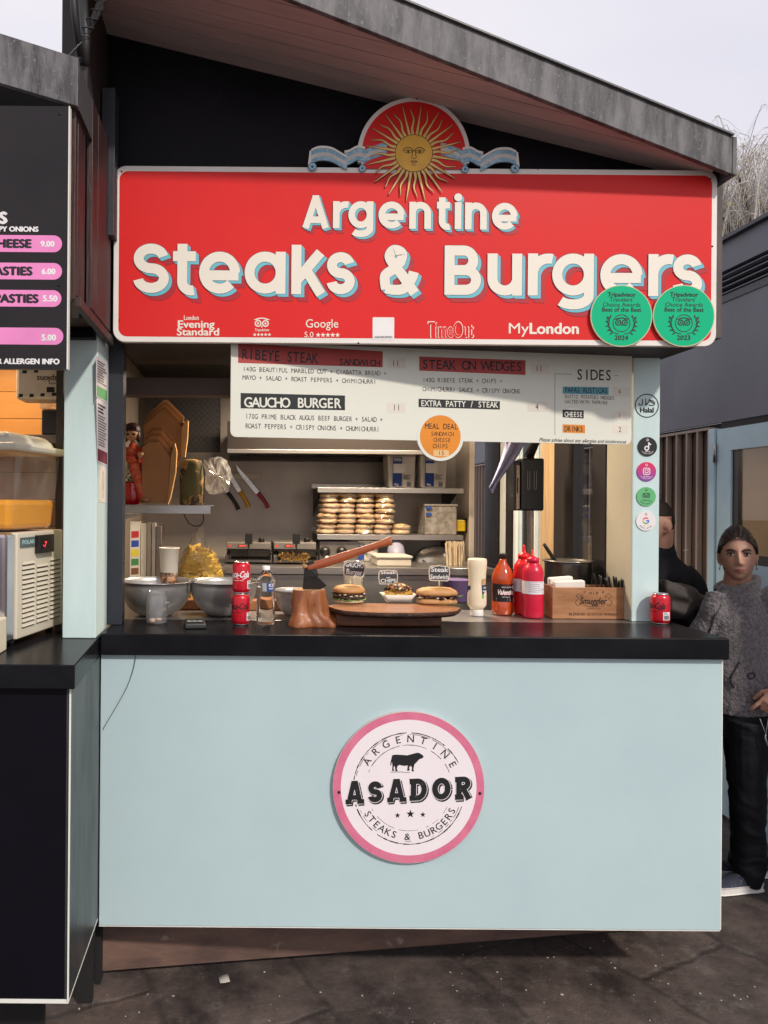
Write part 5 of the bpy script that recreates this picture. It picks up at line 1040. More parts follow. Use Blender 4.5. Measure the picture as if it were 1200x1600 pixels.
fill = (('steak', patty, 22, .010), ('sauce', cheese, 14, .007), ('pepper_strip', chim, 9, .006), ('salad', leaf, 10, .007))
for nm_, mt_, cnt, sz in fill:
    mb = MB()
    for k in range(cnt):
        a = 2 * math.pi * R.random(); s_ = R.uniform(.78, 1.02); mb.ball(c + V((.074 * s_ * math.cos(a), .043 * s_ * math.sin(a), .027 + R.uniform(-.006, .006))), (sz * R.uniform(.9, 1.7), sz, sz * R.uniform(.35, .7)), 9, 0, .7, k * 3.1)
    mb.build(nm_, mt_, sw)
loaf(.033, .063, .077, .045, False, 'top_roll', bunm)
mb = MB(); mb.tube([c + V((.070, -.02, .028)), c + V((.083, -.025, .031)), c + V((.092, -.03, .036))], [.003, .002, .0008], 6); mb.build('leaf_tip', leaf, sw)
c = onZ(622, 940, ZT); tr = thing('food_tray', (c.x, c.y, ZT), 'white paper tray heaped with steak and chips, middle of the serving board', 'food tray')
def trpts(sx, sy, z): return [c + V((x, y, z)) for x, y in rrect(-sx, -sy, sx, sy, .012, 4)]
mb = MB(); lo_, hi_, hi2, lo2 = trpts(.046, .030, .0006), trpts(.066, .047, .031), trpts(.0645, .0455, .031), trpts(.0447, .0287, .003); n = len(lo_)
mb.add(lo_ + hi_ + hi2 + lo2, [(i * n + k, i * n + (k + 1) % n, (i + 1) * n + (k + 1) % n, (i + 1) * n + k) for i in range(3) for k in range(n)] + [list(range(n - 1, -1, -1)), [3 * n + k for k in range(n)]], 0, True); mb.build('paper_tray', M('white paper tray', (.78, .73, .64), .6), tr)
fry_m = M('golden chip', (.66, .40, .10), .5, col2=(.52, .27, .05), nscale=20); crumb = M('brown crispy onion', (.40, .18, .06), .6, col2=(.26, .10, .03), nscale=40)
mb = MB()
for k in range(34):
    a, s_ = R.uniform(0, 6.28), R.random() ** .5; q = c + V((.054 * s_ * math.cos(a), .036 * s_ * math.sin(a), .026 + .026 * (1 - s_))); dr = V((R.uniform(-1, 1), R.uniform(-1, 1), R.uniform(-.2, .5))).normalized() * R.uniform(.014, .026); mb.tube([q - dr, q + dr], .0045, 5, smooth=False)
mb.build('chip', fry_m, tr)
for nm_, mt_, cnt, sz, hz_ in (('steak_piece', patty, 16, .010, .012), ('sauce', cheese, 12, .008, .016), ('crispy_onion', crumb, 70, .0042, .019)):
    mb = MB()
    for k in range(cnt):
        a, s_ = R.uniform(0, 6.28), R.random() ** .5 * .95; mb.ball(c + V((.052 * s_ * math.cos(a), .035 * s_ * math.sin(a), .030 + hz_ + .021 * (1 - s_ ** 2))), (sz * R.uniform(.7, 1.6), sz * R.uniform(.7, 1.3), sz * .7), 8, 0, .8, k * 1.7)
    mb.build(nm_, mt_, tr)
# --- three chalk tags on sticks
slate = M('slate black tag', (.03, .03, .032), .6, col2=(.06, .06, .062), nscale=30); chalk = M('chalk white', (.72, .70, .68), .8)
def chalk_tag(cx, cy, w, h, Y, lines, label, base_z, tilt=0.0):
    o = P(cx, cy, Y); t_ = thing('chalk_tag', (o.x, o.y, base_z), label, 'sign', 'chalk tags on sticks'); s_ = Y / F; w *= s_; h *= s_
    u = V((math.cos(tilt), 0, math.sin(tilt))); v = V((-math.sin(tilt), 0, math.cos(tilt))); S_ = Surf(o, u, v, .0003)
    def shape(a, b): return [(a * .46, b * .40), (a * .40, b * .5), (a * .12, b * .5), (0, b * .56), (-a * .12, b * .5), (-a * .40, b * .5), (-a * .46, b * .40), (-a * .5, b * .1), (-a * .46, -b * .40), (-a * .40, -b * .5), (a * .40, -b * .5), (a * .46, -b * .40), (a * .5, b * .1)][::-1]
    slab(S_, shape(w, h), .003, M('pale bare wood', (.58, .50, .38), .6), 'tag_back', t_, 0); m2 = MB(); S_.poly(m2, shape(w * .9, h * .86), 1.2); m2.build('slate_face', slate, t_); m2 = MB(); nl = len(lines)
    for i, (tx_, wf, cf) in enumerate(lines): S_.text(m2, tx_, -w * wf / 2, h * (.5 - (i + .86) / nl * .92), h * cf, 2, bold=.035, w=w * wf, slant=.06 * (i % 2))
    m2.build('lettering', chalk, t_); m2 = MB(); b_ = S_.at(0, -h * .45, -4); m2.tube([b_, V((o.x, o.y + .002, base_z))], .0022, 6); m2.build('stick', MATS['pale bare wood'], t_)
b1 = bg_.location; b2 = tr.location; b3 = sw.location
chalk_tag(553.5, 889, 35, 25, b1.y, (('GAUCHO', .82, .30), ('Burger', .72, .32)), 'slate tag chalked Gaucho Burger, planted in the burger', ZT + .0677, rad(-5))
chalk_tag(606.5, 902, 31, 22, b2.y + .02, (('Steak', .78, .24), ('on', .22, .13), ('CHIPS', .78, .26)), 'slate tag chalked Steak on Chips, planted in the tray', ZT + .045, rad(1))
chalk_tag(686.5, 896, 34, 24, b3.y, (('Steak', .80, .30), ('Sandwich', .84, .28)), 'slate tag chalked Steak Sandwich, planted in the roll', ZT + .0630, rad(-1))
# --- sauces
p = P2(745, 962); mo = thing('sauce_bottle', (p.x, p.y, ZC), 'cream mayonnaise squeeze bottle standing upside down on its cap', 'sauce bottle'); mayo = M('cream mayonnaise plastic', (.78, .66, .48), .35, sss=.1)
mb = MB(); mb.lathe([(.024, .0006), (.025, .003), (.025, .024), (.024, .026)], p, 28); mb.build('cap', wht, mo)
mb = MB(); mb.lathe([(.024, .0265), (.034, .038), (.0375, .046), (.0375, .088), (.034, .120), (.0345, .165), (.0375, .198), (.0380, .222), (.0355, .228), (.02, .230)], p, 32, squash=.75); mb.build('bottle_body', mayo, mo)
S = Cyl(p, .0375, -90); S.c = p + V((0, .009, 0)); mb = MB(); S.band(mb, .012, .045, .072, .135, 1); lb = mb.build('label', M('dark blue label', (.02, .035, .11), .4), mo)
mb = MB(); S.band(mb, .012, .045, .072, .088, 2); mb.build('label_green', M('label green', (.20, .42, .05), .4), lb); mb = MB(); S.band(mb, .012, .034, .125, .150, 2); mb.build('label_picture', M('sandwich print', (.45, .20, .08), .4, col2=(.6, .4, .2), nscale=90), lb)
mb = MB(); S.band(mb, -.052, -.034, .075, .120, 1); mb.build('label', MATS['dark blue label'], mo)
mb = MB(); S.text(mb, 'mayo', .015, .098, .008, 3, bold=.05); S.ring(mb, (.022, .114), .002, .004, 3, n=12); S.ring(mb, (.031, .114), .002, .004, 3, n=12); mb.build('lettering', white_p, lb)
p = P2(785, 960); hs = thing('sauce_bottle', (p.x, p.y, ZC), 'glass bottle of orange-red hot sauce with a black label and black cap', 'sauce bottle'); hot = M('hot sauce', (.46, .062, .012), .14, coat=.8, col2=(.40, .05, .01), sss=.05)
mb = MB(); mb.lathe([(.036, .001), (.0415, .006), (.0425, .020), (.0425, .050), (.0415, .053), (.0415, .128), (.0425, .131), (.0425, .150), (.040, .164), (.031, .184), (.019, .203), (.0145, .213), (.0135, .226)], p, 36); mb.build('bottle_body', hot, hs)
mb = MB(); mb.lathe([(.0125, .2262), (.0155, .2265), (.0155, .245), (.0145, .247)], p, 24); mb.build('cap', MATS['black plastic'], hs)
S = Cyl(p, .0417, -90); mb = MB(); S.band(mb, -.062, .060, .056, .126, 1, n=30); lb = mb.build('label', M('black label', (.013, .012, .013), .35), hs)
mb = MB(); S.text(mb, 'Valentina', 0, .085, .019, 3, slant=.22, bold=.05, align='c', w=.070); S.text(mb, 'SALSA PICANTE', .006, .112, .0045, 3, bold=.02, align='c'); S.text(mb, 'HOT SAUCE', .0, .073, .004, 3, align='c')
S.poly(mb, [(.016, .058), (.040, .058), (.040, .071), (.016, .071)], 2.4)
for i in range(4): S.poly(mb, [(-.038, .060 + i * .003), (.006, .060 + i * .003), (.006, .0612 + i * .003), (-.038, .0612 + i * .003)], 2.4)
mb.build('lettering', white_p, lb); mb = MB(); S.text(mb, 'Valentina', .0008, .0838, .019, 2, slant=.22, bold=.09, align='c', w=.072); S.poly(mb, [(-.034, .096), (-.026, .107), (-.018, .103), (-.014, .095), (-.024, .092)], 2.1); S.text(mb, 'ETIQUETA NEGRA', .006, .119, .003, 2.2, align='c'); mb.build('red_print', M('label red', (.50, .03, .03), .4), lb)
mb = MB(); S.ring(mb, (.034, .113), .004, .0075, 3.2, n=18); mb.build('seal', white_p, lb)
redp = M('soft red plastic', (.60, .012, .045), .32, sss=.15, spec=.45); redd = M('bright red plastic', (.62, .012, .016), .3, spec=.45); paperl = M('white paper label', (.76, .70, .72), .55)
def squeeze(px, py, hscale, label, mat, nozzle, seed):
    p = P2(px, py); t_ = thing('squeeze_bottle', (p.x, p.y, ZC), label, 'squeeze bottle', 'red squeeze bottles'); k = hscale
    mb = MB(); mb.lathe([(.034, .0008), (.0385, .004), (.0400, .012), (.0400, .096 * k), (.0396, .100 * k), (.0400, .104 * k), (.0400, .188 * k), (.0385, .197 * k), (.030, .212 * k), (.023, .222 * k), (.022, .226 * k)], p, 36); mb.build('bottle_body', mat, t_)
    z = .226 * k; mb = MB(); mb.lathe([(.0215, z + .0005), (.0235, z + .001), (.0235, z + .016), (.019, z + .020)] + ([(.010, z + .024), (.0075, z + .030), (.005, z + .052), (.0035, z + .056)] if nozzle else [(.012, z + .0205), (.0118, z + .022)]), p, 28); mb.build('cap', mat, t_)
    if not nozzle: mb = MB(); mb.lathe([(.010, z + .0222), (.007, z + .026), (.0045, z + .048), (.003, z + .050)], p + V((.0, .004, 0)), 16); mb.build('nozzle', redd, t_)
    S_ = Cyl(p, .0402, -90); mb = MB(); S_.band(mb, -.070, .060, .096, .146, 1, n=26); lb = mb.build('label', paperl, t_); mb = MB(); rr = random.Random(seed)
    for i in range(5):
        zz = .135 - i * .0075; S_.band(mb, -.030, -.030 + rr.uniform(.03, .05), zz, zz + .0013, 2, n=6)
    S_.ring(mb, (.040 - .012, .112), .0085, .0094, 2, n=20); S_.text(mb, 'USE', .028, .112, .0035, 2, align='c'); S_.band(mb, -.034, .044, .142, .1426, 2, n=8); mb.build('print_line', MATS['black print'], lb)
squeeze(818, 960, 1.0, 'red squeeze bottle with a pointed nozzle, behind its twin', redd, True, 3); squeeze(832, 965, .96, 'red squeeze bottle with a white label, in front of its twin', redp, False, 5)
# --- wooden box with napkins and cutlery
f0, f1 = P2(863, 967), P2(982, 965); f1.y = f0.y; W_ = f1.x - f0.x; Dp = .115; hb_ = P(900, 918, f0.y).z - ZC
bx = thing('wooden_box', ((f0.x + f1.x) / 2, f0.y + Dp / 2, ZC), 'old wooden whisky crate box with black lettering at the foot of the pale post', 'box')
bw_ = M('worn pine box', (.40, .19, .085), .5, col2=(.27, .115, .045), nscale=5, stretch=(1.2, 4, 5), bump=.12, wear=((.12, .05, .02), 14, .66))
x0, x1, y0, y1 = f0.x, f1.x, f0.y, f0.y + Dp
for nm_, q in (('front_board', (x0, x1, y0, y0 + .011, ZC + .0008, ZC + hb_)), ('back_board', (x0, x1, y1 - .011, y1, ZC + .0008, ZC + hb_)), ('end_board', (x0 + .0003, x0 + .011, y0 + .0113, y1 - .0113, ZC + .0012, ZC + hb_ + .004)), ('end_board', (x1 - .011, x1 - .0003, y0 + .0113, y1 - .0113, ZC + .0012, ZC + hb_ + .004)), ('bottom_board', (x0 + .0113, x1 - .0113, y0 + .0113, y1 - .0113, ZC + .001, ZC + .010))):
    mb = MB(); mb.box(*q); mb.build(nm_, bw_, bx, bevel=.0018)
S = Surf((x0, y0 - .0002, ZC), (1, 0, 0), (0, 0, 1)); mb = MB(); cxm = W_ * .5
S.text(mb, 'OLD', cxm, hb_ * .79, .009, 1, bold=.04, align='c', track=.35); S.text(mb, 'Smuggler', cxm - .004, hb_ * .48, .025, 1, bold=.045, slant=.2, align='c', w=.105); S.text(mb, 'Established 1835', cxm, hb_ * .32, .0048, 1, align='c', track=.06); S.text(mb, 'BLENDED SCOTCH WHISKY', cxm, hb_ * .12, .0095, 1, bold=.03, align='c', w=W_ * .60, track=.08)
for sg in (-1, 1):
    S.ribbon(mb, [(p_.x, p_.y) for p_ in spline([(cxm + sg * .052, hb_ * .83), (cxm + sg * .068, hb_ * .74), (cxm + sg * .058, hb_ * .66), (cxm + sg * .071, hb_ * .55), (cxm + sg * .064, hb_ * .44), (cxm + sg * .05, hb_ * .46)], 6)], .0016, 1.6); S.ring(mb, (cxm + sg * .048, hb_ * .74), .004, .0055, 1.3, n=14); S.ring(mb, (cxm + sg * .036, hb_ * .86), .003, .0044, 1.3, n=14)
S.ribbon(mb, [(p_.x, p_.y) for p_ in spline([(cxm - .04, hb_ * .44), (cxm, hb_ * .385), (cxm + .04, hb_ * .43)], 6)], .0014, 1.6)
mb.build('lettering', M('burnt black print', (.03, .014, .008), .7), bx)
npm = M('white paper napkin', (.74, .68, .62), .8)
for i, (xa, xb, ya, zt, lab, tl) in enumerate(((.004, .125, .020, .036, 'flat white napkin stack standing nearest in the wooden box', .01), (.0, .095, .060, .052, 'taller white napkin stack leaning behind in the wooden box', .02))):
    n_ = thing('napkin_stack', (x0 + (xa + xb) / 2 + .012, y0 + ya + .01, ZC + .011), lab, 'napkins', 'napkins in the wooden box'); m2 = MB(); m2.hexa([V((x0 + .013 + xa, y0 + ya, ZC + .011)), V((x0 + .013 + xb, y0 + ya, ZC + .011)), V((x0 + .013 + xb, y0 + ya + .03, ZC + .011)), V((x0 + .013 + xa, y0 + ya + .03, ZC + .011)), V((x0 + .013 + xa, y0 + ya, ZC + hb_ + zt * .55)), V((x0 + .013 + xb, y0 + ya, ZC + hb_ + zt * .7)), V((x0 + .013 + xb, y0 + ya + .028, ZC + hb_ + zt * .75)), V((x0 + .013 + xa, y0 + ya + .028, ZC + hb_ + zt * .6))]); m2.build('folded_paper', npm, n_, bevel=.006)
cut = M('black plastic cutlery', (.018, .018, .02), .35)
for k in range(14):
    rr = random.Random(k + 40); bx_ = x1 - .025 - (k % 7) * .012; by_ = y0 + .025 + (k // 7) * .035; ln = .150 + rr.uniform(-.01, .012); dx = rr.uniform(-.30, -.02) if k % 7 > 3 else rr.uniform(-.12, .10); top_ = V((bx_ + dx * ln, by_ + rr.uniform(-.02, .02), ZC + .011 + ln)); b0 = V((bx_, by_, ZC + .0112)); mid_ = b0.lerp(top_, .62)
    o_ = MB(); o_.tube([b0, mid_, b0.lerp(top_, .78), b0.lerp(top_, .93), top_], [(.0035, .0016), (.0035, .0016), (.008, .002), (.009, .0022), (.004, .0012)], 8, flat=(0, 1, 0)); tag(o_.build('plastic_cutlery', cut, origin=b0), 'black plastic cutlery standing in the wooden box beside the post', 'cutlery', 'black cutlery in the wooden box')
# --- dark bin with a pen behind the box
p = onZ(890, 955, ZC); p.y += .02; pn = thing('metal_pot', (p.x, p.y, ZC), 'dark square metal pot with a rolled rim behind the wooden box', 'pot'); zt2 = P(890, 876, p.y).z - ZC; mb = MB(); rx_ = 34 * p.y / F
mb.lathe([(rx_ * .9, .001), (rx_ * .97, .02), (rx_, zt2 - .012), (rx_ * 1.03, zt2 - .004)], p, 36); mb.build('pot_body', M('dark grey metal', (.10, .10, .10), .3, metal=.8), pn); mb = MB(); mb.lathe([(rx_ * 1.0, zt2 - .0036), (rx_ * 1.10, zt2 - .002), (rx_ * 1.10, zt2 + .002), (rx_ * .98, zt2 + .003), (rx_ * .96, zt2 - .01)], p, 36); mb.build('rim', M('worn metal rim', (.34, .31, .27), .35, metal=.8), pn)
mb = MB(); a_, b_ = P(850, 850, p.y - .03), P(872, 884, p.y - .02); mb.tube([a_, a_.lerp(b_, .15), b_], [.007, .0075, .0085], 10); pe = mb.build('marker_pen', MATS['black plastic'], origin=b_); tag(pe, 'black marker pen leaning in the dark metal pot', 'pen')
# --- card reader, clear jar
p = P2(305, 981); cr = thing('card_reader', (p.x, p.y, ZC), 'small black card reader lying on the black counter', 'card reader'); Mr = Matrix.Translation(p) @ Matrix.Rotation(rad(8), 4, 'Z'); mb = MB(Mr); mb.hexa([V((-.039, -.03, .001)), V((.039, -.03, .001)), V((.039, .05, .001)), V((-.039, .05, .001)), V((-.036, -.027, .018)), V((.036, -.027, .018)), V((.036, .047, .026)), V((-.036, .047, .026))]); mb.build('reader_body', MATS['black plastic'], cr, bevel=.004)
for i in range(3): mb = MB(Mr); mb.box(-.028 + i * .019, -.013 + i * .019, -.02 + .012, .006 + .012, .0225, .0237); mb.build('key', M('pale grey key', (.26, .27, .27), .4), cr)
mb = MB(Mr); mb.box(-.03, .03, .022, .044, .0255, .0266); mb.build('screen', M('dark green screen', (.03, .05, .05), .15), cr)
p = P2(245, 974); jr = thing('clear_jar', (p.x, p.y, ZC), 'empty clear plastic jar with a ridged neck holding a few bits', 'jar'); mb = MB(); mb.lathe([(.034, .001), (.0385, .004), (.0395, .012), (.0395, .092), (.037, .100), (.0355, .103), (.0368, .106), (.0355, .109), (.0368, .112), (.0355, .115), (.0365, .119), (.0352, .119), (.0345, .104), (.038, .092), (.038, .010), (.033, .004)], p, 32); mb.build('jar_body', thin_glass('jar plastic', (.97, .97, .97), 1.5, .04, .035), jr)
mb = MB()
for k in range(5): mb.ball(p + V((R.uniform(-.02, .024), R.uniform(-.02, .02), .011 + R.uniform(0, .006))), (.011, .009, .006), 8, 0, .6, k)
mb.build('crumpled_bit', M('pale crumb', (.55, .38, .28), .7), jr)
# --- steel bowls
bowl_m = M('brushed bowl steel', (.50, .48, .46), .36, metal=.72, rvar=.08)
def bowl(px, rimy, r_px, Y, h, label, contents):
    c = P(px, rimy, Y); k = Y / F; r = r_px * k; c.z = ZC; t_ = thing('steel_bowl', (c.x, Y, ZC), label, 'bowl', 'steel mixing bowls'); n = 9
    prof = [(r * .30, .001), (r * .46, .004)] + [(r * math.sin(rad(28 + 62 * i / n)), h * (1 - math.cos(rad(28 + 62 * i / n)) / math.cos(rad(28))) + .004) for i in range(1, n + 1)]
    prof += [(r * 1.035, h + .004), (r * 1.035, h + .006), (r * .985, h + .005)] + [(x * .985, z + .001) for x, z in prof[:-1][::-1]]
    m2 = MB(); m2.lathe(prof, c, 48); m2.build('bowl_wall', bowl_m, t_)
    if contents:
        m2 = MB()
        for i in range(40): a, s_ = R.uniform(0, 6.28), R.random() ** .5; m2.ball(c + V((r * .8 * s_ * math.cos(a), r * .8 * s_ * math.sin(a), h * .72 + R.uniform(-.008, .012))), (.02, .014, .008), 8, 0, .8, i)
        m2.build('salad', leaf, t_)
    return c, r
bowl(244, 911, 57, 2.90, .132, 'steel mixing bowl with a torn white label behind the clear jar', False); bowl(349, 909, 53, 2.92, .130, 'steel mixing bowl filled with salad behind the stacked cans', True); bowl(460, 924, 31, 2.93, .095, 'smallest steel bowl, between the water bottle and the stump', False)
S = Cyl(P(244, 911, 2.90) * 1, .118, -90); S.c = V((P(244, 911, 2.90).x, 2.90, ZC)); S.r = .127; mb = MB(); S.poly(mb, [(.052, .062), (.085, .070), (.090, .098), (.080, .108), (.056, .100), (.048, .084)], 1); tag(mb.build('torn_label', M('torn white label', (.74, .72, .70), .6), origin=S.at(.07, .06, 1)), 'torn white paper label stuck to the steel bowl', 'label')
mb = MB(); q = [P(318, 904, 2.86), P(290, 915, 2.86), P(262, 922, 2.9)]; mb.tube([P(276, 921, 2.93), P(300, 910, 2.80), P(306, 904, 2.79)], [.004, .0045, .006], 8); tag(mb.build('spoon_handle', bowl_m, origin=P(276, 921, 2.93)), 'steel spoon leaning out of the bowl behind the jar', 'spoon')
mb = MB(); mb.box(P(272, 950, 3.06).x, P(448, 950, 3.06).x, 3.05, 3.118, ZC, ZC + .040); tag(mb.build('chopping_board', M('orange brown board', (.36, .14, .05), .5, nscale=4, stretch=(1, 5, 5)), origin=P(350, 950, 3.08), bevel=.004), 'orange brown chopping block behind the steel bowls', 'board')
# ------------------------------------------------------------------ inside the stall: wall shelf things
# doll in a red kimono
skin_d = M('doll skin', (.56, .30, .17), .5, rvar=.05); kim = M('red kimono print', (.52, .045, .02), .55, col2=(.60, .16, .07), nscale=38, lo=.45, hi=.60, wear=((.70, .48, .36), 55, .64)); hair_d = M('dark brown doll hair', (.035, .012, .012), .5)
Yd = 3.40; o = P(214, 786, Yd); k = Yd / F; dl = thing('doll', (o.x, Yd, ZS), 'doll with bobbed brown hair in a red patterned kimono on the wall shelf', 'doll')
def D(px, py, dy=0.0): q = P(px, py, Yd); q.y += dy; return q
mb = MB(); hc = D(206, 677); mb.ball(hc, (12.2 * k, 11.5 * k, 12.5 * k), 20); mb.tube([D(207, 688), D(208.5, 697)], [3.2 * k, 3.0 * k], 10); mb.tube([D(219, 716, -.03), D(224, 708, -.035)], [3.0 * k, 3.4 * k], 8); mb.tube([D(224, 780, -.02), D(233, 782, -.035)], [4 * k, 2.5 * k], 8); mb.build('doll_body', skin_d, dl)
mb = MB(); mb.ball(hc + V((0, .006, 4.0 * k)), (14.2 * k, 13.0 * k, 13.2 * k), 22); mb.ball(hc + V((-9.5 * k, .005, -4 * k)), (4.8 * k, 9 * k, 10 * k), 12); mb.ball(hc + V((10 * k, .006, -4 * k)), (4.5 * k, 9 * k, 10 * k), 12)
for i in range(6): x = -8 + i * 3.2; mb.tube([hc + V((x * k, -.036, 9 * k)), hc + V((x * k, -.0375, 2.0 * k))], [1.9 * k, .8 * k], 6)
mb.build('hair', hair_d, dl)
mb = MB()
for sg in (-1, 1): mb.ball(hc + V((sg * 5 * k, -11.2 * k, -2.5 * k)), (2.9 * k, 1.2 * k, 1.9 * k), 10)
mb.ball(hc + V((0, -11.3 * k, -8.0 * k)), (1.2 * k, .9 * k, .9 * k), 8); mb.build('painted_eye', M('painted dark brown', (.05, .02, .02), .5), dl)
mb = MB(); mb.tube([D(208, 692), D(208, 702), D(210, 716), D(212, 735), D(218, 755), D(223, 778), D(225, 784)], [(5 * k, 4 * k), (10 * k, 7 * k), (11 * k, 8 * k), (10.5 * k, 8 * k), (9.5 * k, 8 * k), (8.5 * k, 7 * k), (8 * k, 7 * k)], 16); mb.build('kimono', kim, dl)
mb = MB(); mb.tube([D(200, 699), D(197, 712), D(204, 719, -.025), D(214, 717, -.035)], [5 * k, 6 * k, 6.5 * k, 6 * k], 10); mb.tube([D(216, 699), D(222, 714), D(220, 722, -.03)], [5 * k, 6 * k, 5 * k], 10); mb.tube([D(226, 700), D(229, 722), D(227, 727)], [2 * k, 4.5 * k, 3 * k], 8); mb.build('sleeve', kim, dl)
mb = MB(); mb.tube([D(219, 708, -.03), D(221, 716, -.032)], [(3.5 * k, 2 * k)] * 2, 8); mb.build('sash', M('pale sash', (.60, .46, .30), .6), dl)
p = P(205, 786, 3.36); pt = thing('plant_pot', (P(204, 786, 3.36).x, 3.40, ZS), 'shiny red rounded pot holding a small green tinsel tree beside the doll', 'pot'); kk = 3.36 / F; cx = P(203, 786, 3.4).x
mb = MB(); mb.lathe([(9 * kk, .001), (15 * kk, .006), (16.5 * kk, .03), (16 * kk, 34 * kk), (14.5 * kk, 37 * kk), (13 * kk, 35 * kk)], (cx, 3.42, ZS), 26, squash=.8); mb.build('pot_body', M('glossy red enamel', (.50, .008, .015), .2, coat=.5), pt)
mb = MB()
for i in range(620):
    f_ = R.random(); a = R.uniform(0, 6.28); r_ = 14 * kk * (1 - f_ * .85) * R.uniform(.5, 1); q = V((cx + r_ * math.cos(a), 3.42 + r_ * .8 * math.sin(a), ZS + 36 * kk + f_ * 38 * kk)); d = V((math.cos(a), math.sin(a), R.uniform(-.5, .4))).normalized() * .022; s_ = V((-math.sin(a), math.cos(a), 0)) * .0045; mb.add([q - s_, q + s_, q + d], [(0, 1, 2)])
tre = mb.build('tree_needles', M('tinsel green', (.05, .20, .10), .4, col2=(.10, .34, .18), nscale=60, metal=.2), pt)
mb = MB()
for i in range(16): f_ = R.random(); a = R.uniform(3.3, 6.1); r_ = 14 * kk * (1 - f_ * .8); mb.ball((cx + r_ * math.cos(a), 3.42 + r_ * .8 * math.sin(a) - .008, ZS + 36 * kk + f_ * 36 * kk), .0032, 6)
mb.build('bauble', M('silver bead', (.7, .7, .65), .3, metal=.7), pt)
# folded kraft cartons: three nested piles
kraft = M('brown kraft card', (.40, .19, .075), .65, col2=(.34, .155, .06), nscale=5); kraftd = M('shaded brown kraft card', (.27, .12, .045), .65); krafte = M('pale cut card edge', (.56, .31, .12), .7)  # darker kraft paints in the shade gaps between cards
def cartons(base_px, pts_px, Y, n, step, label, flap):
    q = P(base_px, 786, Y); t_ = thing('carton_stack', (q.x, Y, ZS), label, 'food cartons', 'kraft cartons on the wall shelf')
    for i in range(n):
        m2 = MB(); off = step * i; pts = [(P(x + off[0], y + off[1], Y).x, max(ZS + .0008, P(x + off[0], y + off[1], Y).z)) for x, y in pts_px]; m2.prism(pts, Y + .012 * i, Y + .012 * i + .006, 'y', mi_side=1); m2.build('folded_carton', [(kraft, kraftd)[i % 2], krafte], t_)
    m2 = MB(); q_ = [P(x, y, Y - .003) for x, y in flap]; q_ = [V((v_.x, v_.y, max(ZS + .0008, v_.z))) for v_ in q_]; dd = V((0, .045, 0)); m2.add(q_ + [x + dd for x in q_], [list(range(len(q_)))[::-1], [i + len(q_) for i in range(len(q_))]] + [(i, (i + 1) % len(q_), (i + 1) % len(q_) + len(q_), i + len(q_)) for i in range(len(q_))]); m2.build('carton_flap', krafte, t_)
class _S(tuple):
    def __mul__(s, i): return (s[0] * i, s[1] * i)
cartons(245, [(222, 786), (222, 700), (232, 691), (247, 691), (266, 714), (262, 786)], 3.38, 6, _S((1.0, -5.0)), 'pile of open brown kraft cartons standing behind the doll', [(262, 788), (267, 714), (273, 692), (276, 706), (274, 738), (266, 778)])
cartons(265, [(226, 700), (224, 666), (252, 641), (258, 641), (284, 667), (284, 712), (276, 730), (262, 714)], 3.56, 5, _S((.6, -4.6)), 'upper pile of brown kraft cartons leaning at the corner of the shelf', [(283, 713), (284, 668), (292, 655), (294, 657), (293, 682), (289, 714)])
# camouflage bottle bag with a cord, and a clear plastic bag behind it
Yc = 3.36; q = P(299, 786, Yc); cm = thing('camouflage_bag', (q.x, Yc, ZS), 'upright camouflage fabric bottle bag with a black cord on the wall shelf', 'bag'); kc = Yc / F; camo = M('camouflage fabric', (.10, .085, .03), .8, col2=(.42, .22, .07), nscale=11, lo=.52, hi=.55, detail=2, bump=.1, wear=((.028, .022, .02), 13, .53))
mb = MB(); mb.lathe([(16 * kc, .001), (18.5 * kc, .008), (18.5 * kc, 45 * kc), (17.5 * kc, 64 * kc), (15.5 * kc, 70 * kc), (8 * kc, 72 * kc), (.001, 72 * kc)], (q.x, Yc, ZS), 24, squash=.8); mb.build('fabric_body', camo, cm)
mb = MB(); mb.tube(spline([P(314, 724, Yc - .01), P(320, 735, Yc - .02), P(319, 760, Yc - .02), P(318, 786, Yc - .02)], 6), .0028, 6); mb.build('cord', MATS['black plastic'], cm)
def crumple(name, pts, Y, dep, mat, label, cat, seed, amp=.02, base=None):
    """a crumpled bag: a lumpy closed skin following an outline"""
    m2 = MB(); n = 40; cx_ = sum(p_[0] for p_ in pts) / len(pts); cy_ = sum(p_[1] for p_ in pts) / len(pts); ol = []; sp_ = spline([V((x, y, 0)) for x, y in pts + pts[:1]], 5)[:-1]; rows = []
    for f_ in (-1, -.85, -.5, 0, .5, .85, 1):
        s_ = math.sqrt(max(0, 1 - f_ * f_)) if abs(f_) < 1 else .02; s_ = s_ ** .7
        rows.append([P(cx_ + (p_.x - cx_) * s_, cy_ + (p_.y - cy_) * s_, Y) + V((amp * .35 * noise.noise(V((i * .7, f_ * 4, seed))), f_ * dep + amp * noise.noise(V((i * .45, f_ * 3 + 7, seed))), amp * .35 * noise.noise(V((i * .6, f_ * 4, seed + 9))))) for i, p_ in enumerate(sp_)])
    m = len(sp_); m2.add([q_ for r_ in rows for q_ in r_], [(i * m + j, i * m + (j + 1) % m, (i + 1) * m + (j + 1) % m, (i + 1) * m + j) for i in range(6) for j in range(m)], 0, False); o_ = P(cx_, max(p_[1] for p_ in pts), Y)
    return tag(m2.build(name, mat, origin=base or o_), label, cat)
filmy = thin_glass('crinkled clear film', (.92, .90, .87), 2.2, .10, .16)
crumple('plastic_bag', [(318, 718), (345, 714), (358, 728), (362, 750), (352, 768), (330, 772), (320, 760)], 3.62, .05, filmy, 'crumpled clear plastic bag hanging behind the camouflage bag', 'plastic bag', 3, .03)
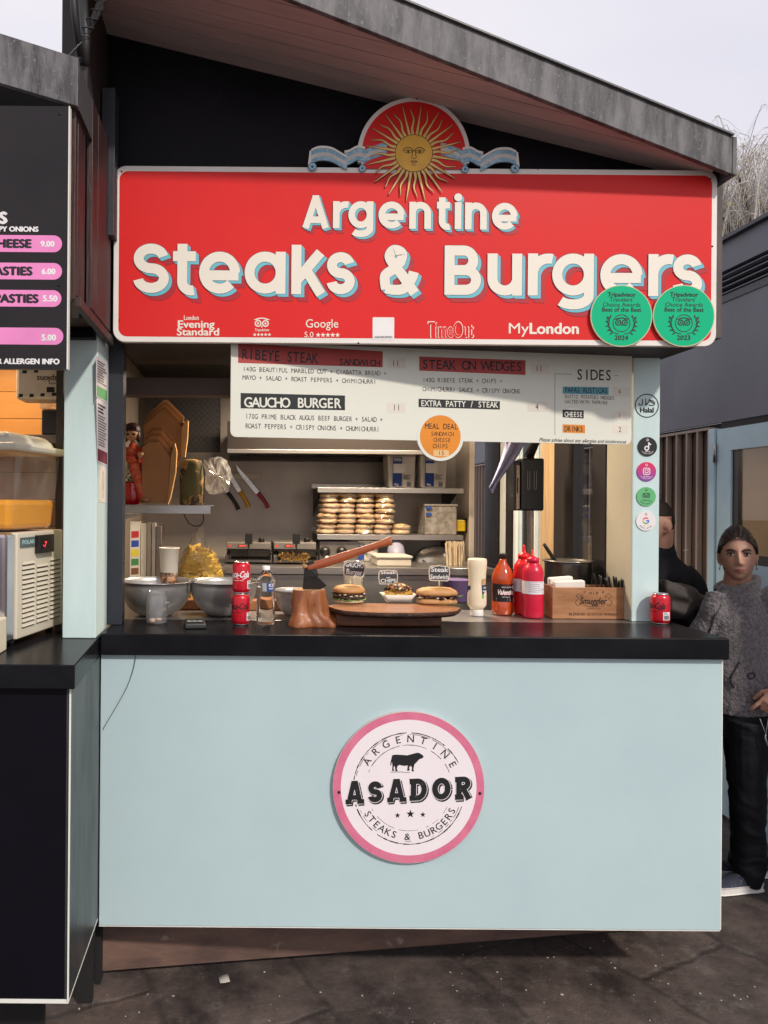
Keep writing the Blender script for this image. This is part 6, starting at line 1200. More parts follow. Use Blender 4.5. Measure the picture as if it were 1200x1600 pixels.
# knives on a magnetic strip
Yk = YB - .004; a, b = P(362, 742, Yk), P(408, 746, Yk); mb = MB(); mb.box(a.x, b.x, Yk - .016, Yk, b.z - .008, a.z + .008); tag(mb.build('knife_strip', M('pale wooden strip', (.52, .46, .40), .5), origin=(a.x, Yk, a.z), bevel=.002), 'pale magnetic knife strip on the steel back wall', 'knife strip')
blade = M('knife steel', (.55, .53, .50), .25, metal=1)
for (tx_, ty_, hx, hy, ex, ey, col, nm) in ((343, 720, 357, 769, 374, 796, (.012, .012, .012), 'black'), (347, 718, 376, 767, 390, 792, (.66, .36, .02), 'yellow'), (368, 725, 404, 769, 420, 793, (.38, .018, .035), 'red')):
    t0, h0_, e0 = P(tx_, ty_, Yk - .02), P(hx, hy, Yk - .02), P(ex, ey, Yk - .02); kn = thing('kitchen_knife', t0.lerp(h0_, .5), 'kitchen knife with a %s handle on the magnetic strip' % nm, 'knife', 'knives on the strip'); d = (h0_ - t0); sdn = V((d.z, 0, -d.x)).normalized(); w_ = .021
    f_ = [t0, t0.lerp(h0_, .18) + sdn * w_ * .7, t0.lerp(h0_, .45) + sdn * w_, h0_ + sdn * w_, h0_ - sdn * .006, t0.lerp(h0_, .5) - sdn * .006]
    if sdn.z > 0: pass
    m2 = MB(); n = len(f_); m2.add([x + V((0, -.001, 0)) for x in f_] + [x + V((0, .001, 0)) for x in f_], [list(range(n)), list(range(2 * n - 1, n - 1, -1))] + [(i, i + n, (i + 1) % n + n, (i + 1) % n) for i in range(n)]); m2.build('blade', blade, kn)
    m2 = MB(); hs_ = h0_ + sdn * .006; m2.tube(spline([hs_, hs_.lerp(e0, .45) - sdn * .003, hs_.lerp(e0, .8), e0 + sdn * .006], 4), [(.013, .009)] * 4 + [(.0115, .009)] * 5 + [(.013, .009)] * 3 + [(.012, .008)], 10, flat=(sdn.x, 0, sdn.z)); m2.build('handle', M(nm + ' knife handle', col, .4), kn)
# ------------------------------------------------------------------ under the wall shelf: coloured rack, trays, cup, bag of chips
Yr = 3.22; q = P(204, 908, Yr); rk = thing('board_rack', (q.x, Yr, ZC), 'tall pale rack of boards with a strip of coloured labels under the wall shelf', 'rack')
mb = MB(); a, b = P(203, 906, Yr), P(219, 815, Yr); mb.box(a.x, b.x, Yr, Yr + .14, ZC - .005, b.z); pan_ = mb.build('front_card', M('pale card', (.66, .56, .42), .6), rk)
S = Surf((a.x, Yr - .0005, ZC), (1, 0, 0), (0, 0, 1)); w_ = b.x - a.x; hh = b.z - ZC
for i, (nm, col) in enumerate((('red', (.52, .03, .03)), ('blue', (.03, .07, .32)), ('yellow', (.70, .52, .03)), ('green', (.06, .22, .06)), ('brown', (.20, .08, .035)))):
    m2 = MB(); z = hh * (.80 - i * .112); S.poly(m2, [(w_ * .12, z), (w_ * .88, z + .003), (w_ * .88, z + hh * .085), (w_ * .12, z + hh * .082)], 1); m2.build('label_block', M(nm + ' label block', col, .5), pan_)
mb = MB()
for i in range(7): z = hh * (.27 - i * .034); S.poly(mb, [(w_ * .15, z), (w_ * (.85 - .2 * (i % 2)), z), (w_ * (.85 - .2 * (i % 2)), z + .004), (w_ * .15, z + .004)], 1)
mb.build('print_line', MATS['black print'], pan_)
for i, (x0_, x1_, yt, col) in enumerate(((219.5, 229, 818, (.60, .51, .38)), (229.5, 236, 817, (.50, .42, .31)), (236.5, 243, 817, (.62, .56, .46)), (243.5, 252, 822, (.30, .24, .19)))):
    a, b = P(x0_, 905, Yr + .01), P(x1_, yt, Yr + .01); m2 = MB(); m2.box(a.x, b.x, Yr + .012, Yr + .14, ZC - .003, b.z); m2.build('rack_board', M('rack board tone %s' % 'abcd'[i], col, .5), rk, bevel=.001)
for i in range(2):
    a, b = P(224 + i * 3, 910, 3.14), P(291 - i * 3, 900 - i * 9, 3.14); m2 = MB(); z0 = ZC + .0205 * i + .0006 + .06; m2.box(a.x, b.x, 3.10, 3.19, z0, z0 + .020); t_ = m2.build('food_tray', M('pale foam tray', (.66, .60, .50), .6), origin=(a.x, 3.14, z0), bevel=.004); tag(t_, ('lower pale foam tray', 'upper pale foam tray')[i] + ' stacked behind the steel bowls', 'tray', 'foam trays')
m2 = MB(); m2.box(P(222, 910, 3.14).x, P(292, 910, 3.14).x, 3.10, 3.19, ZC, ZC + .060); tag(m2.build('cardboard_box', M('dull card box', (.34, .24, .15), .7), origin=(P(250, 910, 3.14).x, 3.14, ZC)), 'low cardboard box under the foam trays behind the bowls', 'box')
p = P(264, 906, 3.02); kk = 3.02 / F; pc = thing('paper_cup', (p.x, 3.02, ZC), 'tall white paper cup with a dark printed band behind the first bowl', 'cup'); zt3 = P(264, 857, 3.02).z - ZC
mb = MB(); mb.lathe([(9.5 * kk, .001), (10.5 * kk, .03), (15.5 * kk, zt3), (16.4 * kk, zt3 + .001), (16.2 * kk, zt3 + .004), (15 * kk, zt3 + .002), (12 * kk, .10)], p * 1 - V((0, 0, p.z - ZC)), 28); mb.build('cup_wall', M('white paper cup', (.70, .64, .55), .5), pc)
mb = MB(); mb.lathe([(12.2 * kk, zt3 * .36), (13.9 * kk, zt3 * .62)], p * 1 - V((0, 0, p.z - ZC)), 28); mb.build('printed_band', M('dark cup print', (.05, .03, .022), .5, col2=(.40, .20, .09), nscale=26, lo=.5, hi=.56), pc)
mb = MB(); mb.lathe([(10.9 * kk, zt3 * .12), (12.1 * kk, zt3 * .35)], p * 1 - V((0, 0, p.z - ZC)), 28); mb.build('printed_band', M('black and white cup print', (.05, .045, .04), .5, col2=(.55, .5, .45), nscale=50, lo=.47, hi=.53), pc)
Yf = 3.30; q = P(315, 935, Yf); cb_ = thing('chip_bag', (q.x, Yf, ZC), 'clear plastic bag stuffed with yellow raw chips behind the steel bowls', 'bag of chips'); kf = Yf / F; rawc = M('raw yellow chip', (.78, .54, .09), .55, col2=(.62, .40, .05), nscale=12)
mb = MB()
for i in range(330):
    a, f_ = R.uniform(0, 6.28), R.random(); zt4 = (1 - f_ ** 1.5); r_ = R.uniform(.86, 1.0); wx = 35 * kf * math.sqrt(max(.05, 1 - (1 - zt4) ** 2 * .75)); px_ = q.x + wx * r_ * math.cos(a) + .0; py_ = Yf + .09 * r_ * math.sin(a); pz_ = ZC + .01 + (P(315, 858, Yf).z - ZC) * (f_) * (1 - .25 * max(0, math.cos(a)))
    tg = V((-math.sin(a) * wx, .09 * math.cos(a), R.uniform(-.02, .02))).normalized() * R.uniform(.02, .045); c_ = V((px_, py_, pz_)); mb.tube([c_ - tg, c_ + tg], .0075, 4, smooth=False)
mb.build('raw_chip', rawc, cb_)
def bag_skin(pts, mat, nm, parent, dep, amp, seed):
    o_ = crumple(nm, pts, Yf, dep, mat, None, None, seed, amp, base=ORIGIN[parent.name]); o_.parent = parent; o_.location = (0, 0, 0); 
    for key in ('label', 'category'):
        if key in o_: del o_[key]
film2 = thin_glass('clear bag film', (.97, .96, .93), 1.3, .06, .03)
bag_skin([(279, 935), (277, 900), (283, 868), (296, 848), (305, 826), (318, 822), (322, 846), (336, 868), (350, 884), (352, 912), (350, 936)], film2, 'clear_film', cb_, .115, .02, 5)
mb = MB(); mb.tube(spline([P(287, 803, Yf), P(296, 818, Yf), P(308, 822, Yf), P(317, 816, Yf), P(318, 803, Yf)], 6), .003, 6); tag(mb.build('hanging_cable', MATS['black plastic'], origin=P(318, 803, Yf)), 'black cable looping below the wall shelf', 'cable')
# ------------------------------------------------------------------ fryers on the back worktop
fst = M('dark fryer steel', (.20, .18, .165), .4, metal=.7); mesh_m = M('black wire', (.02, .018, .017), .5, metal=.5); Yfr = 4.02; kf = Yfr / F
def fryer(x0_, x1_, chips, label):
    a, b = P(x0_, 888, Yfr), P(x1_, 850, Yfr); t_ = thing('deep_fryer', ((a.x + b.x) / 2, Yfr, ZB), label, 'deep fryer', 'deep fryers on the back worktop'); w_ = b.x - a.x; H_ = b.z - ZB
    m2 = MB(); m2.box(a.x, b.x, Yfr, Yfr + .33, ZB + .008, ZB + H_ * .42); m2.box(a.x, b.x, Yfr + .28, Yfr + .36, ZB + H_ * .421, b.z); m2.build('fryer_body', fst, t_, bevel=.004)
    m2 = MB(); m2.box(a.x + w_ * .02, b.x - w_ * .02, Yfr + .06, Yfr + .277, ZB + H_ * .70, b.z + .004); m2.build('control_head', M('fryer control head', (.27, .245, .22), .45, metal=.5), t_, bevel=.003)
    m2 = MB(); S_ = Surf((a.x, Yfr + .0592, ZB), (1, 0, 0), (0, 0, 1)); S_.poly(m2, [(w_ * .26, H_ * .80), (w_ * .46, H_ * .80), (w_ * .46, H_ * .93), (w_ * .26, H_ * .93)], 1); di = m2.build('display', M('dark display', (.06, .01, .01), .3), t_)
    m2 = MB(); S_.text(m2, '180.0', w_ * .275, H_ * .83, H_ * .075, 2, bold=.04, w=w_ * .17); m2.build('lettering', M('red fryer digits', (1, .12, .08), .5, emit=1.2), di); m2 = MB(); S_.disc(m2, (w_ * .09, H_ * .86), .007, 1, 0, 12); m2.build('indicator', M('red indicator', (.7, .04, .03), .4, emit=.5), t_)
    # basket: wire front and rim, handle upright
    bx0, bx1, zb0, zb1 = a.x + w_ * .10, b.x - w_ * .03, ZB + H_ * .22, ZB + H_ * .68; yb0 = Yfr - .03; m2 = MB()
    for i in range(15): x = bx0 + (bx1 - bx0) * i / 14; m2.box(x - .0008, x + .0008, yb0, yb0 + .0016, zb0, zb1)
    for i in range(7): z = zb0 + (zb1 - zb0) * i / 6; m2.box(bx0, bx1, yb0 + .0018, yb0 + .0034, z - .0008, z + .0008)
    for xx in (bx0, bx1): m2.box(xx - .001, xx + .001, yb0, yb0 + .08, zb0, zb1)
    m2.box(bx0 - .004, bx1 + .004, yb0 - .004, yb0 - .0005, zb1 - .003, zb1 + .004); bk = m2.build('basket_mesh', mesh_m, t_)
    m2 = MB(); xm = a.x + w_ * .50; m2.box(xm - .0045, xm + .0045, yb0 - .012, yb0 - .004, zb0 + .02, zb1 + .02); m2.box(xm - .02, xm + .02, yb0 - .016, yb0 - .003, b.z + .002, b.z + .058); m2.box(xm - .006, xm + .006, yb0 - .014, yb0 - .004, zb1 + .0201, b.z + .0019); m2.build('basket_handle', MATS['black plastic'], bk, bevel=.003)
    m2 = MB(); m2.lathe([(.017, 0), (.016, .020), (.013, .024)], (a.x + w_ * .78, Yfr + .10, b.z + .0045), 14); m2.build('thermostat_knob', MATS['black plastic'], t_)
    m2 = MB(); m2.box(bx0 + .004, bx1 - .004, yb0 + .03, yb0 + .034, zb0, zb1 - .004); m2.build('basket_inside', M('dark basket inside', (.02, .017, .015), .6), bk)
    if chips:
        m2 = MB()
        for i in range(46): c_ = V((R.uniform(bx0 + .01, bx1 - .05), yb0 + .018 + R.uniform(-.008, .006), zb0 + R.uniform(.0, .035))); d_ = V((R.uniform(-1, 1), 0, R.uniform(-.4, .6))).normalized() * .016; m2.tube([c_ - d_, c_ + d_], .0045, 4, smooth=False)
        m2.build('chip', fry_m, bk)
fryer(352, 425, False, 'steel deep fryer with an empty wire basket, beside the bag of chips'); fryer(427, 497, True, 'steel deep fryer with chips in its wire basket, under the bread shelf end')
# hob knobs and dark boxes beside the fryers
a, b = P(499, 888, 4.22), P(560, 846, 4.22); t_ = thing('control_box', ((a.x + b.x) / 2, 4.22, ZB), 'grey steel cooker control box with two black knobs under the bread shelf', 'cooker'); mb = MB(); mb.box(a.x, b.x, 4.22, 4.5, ZB + .0008, b.z); mb.build('box_body', fst, t_, bevel=.003)
for x in (508, 534): q = P(x, 862, 4.21); mb = MB(); mb.tube([q, q + V((0, -.022, 0))], [.030, .026], 18); mb.build('knob', MATS['black plastic'], t_)
q = P(511, 872, 4.18); mb = MB(); mb.tube([q, q + V((0, -.01, 0))], [.014, .013], 14); mb.build('white_knob', wht, t_)
# ------------------------------------------------------------------ packs of buns on the lower bread shelf, tubs above
bunp = M('pale bun in film', (.64, .46, .25), .5, col2=(.56, .37, .17), nscale=8, coat=.35, bump=.15, bscale=30); pinkb = M('pinkish bun in film', (.60, .42, .25), .5, col2=(.54, .35, .18), nscale=8, coat=.35)
zsh = 1.5225; kb = 4.27 / F; first = [None]
def bun_pack(x, z, w_, mat, rz):
    t_ = thing('bun_pack', (x, 4.34, z), 'film-wrapped pack of pale burger buns stacked on the lower bread shelf', 'bun pack', 'packs of buns on the bread shelf')
    for j in range(2):
        m2 = MB()
        for f_ in range(2): 
            pts = []
            m2.ball((x + (0 if f_ == 0 else .004) + R.uniform(-.003, .003), 4.288 + f_ * .112, z + .0152 + j * .0290), (w_ * R.uniform(.52, .56), .061, R.uniform(.0160, .0180)), 20, 0, .30, x * 50 + j * 3 + f_)
        m2.build('bun', mat, t_)
    m2 = MB(); n = 26; rows = []
    for zz, s_ in ((.0004, .80), (.006, 1.02), (.028, .97), (.034, 1.02), (.052, 1.0), (.0595, .72)):
        rows.append([V((x + w_ * .515 * s_ * math.copysign(abs(math.cos(2 * math.pi * k / n)) ** .55, math.cos(2 * math.pi * k / n)) + .004 * noise.noise(V((k * .9, zz * 90, x * 30))), 4.34 + .118 * s_ * math.copysign(abs(math.sin(2 * math.pi * k / n)) ** .55, math.sin(2 * math.pi * k / n)) + .010 * noise.noise(V((k * .8, zz * 120, x * 17))), z + zz)) for k in range(n)])
    m2.add([q_ for r_ in rows for q_ in r_], [(i * n + k, i * n + (k + 1) % n, (i + 1) * n + (k + 1) % n, (i + 1) * n + k) for i in range(5) for k in range(n)], 0, False); m2.build('film', thin_glass('bun film', (.97, .94, .90), 1.8, .14, .09), t_)
    return t_
x0_ = P(497, 830, 4.27).x; pw = 28.6 * kb
protos = [bun_pack(x0_ + pw * (i_ + .5), zsh, pw, (bunp, pinkb)[i_ % 2], 0) for i_ in range(4)]
for r_ in range(4):
    for c_ in range(4):
        if r_ == 0: continue
        s_ = protos[(r_ * 3 + c_ * 2 + (r_ // 2)) % 4]; copy_thing(s_, (x0_ + pw * (c_ + .5) + R.uniform(-.007, .007) + .004 * r_, 4.34 + R.uniform(-.012, .012), zsh + .0600 * r_), rotz=R.uniform(-.10, .10) + (math.pi if R.random() < .5 else 0))
lone = copy_thing(protos[0], (x0_ + pw * 4.55, 4.35, zsh), 'lone pack of burger buns beside the tall stack on the bread shelf', .05)
tubm = M('white catering tub', (.70, .66, .60), .42); navy = M('navy tub label', (.012, .055, .30), .45)
def tub(x0_, x1_, yt, yb_, Y, z0, label, group='white catering tubs'):
    a, b = P(x0_, yb_, Y), P(x1_, yt, Y); w_ = b.x - a.x; h_ = b.z - z0; t_ = thing('catering_tub', ((a.x + b.x) / 2, Y + w_ / 2, z0), label, 'tub', group); cx_, cy_ = (a.x + b.x) / 2, Y + w_ / 2
    m2 = MB(); s0, s1 = w_ * .45, w_ * .485; q_ = lambda s_, z: [V((cx_ + sx * s_, cy_ + sy * s_, z)) for sx, sy in ((-1, -1), (1, -1), (1, 1), (-1, 1))]; m2.hexa(q_(s0, z0 + .0006) + q_(s1, z0 + h_ * .93)); m2.build('tub_body', tubm, t_, bevel=.012)
    m2 = MB(); m2.hexa(q_(w_ * .5, z0 + h_ * .932) + q_(w_ * .5, z0 + h_)); m2.build('lid', tubm, t_, bevel=.004)
    yf = cy_ - (s0 + s1) / 2 - .0015; S_ = Surf((cx_, yf - .004, z0), (1, 0, 0), (0, -.035, 1)); S_.n = V((0, -1, 0)); m2 = MB(); S_.poly(m2, [(-w_ * .32, .01), (.0, .01), (.0, h_ * .86), (-w_ * .32, h_ * .86)], 0); lb_ = m2.build('label', navy, t_)
    m2 = MB(); S_.text(m2, '278426', -w_ * .30, h_ * .76, h_ * .075, 2, bold=.05, w=w_ * .27); S_.text(m2, '4kg', -w_ * .27, h_ * .08, h_ * .06, 2, bold=.03); S_.poly(m2, [(-w_ * .30, h_ * .42), (w_ * .12, h_ * .42), (w_ * .12, h_ * .68), (-w_ * .30, h_ * .68)], 1); m2.build('lettering', white_p, lb_); m2 = MB()
    for i in range(5): S_.poly(m2, [(w_ * .05, h_ * (.36 - i * .028)), (w_ * (.30 - .04 * (i % 3)), h_ * (.36 - i * .028)), (w_ * (.30 - .04 * (i % 3)), h_ * (.372 - i * .028)), (w_ * .05, h_ * (.372 - i * .028))], 2)
    for i in range(6): S_.poly(m2, [(w_ * .17 + i * .004, h_ * .04), (w_ * .17 + i * .004 + .0022, h_ * .04), (w_ * .17 + i * .004 + .0022, h_ * .17), (w_ * .17 + i * .004, h_ * .17)], 2)
    m2.build('print_line', MATS['black print'], lb_); return t_
tub(605, 651, 707, 757, 4.24, 1.7885, 'white catering tub with a navy label on the upper shelf, beside the other one'); tub(656, 700, 706, 757, 4.24, 1.7885, 'white catering tub on the upper shelf, partly behind the orange meal deal disc'); tub(545, 593, 845, 889, 4.24, ZB, 'white catering tub with a navy label under the bread shelf behind the axe haft')
# clear box, stop button, roll, pan, skewers, long tub, purple jug
a, b = P(664, 830, 4.24), P(714, 788, 4.24); t_ = thing('storage_box', ((a.x + b.x) / 2, 4.3, zsh), 'clear plastic storage box with blue clips on the bread shelf', 'storage box'); mb = MB(); mb.box(a.x, b.x, 4.24, 4.42, zsh + .0006, b.z - .012); mb.build('box_body', thin_glass('cloudy box plastic', (.70, .64, .56), 1, .15, .30), t_, bevel=.006); mb = MB(); mb.box(a.x - .004, b.x + .004, 4.235, 4.425, b.z - .0118, b.z); mb.build('lid', MATS['cloudy box plastic'], t_, bevel=.003)
for z in (.70, .90): mb = MB(); mb.box(a.x + .002, a.x + .034, 4.228, 4.234, zsh + (b.z - zsh) * z - .012, zsh + (b.z - zsh) * z + .004); mb.build('clip', M('blue clip', (.02, .06, .26), .4), t_)
q = P(718, 821, 4.40); t_ = thing('stop_button', (q.x, 4.40, q.z - .03), 'yellow emergency stop box with a red button at the shelf end', 'stop button'); mb = MB(); mb.box(q.x - .026, q.x + .026, 4.36, 4.42, q.z - .034, q.z + .034); mb.build('button_box', M('safety yellow', (.74, .46, .01), .4), t_, bevel=.006); mb = MB(); mb.tube([V((q.x - .0265, 4.385, q.z)), V((q.x - .045, 4.383, q.z)), V((q.x - .054, 4.382, q.z))], [.016, .019, .014], 16); mb.build('push_button', M('safety red', (.55, .02, .02), .4), t_); mb = MB(); mb.box(q.x + .0265, q.x + .045, 4.36, 4.43, q.z - .04, q.z + .04); mb.build('back_plate', MATS['black plastic'], t_)
a, b = P(616, 846, 4.26), P(624, 892, 4.20); mb = MB(); mb.tube([a, b], 13.5 * 4.2 / F, 24); mb.tube([a + V((0, -.001, .001)), a + V((0, 0, .002))], 10 * 4.2 / F, 20); tag(mb.build('plastic_roll', M('bluish grey film roll', (.34, .34, .44), .45), origin=b), 'bluish grey plastic roll standing under the bread shelf', 'roll')
q = P(680, 872, 4.30); t_ = thing('cooking_pan', (q.x, 4.30, ZB), 'shallow steel pan lid with a dark handle propped under the bread shelf', 'pan'); mb = MB(Matrix.Translation(q) @ Matrix.Rotation(rad(72), 4, 'X')); mb.lathe([(.118, 0), (.120, .006), (.10, .018), (.05, .028), (.001, .030)], (0, 0, 0), 36, squash=.62); mb.build('pan_lid', steel, t_); mb = MB(); mb.tube(spline([q + V((-.085, -.05, -.01)), q + V((-.03, -.08, -.045)), q + V((.03, -.08, -.045)), q + V((.085, -.05, -.01))], 6), .006, 8); mb.build('handle', MATS['black plastic'], t_)
q = P(712, 888, 4.05); sk = thing('skewer_bundle', (q.x, 4.05, ZB), 'bundle of pale wooden skewers standing by the inside corner', 'skewers'); mb = MB()
for i in range(90): a = R.uniform(0, 6.28); r_ = .050 * R.random() ** .5; c0 = V((q.x + r_ * math.cos(a), 4.05 + r_ * math.sin(a), ZB + .001)); mb.tube([c0, c0 + V((R.uniform(-.01, .012), R.uniform(-.01, .01), .118 + R.uniform(0, .014)))], .0024, 4, smooth=False)
mb.build('skewer', M('pale skewer wood', (.62, .50, .34), .6, nscale=40), sk)
a, b = P(588, 911, 3.95), P(642, 887, 3.95); t_ = thing('long_tub', ((a.x + b.x) / 2, 4.0, ZB), 'long low cream plastic tub on the back worktop behind the chalk tags', 'tub'); mb = MB(); mb.box(a.x, b.x, 3.93, 4.14, ZB + .0006, P(600, 872, 3.95).z); mb.build('tub_body', M('cream tub plastic', (.58, .54, .46), .5), t_, bevel=.008)
mb = MB(); mb.box(a.x - .005, b.x + .005, 3.925, 4.145, P(600, 872, 3.95).z + .0005, P(600, 868, 3.95).z); mb.build('lid', MATS['cream tub plastic'], t_, bevel=.004)
q = P(552, 915, 3.00); t_ = thing('plastic_tub', (q.x, 3.0, ZC), 'small clear tub of yellow sauce behind the gaucho burger', 'tub'); kk = 3.0 / F; zz = P(552, 878, 3.0).z - ZC; mb = MB(); mb.lathe([(14 * kk, .001), (16 * kk, zz * .99), (16.8 * kk, zz), (16 * kk, zz + .002), (15.2 * kk, zz * .98), (13.4 * kk, .006)], (q.x, 3.0, ZC), 28); mb.build('tub_wall', thin_glass('milky tub plastic', (.86, .84, .78), 1, .1, .30), t_); mb = MB(); mb.lathe([(13.2 * kk, .007), (14.6 * kk, zz * .55), (.001, zz * .55)], (q.x, 3.0, ZC), 24); mb.build('sauce', M('yellow sauce', (.62, .50, .10), .4), t_)
q = P(712, 930, 3.35); t_ = thing('plastic_jug', (q.x, 3.35, ZC), 'dull purple plastic jug behind the steak sandwich', 'jug'); kk = 3.35 / F; zz = P(712, 905, 3.35).z - ZC; mb = MB(); mb.lathe([(17 * kk, .001), (19 * kk, .01), (21 * kk, zz * .97), (22 * kk, zz), (20 * kk, zz)], (q.x, 3.35, ZC), 28); mb.build('jug_body', M('dull purple plastic', (.16, .11, .24), .45), t_); mb = MB(); mb.tube(spline([V((q.x + 21 * kk, 3.35, ZC + zz * .85)), V((q.x + 31 * kk, 3.35, ZC + zz * .75)), V((q.x + 31 * kk, 3.35, ZC + zz * .35)), V((q.x + 19 * kk, 3.35, ZC + zz * .2))], 5), .005, 8); mb.build('handle', MATS['dull purple plastic'], t_)
# ------------------------------------------------------------------ by the side windows: dispenser box, cloth
def SW(px, py, dX=0.0):     # a point at the inner face of the window side
    Y = yx(px); q = P(px, py, Y); return V((XR - dX, Y, q.z))
Yt = 3.35; a, b = P(805, 798, Yt), P(851, 716, Yt); t_ = thing('till_unit', ((a.x + b.x) / 2, Yt, a.z), 'black hanging payment terminal unit in front of the side window', 'terminal')
mb = MB(); mb.box(a.x + 11 * Yt / F, b.x, Yt, Yt + .09, a.z, b.z); mb.build('unit_body', M('black unit plastic', (.012, .012, .013), .3), t_, bevel=.008); mb = MB(); mb.box(a.x, a.x + 10.5 * Yt / F, Yt + .02, Yt + .10, a.z, b.z - .01); mb.build('side_unit', MATS['black unit plastic'], t_, bevel=.004)
mb = MB(); S = Surf((a.x, Yt + .0195, a.z), (1, 0, 0), (0, 0, 1)); S.poly(mb, [(.012, .006), (.026, .010), (.026, .205), (.012, .208)], 1); sl_ = mb.build('sticker', M('cream yellow sticker', (.66, .56, .32), .5, col2=(.5, .36, .3), nscale=60), t_); mb = MB(); S.poly(mb, [(.014, .08), (.020, .08), (.020, .15), (.014, .15)], 2); mb.build('sticker_print', MATS['black print'], sl_)
mb = MB(); S = Surf((a.x, Yt - .0004, a.z), (1, 0, 0), (0, 0, 1)); 
for x in (.055, .085): S.ribbon(mb, [(x, .18), (x, .10), (x + .006, .095), (x + .010, .10), (x + .010, .18)], .0025, 1)
mb.build('slot_line', M('dull highlight trim', (.22, .20, .20), .3), t_)  # dull grey lines drawn on the front of the unit
mb = MB(); mb.tube([V((b.x - .06, Yt + .04, b.z + .001)), V((b.x - .03, Yt + .03, b.z + .08)), V((b.x - .05, Yt + .03, 2.44))], [(.030, .02), (.026, .02), (.02, .02)], 12); mb.build('mount_arm', MATS['black unit plastic'], t_)
ct_ = M('pale lilac cloth', (.40, .40, .60), .8, col2=(.34, .34, .53), nscale=10); Yl2 = 3.28; rows = []
for i in range(9):
    f_ = i / 8; x0_, x1_ = 795 - 31 * f_ + 4 * math.sin(f_ * 3), 822 - 46 * f_ + 6 * math.sin(f_ * 5); y_ = 672 + 94 * f_; rows.append([P(x0_ + (x1_ - x0_) * j / 8, y_ + (j - 4) * (1.1 if i == 8 else .6), Yl2 + .02 * math.sin(j * 1.5 + f_ * 3)) for j in range(9)])
mb = MB(); mb.sheet(rows); tag(mb.build('hanging_cloth', ct_, origin=P(800, 690, Yl2), solid=.004), 'pale lilac cloth hanging aslant below the menu board', 'cloth')
# ------------------------------------------------------------------ people
skin = M('skin', (.54, .30, .215), .52, col2=(.46, .235, .165), nscale=26, sss=.12, bump=.03, bscale=250, rvar=.08)
skin2 = M('tanned skin', (.45, .24, .165), .5, col2=(.40, .205, .14), nscale=18, sss=.12, rvar=.08)
lipm = M('lip', (.36, .13, .11), .42, rvar=.05); eyew = M('eye white', (.50, .45, .42), .25, rvar=.03); iris = M('dark iris', (.022, .012, .008), .12, rvar=.02); brow_m = M('dark brow hair', (.025, .016, .013), .6); hair_m = M('dark brown tied hair', (.013, .008, .0065), .5, col2=(.024, .014, .011), nscale=10, stretch=(12, 1, 3), bump=.35, bscale=60, spec=.25)
def gs(x, y, sx, sy): return math.exp(-(x / sx) ** 2 - (y / sy) ** 2)
def face_offset(x, z):
    """forward relief of a face, in metres for a head 0.23 tall centred on the brow-to-chin axis"""
    f = 0.0
    f += .0265 * math.exp(-(x / (.0085 + max(0, .02 - z) * .13)) ** 2) * (1 / (1 + math.exp((z - .018) / .006))) * (1 / (1 + math.exp((-.034 - z) / .0032))) * (.40 + .60 * min(1, max(0, (.03 - z) / .058)))
    f += .005 * (gs(x - .013, z + .031, .007, .007) + gs(x + .013, z + .031, .007, .007))
    f += .0035 * gs(x, z - .030, .045, .012)
    f -= .0110 * (gs(x - .032, z - .008, .018, .011) + gs(x + .032, z - .008, .018, .011))
    f += .0050 * (gs(x - .046, z + .022, .020, .020) + gs(x + .046, z + .022, .020, .020))
    f += .0055 * gs(x, z + .0555, .020, .0052) + .0060 * gs(x, z + .0665, .017, .0055) - .0040 * gs(x, z + .0608, .023, .0026)
    f -= .003 * gs(x, z + .078, .018, .006) + .0016 * gs(x, z + .0455, .005, .007)
    f += .0075 * gs(x, z + .096, .020, .014)
    return f
def head_pts(nu=96, nv=80):
    """rows of points from chin to crown; face looks along -y; z=0 is the eye line"""
    rows = []
    for i in range(nv + 1):
        th = -math.pi / 2 + math.pi * i / nv; row = []
        for k in range(nu):
            a = 2 * math.pi * k / nu - math.pi / 2; d = V((math.cos(th) * math.cos(a), math.cos(th) * math.sin(a), math.sin(th)))
            z = d.z * (.118 if d.z > 0 else .112); fr_ = max(0, -d.y); low = max(0, -d.z)
            wx = .0765 * (1 - .33 * low ** 1.5); wy = .092 if d.y > 0 else .086
            if d.y > 0: wy *= (1 - .42 * low ** 1.1)
            x = d.x * wx; y = d.y * wy
            if low > 0: sq = (1 - low * low); q_ = max(.0, low - .2); x *= 1 + .22 * q_; y = y * (1 + .30 * q_) if d.y < 0 else y
            if d.y < 0: y -= face_offset(x, z) * min(1, fr_ * 1.6)
            row.append(V((x, y, z)))
        rows.append(row)
    return rows
def closed_rows(mb, rows, mi=0):
    n = len(rows[0]); m = len(rows); mb.add([p for r_ in rows for p in r_], [(i * n + k, i * n + (k + 1) % n, (i + 1) * n + (k + 1) % n, (i + 1) * n + k) for i in range(m - 1) for k in range(n)] + [list(range(n - 1, -1, -1)), [(m - 1) * n + k for k in range(n)]], mi, True)
def fuse(mb, name, mats, parent, voxel, smooth=4, extra=None):
    """grow the overlapping limbs into one continuous skin"""
    o = mb.build(name, mats, parent); r_ = o.modifiers.new('r', 'REMESH'); r_.mode = 'VOXEL'; r_.voxel_size = voxel; r_.use_smooth_shade = True
    s_ = o.modifiers.new('s', 'SMOOTH'); s_.iterations = smooth; s_.factor = .5
    bpy.context.view_layer.update(); dg = bpy.context.evaluated_depsgraph_get(); me = bpy.data.meshes.new_from_object(o.evaluated_get(dg)); o.modifiers.clear(); old = o.data; o.data = me; bpy.data.meshes.remove(old)
    if len(me.materials) == 0:
        for m_ in (mats if isinstance(mats, (list, tuple)) else [mats]): me.materials.append(m_)
    if extra: extra(me)
    for p_ in me.polygons: p_.use_smooth = True
    return o
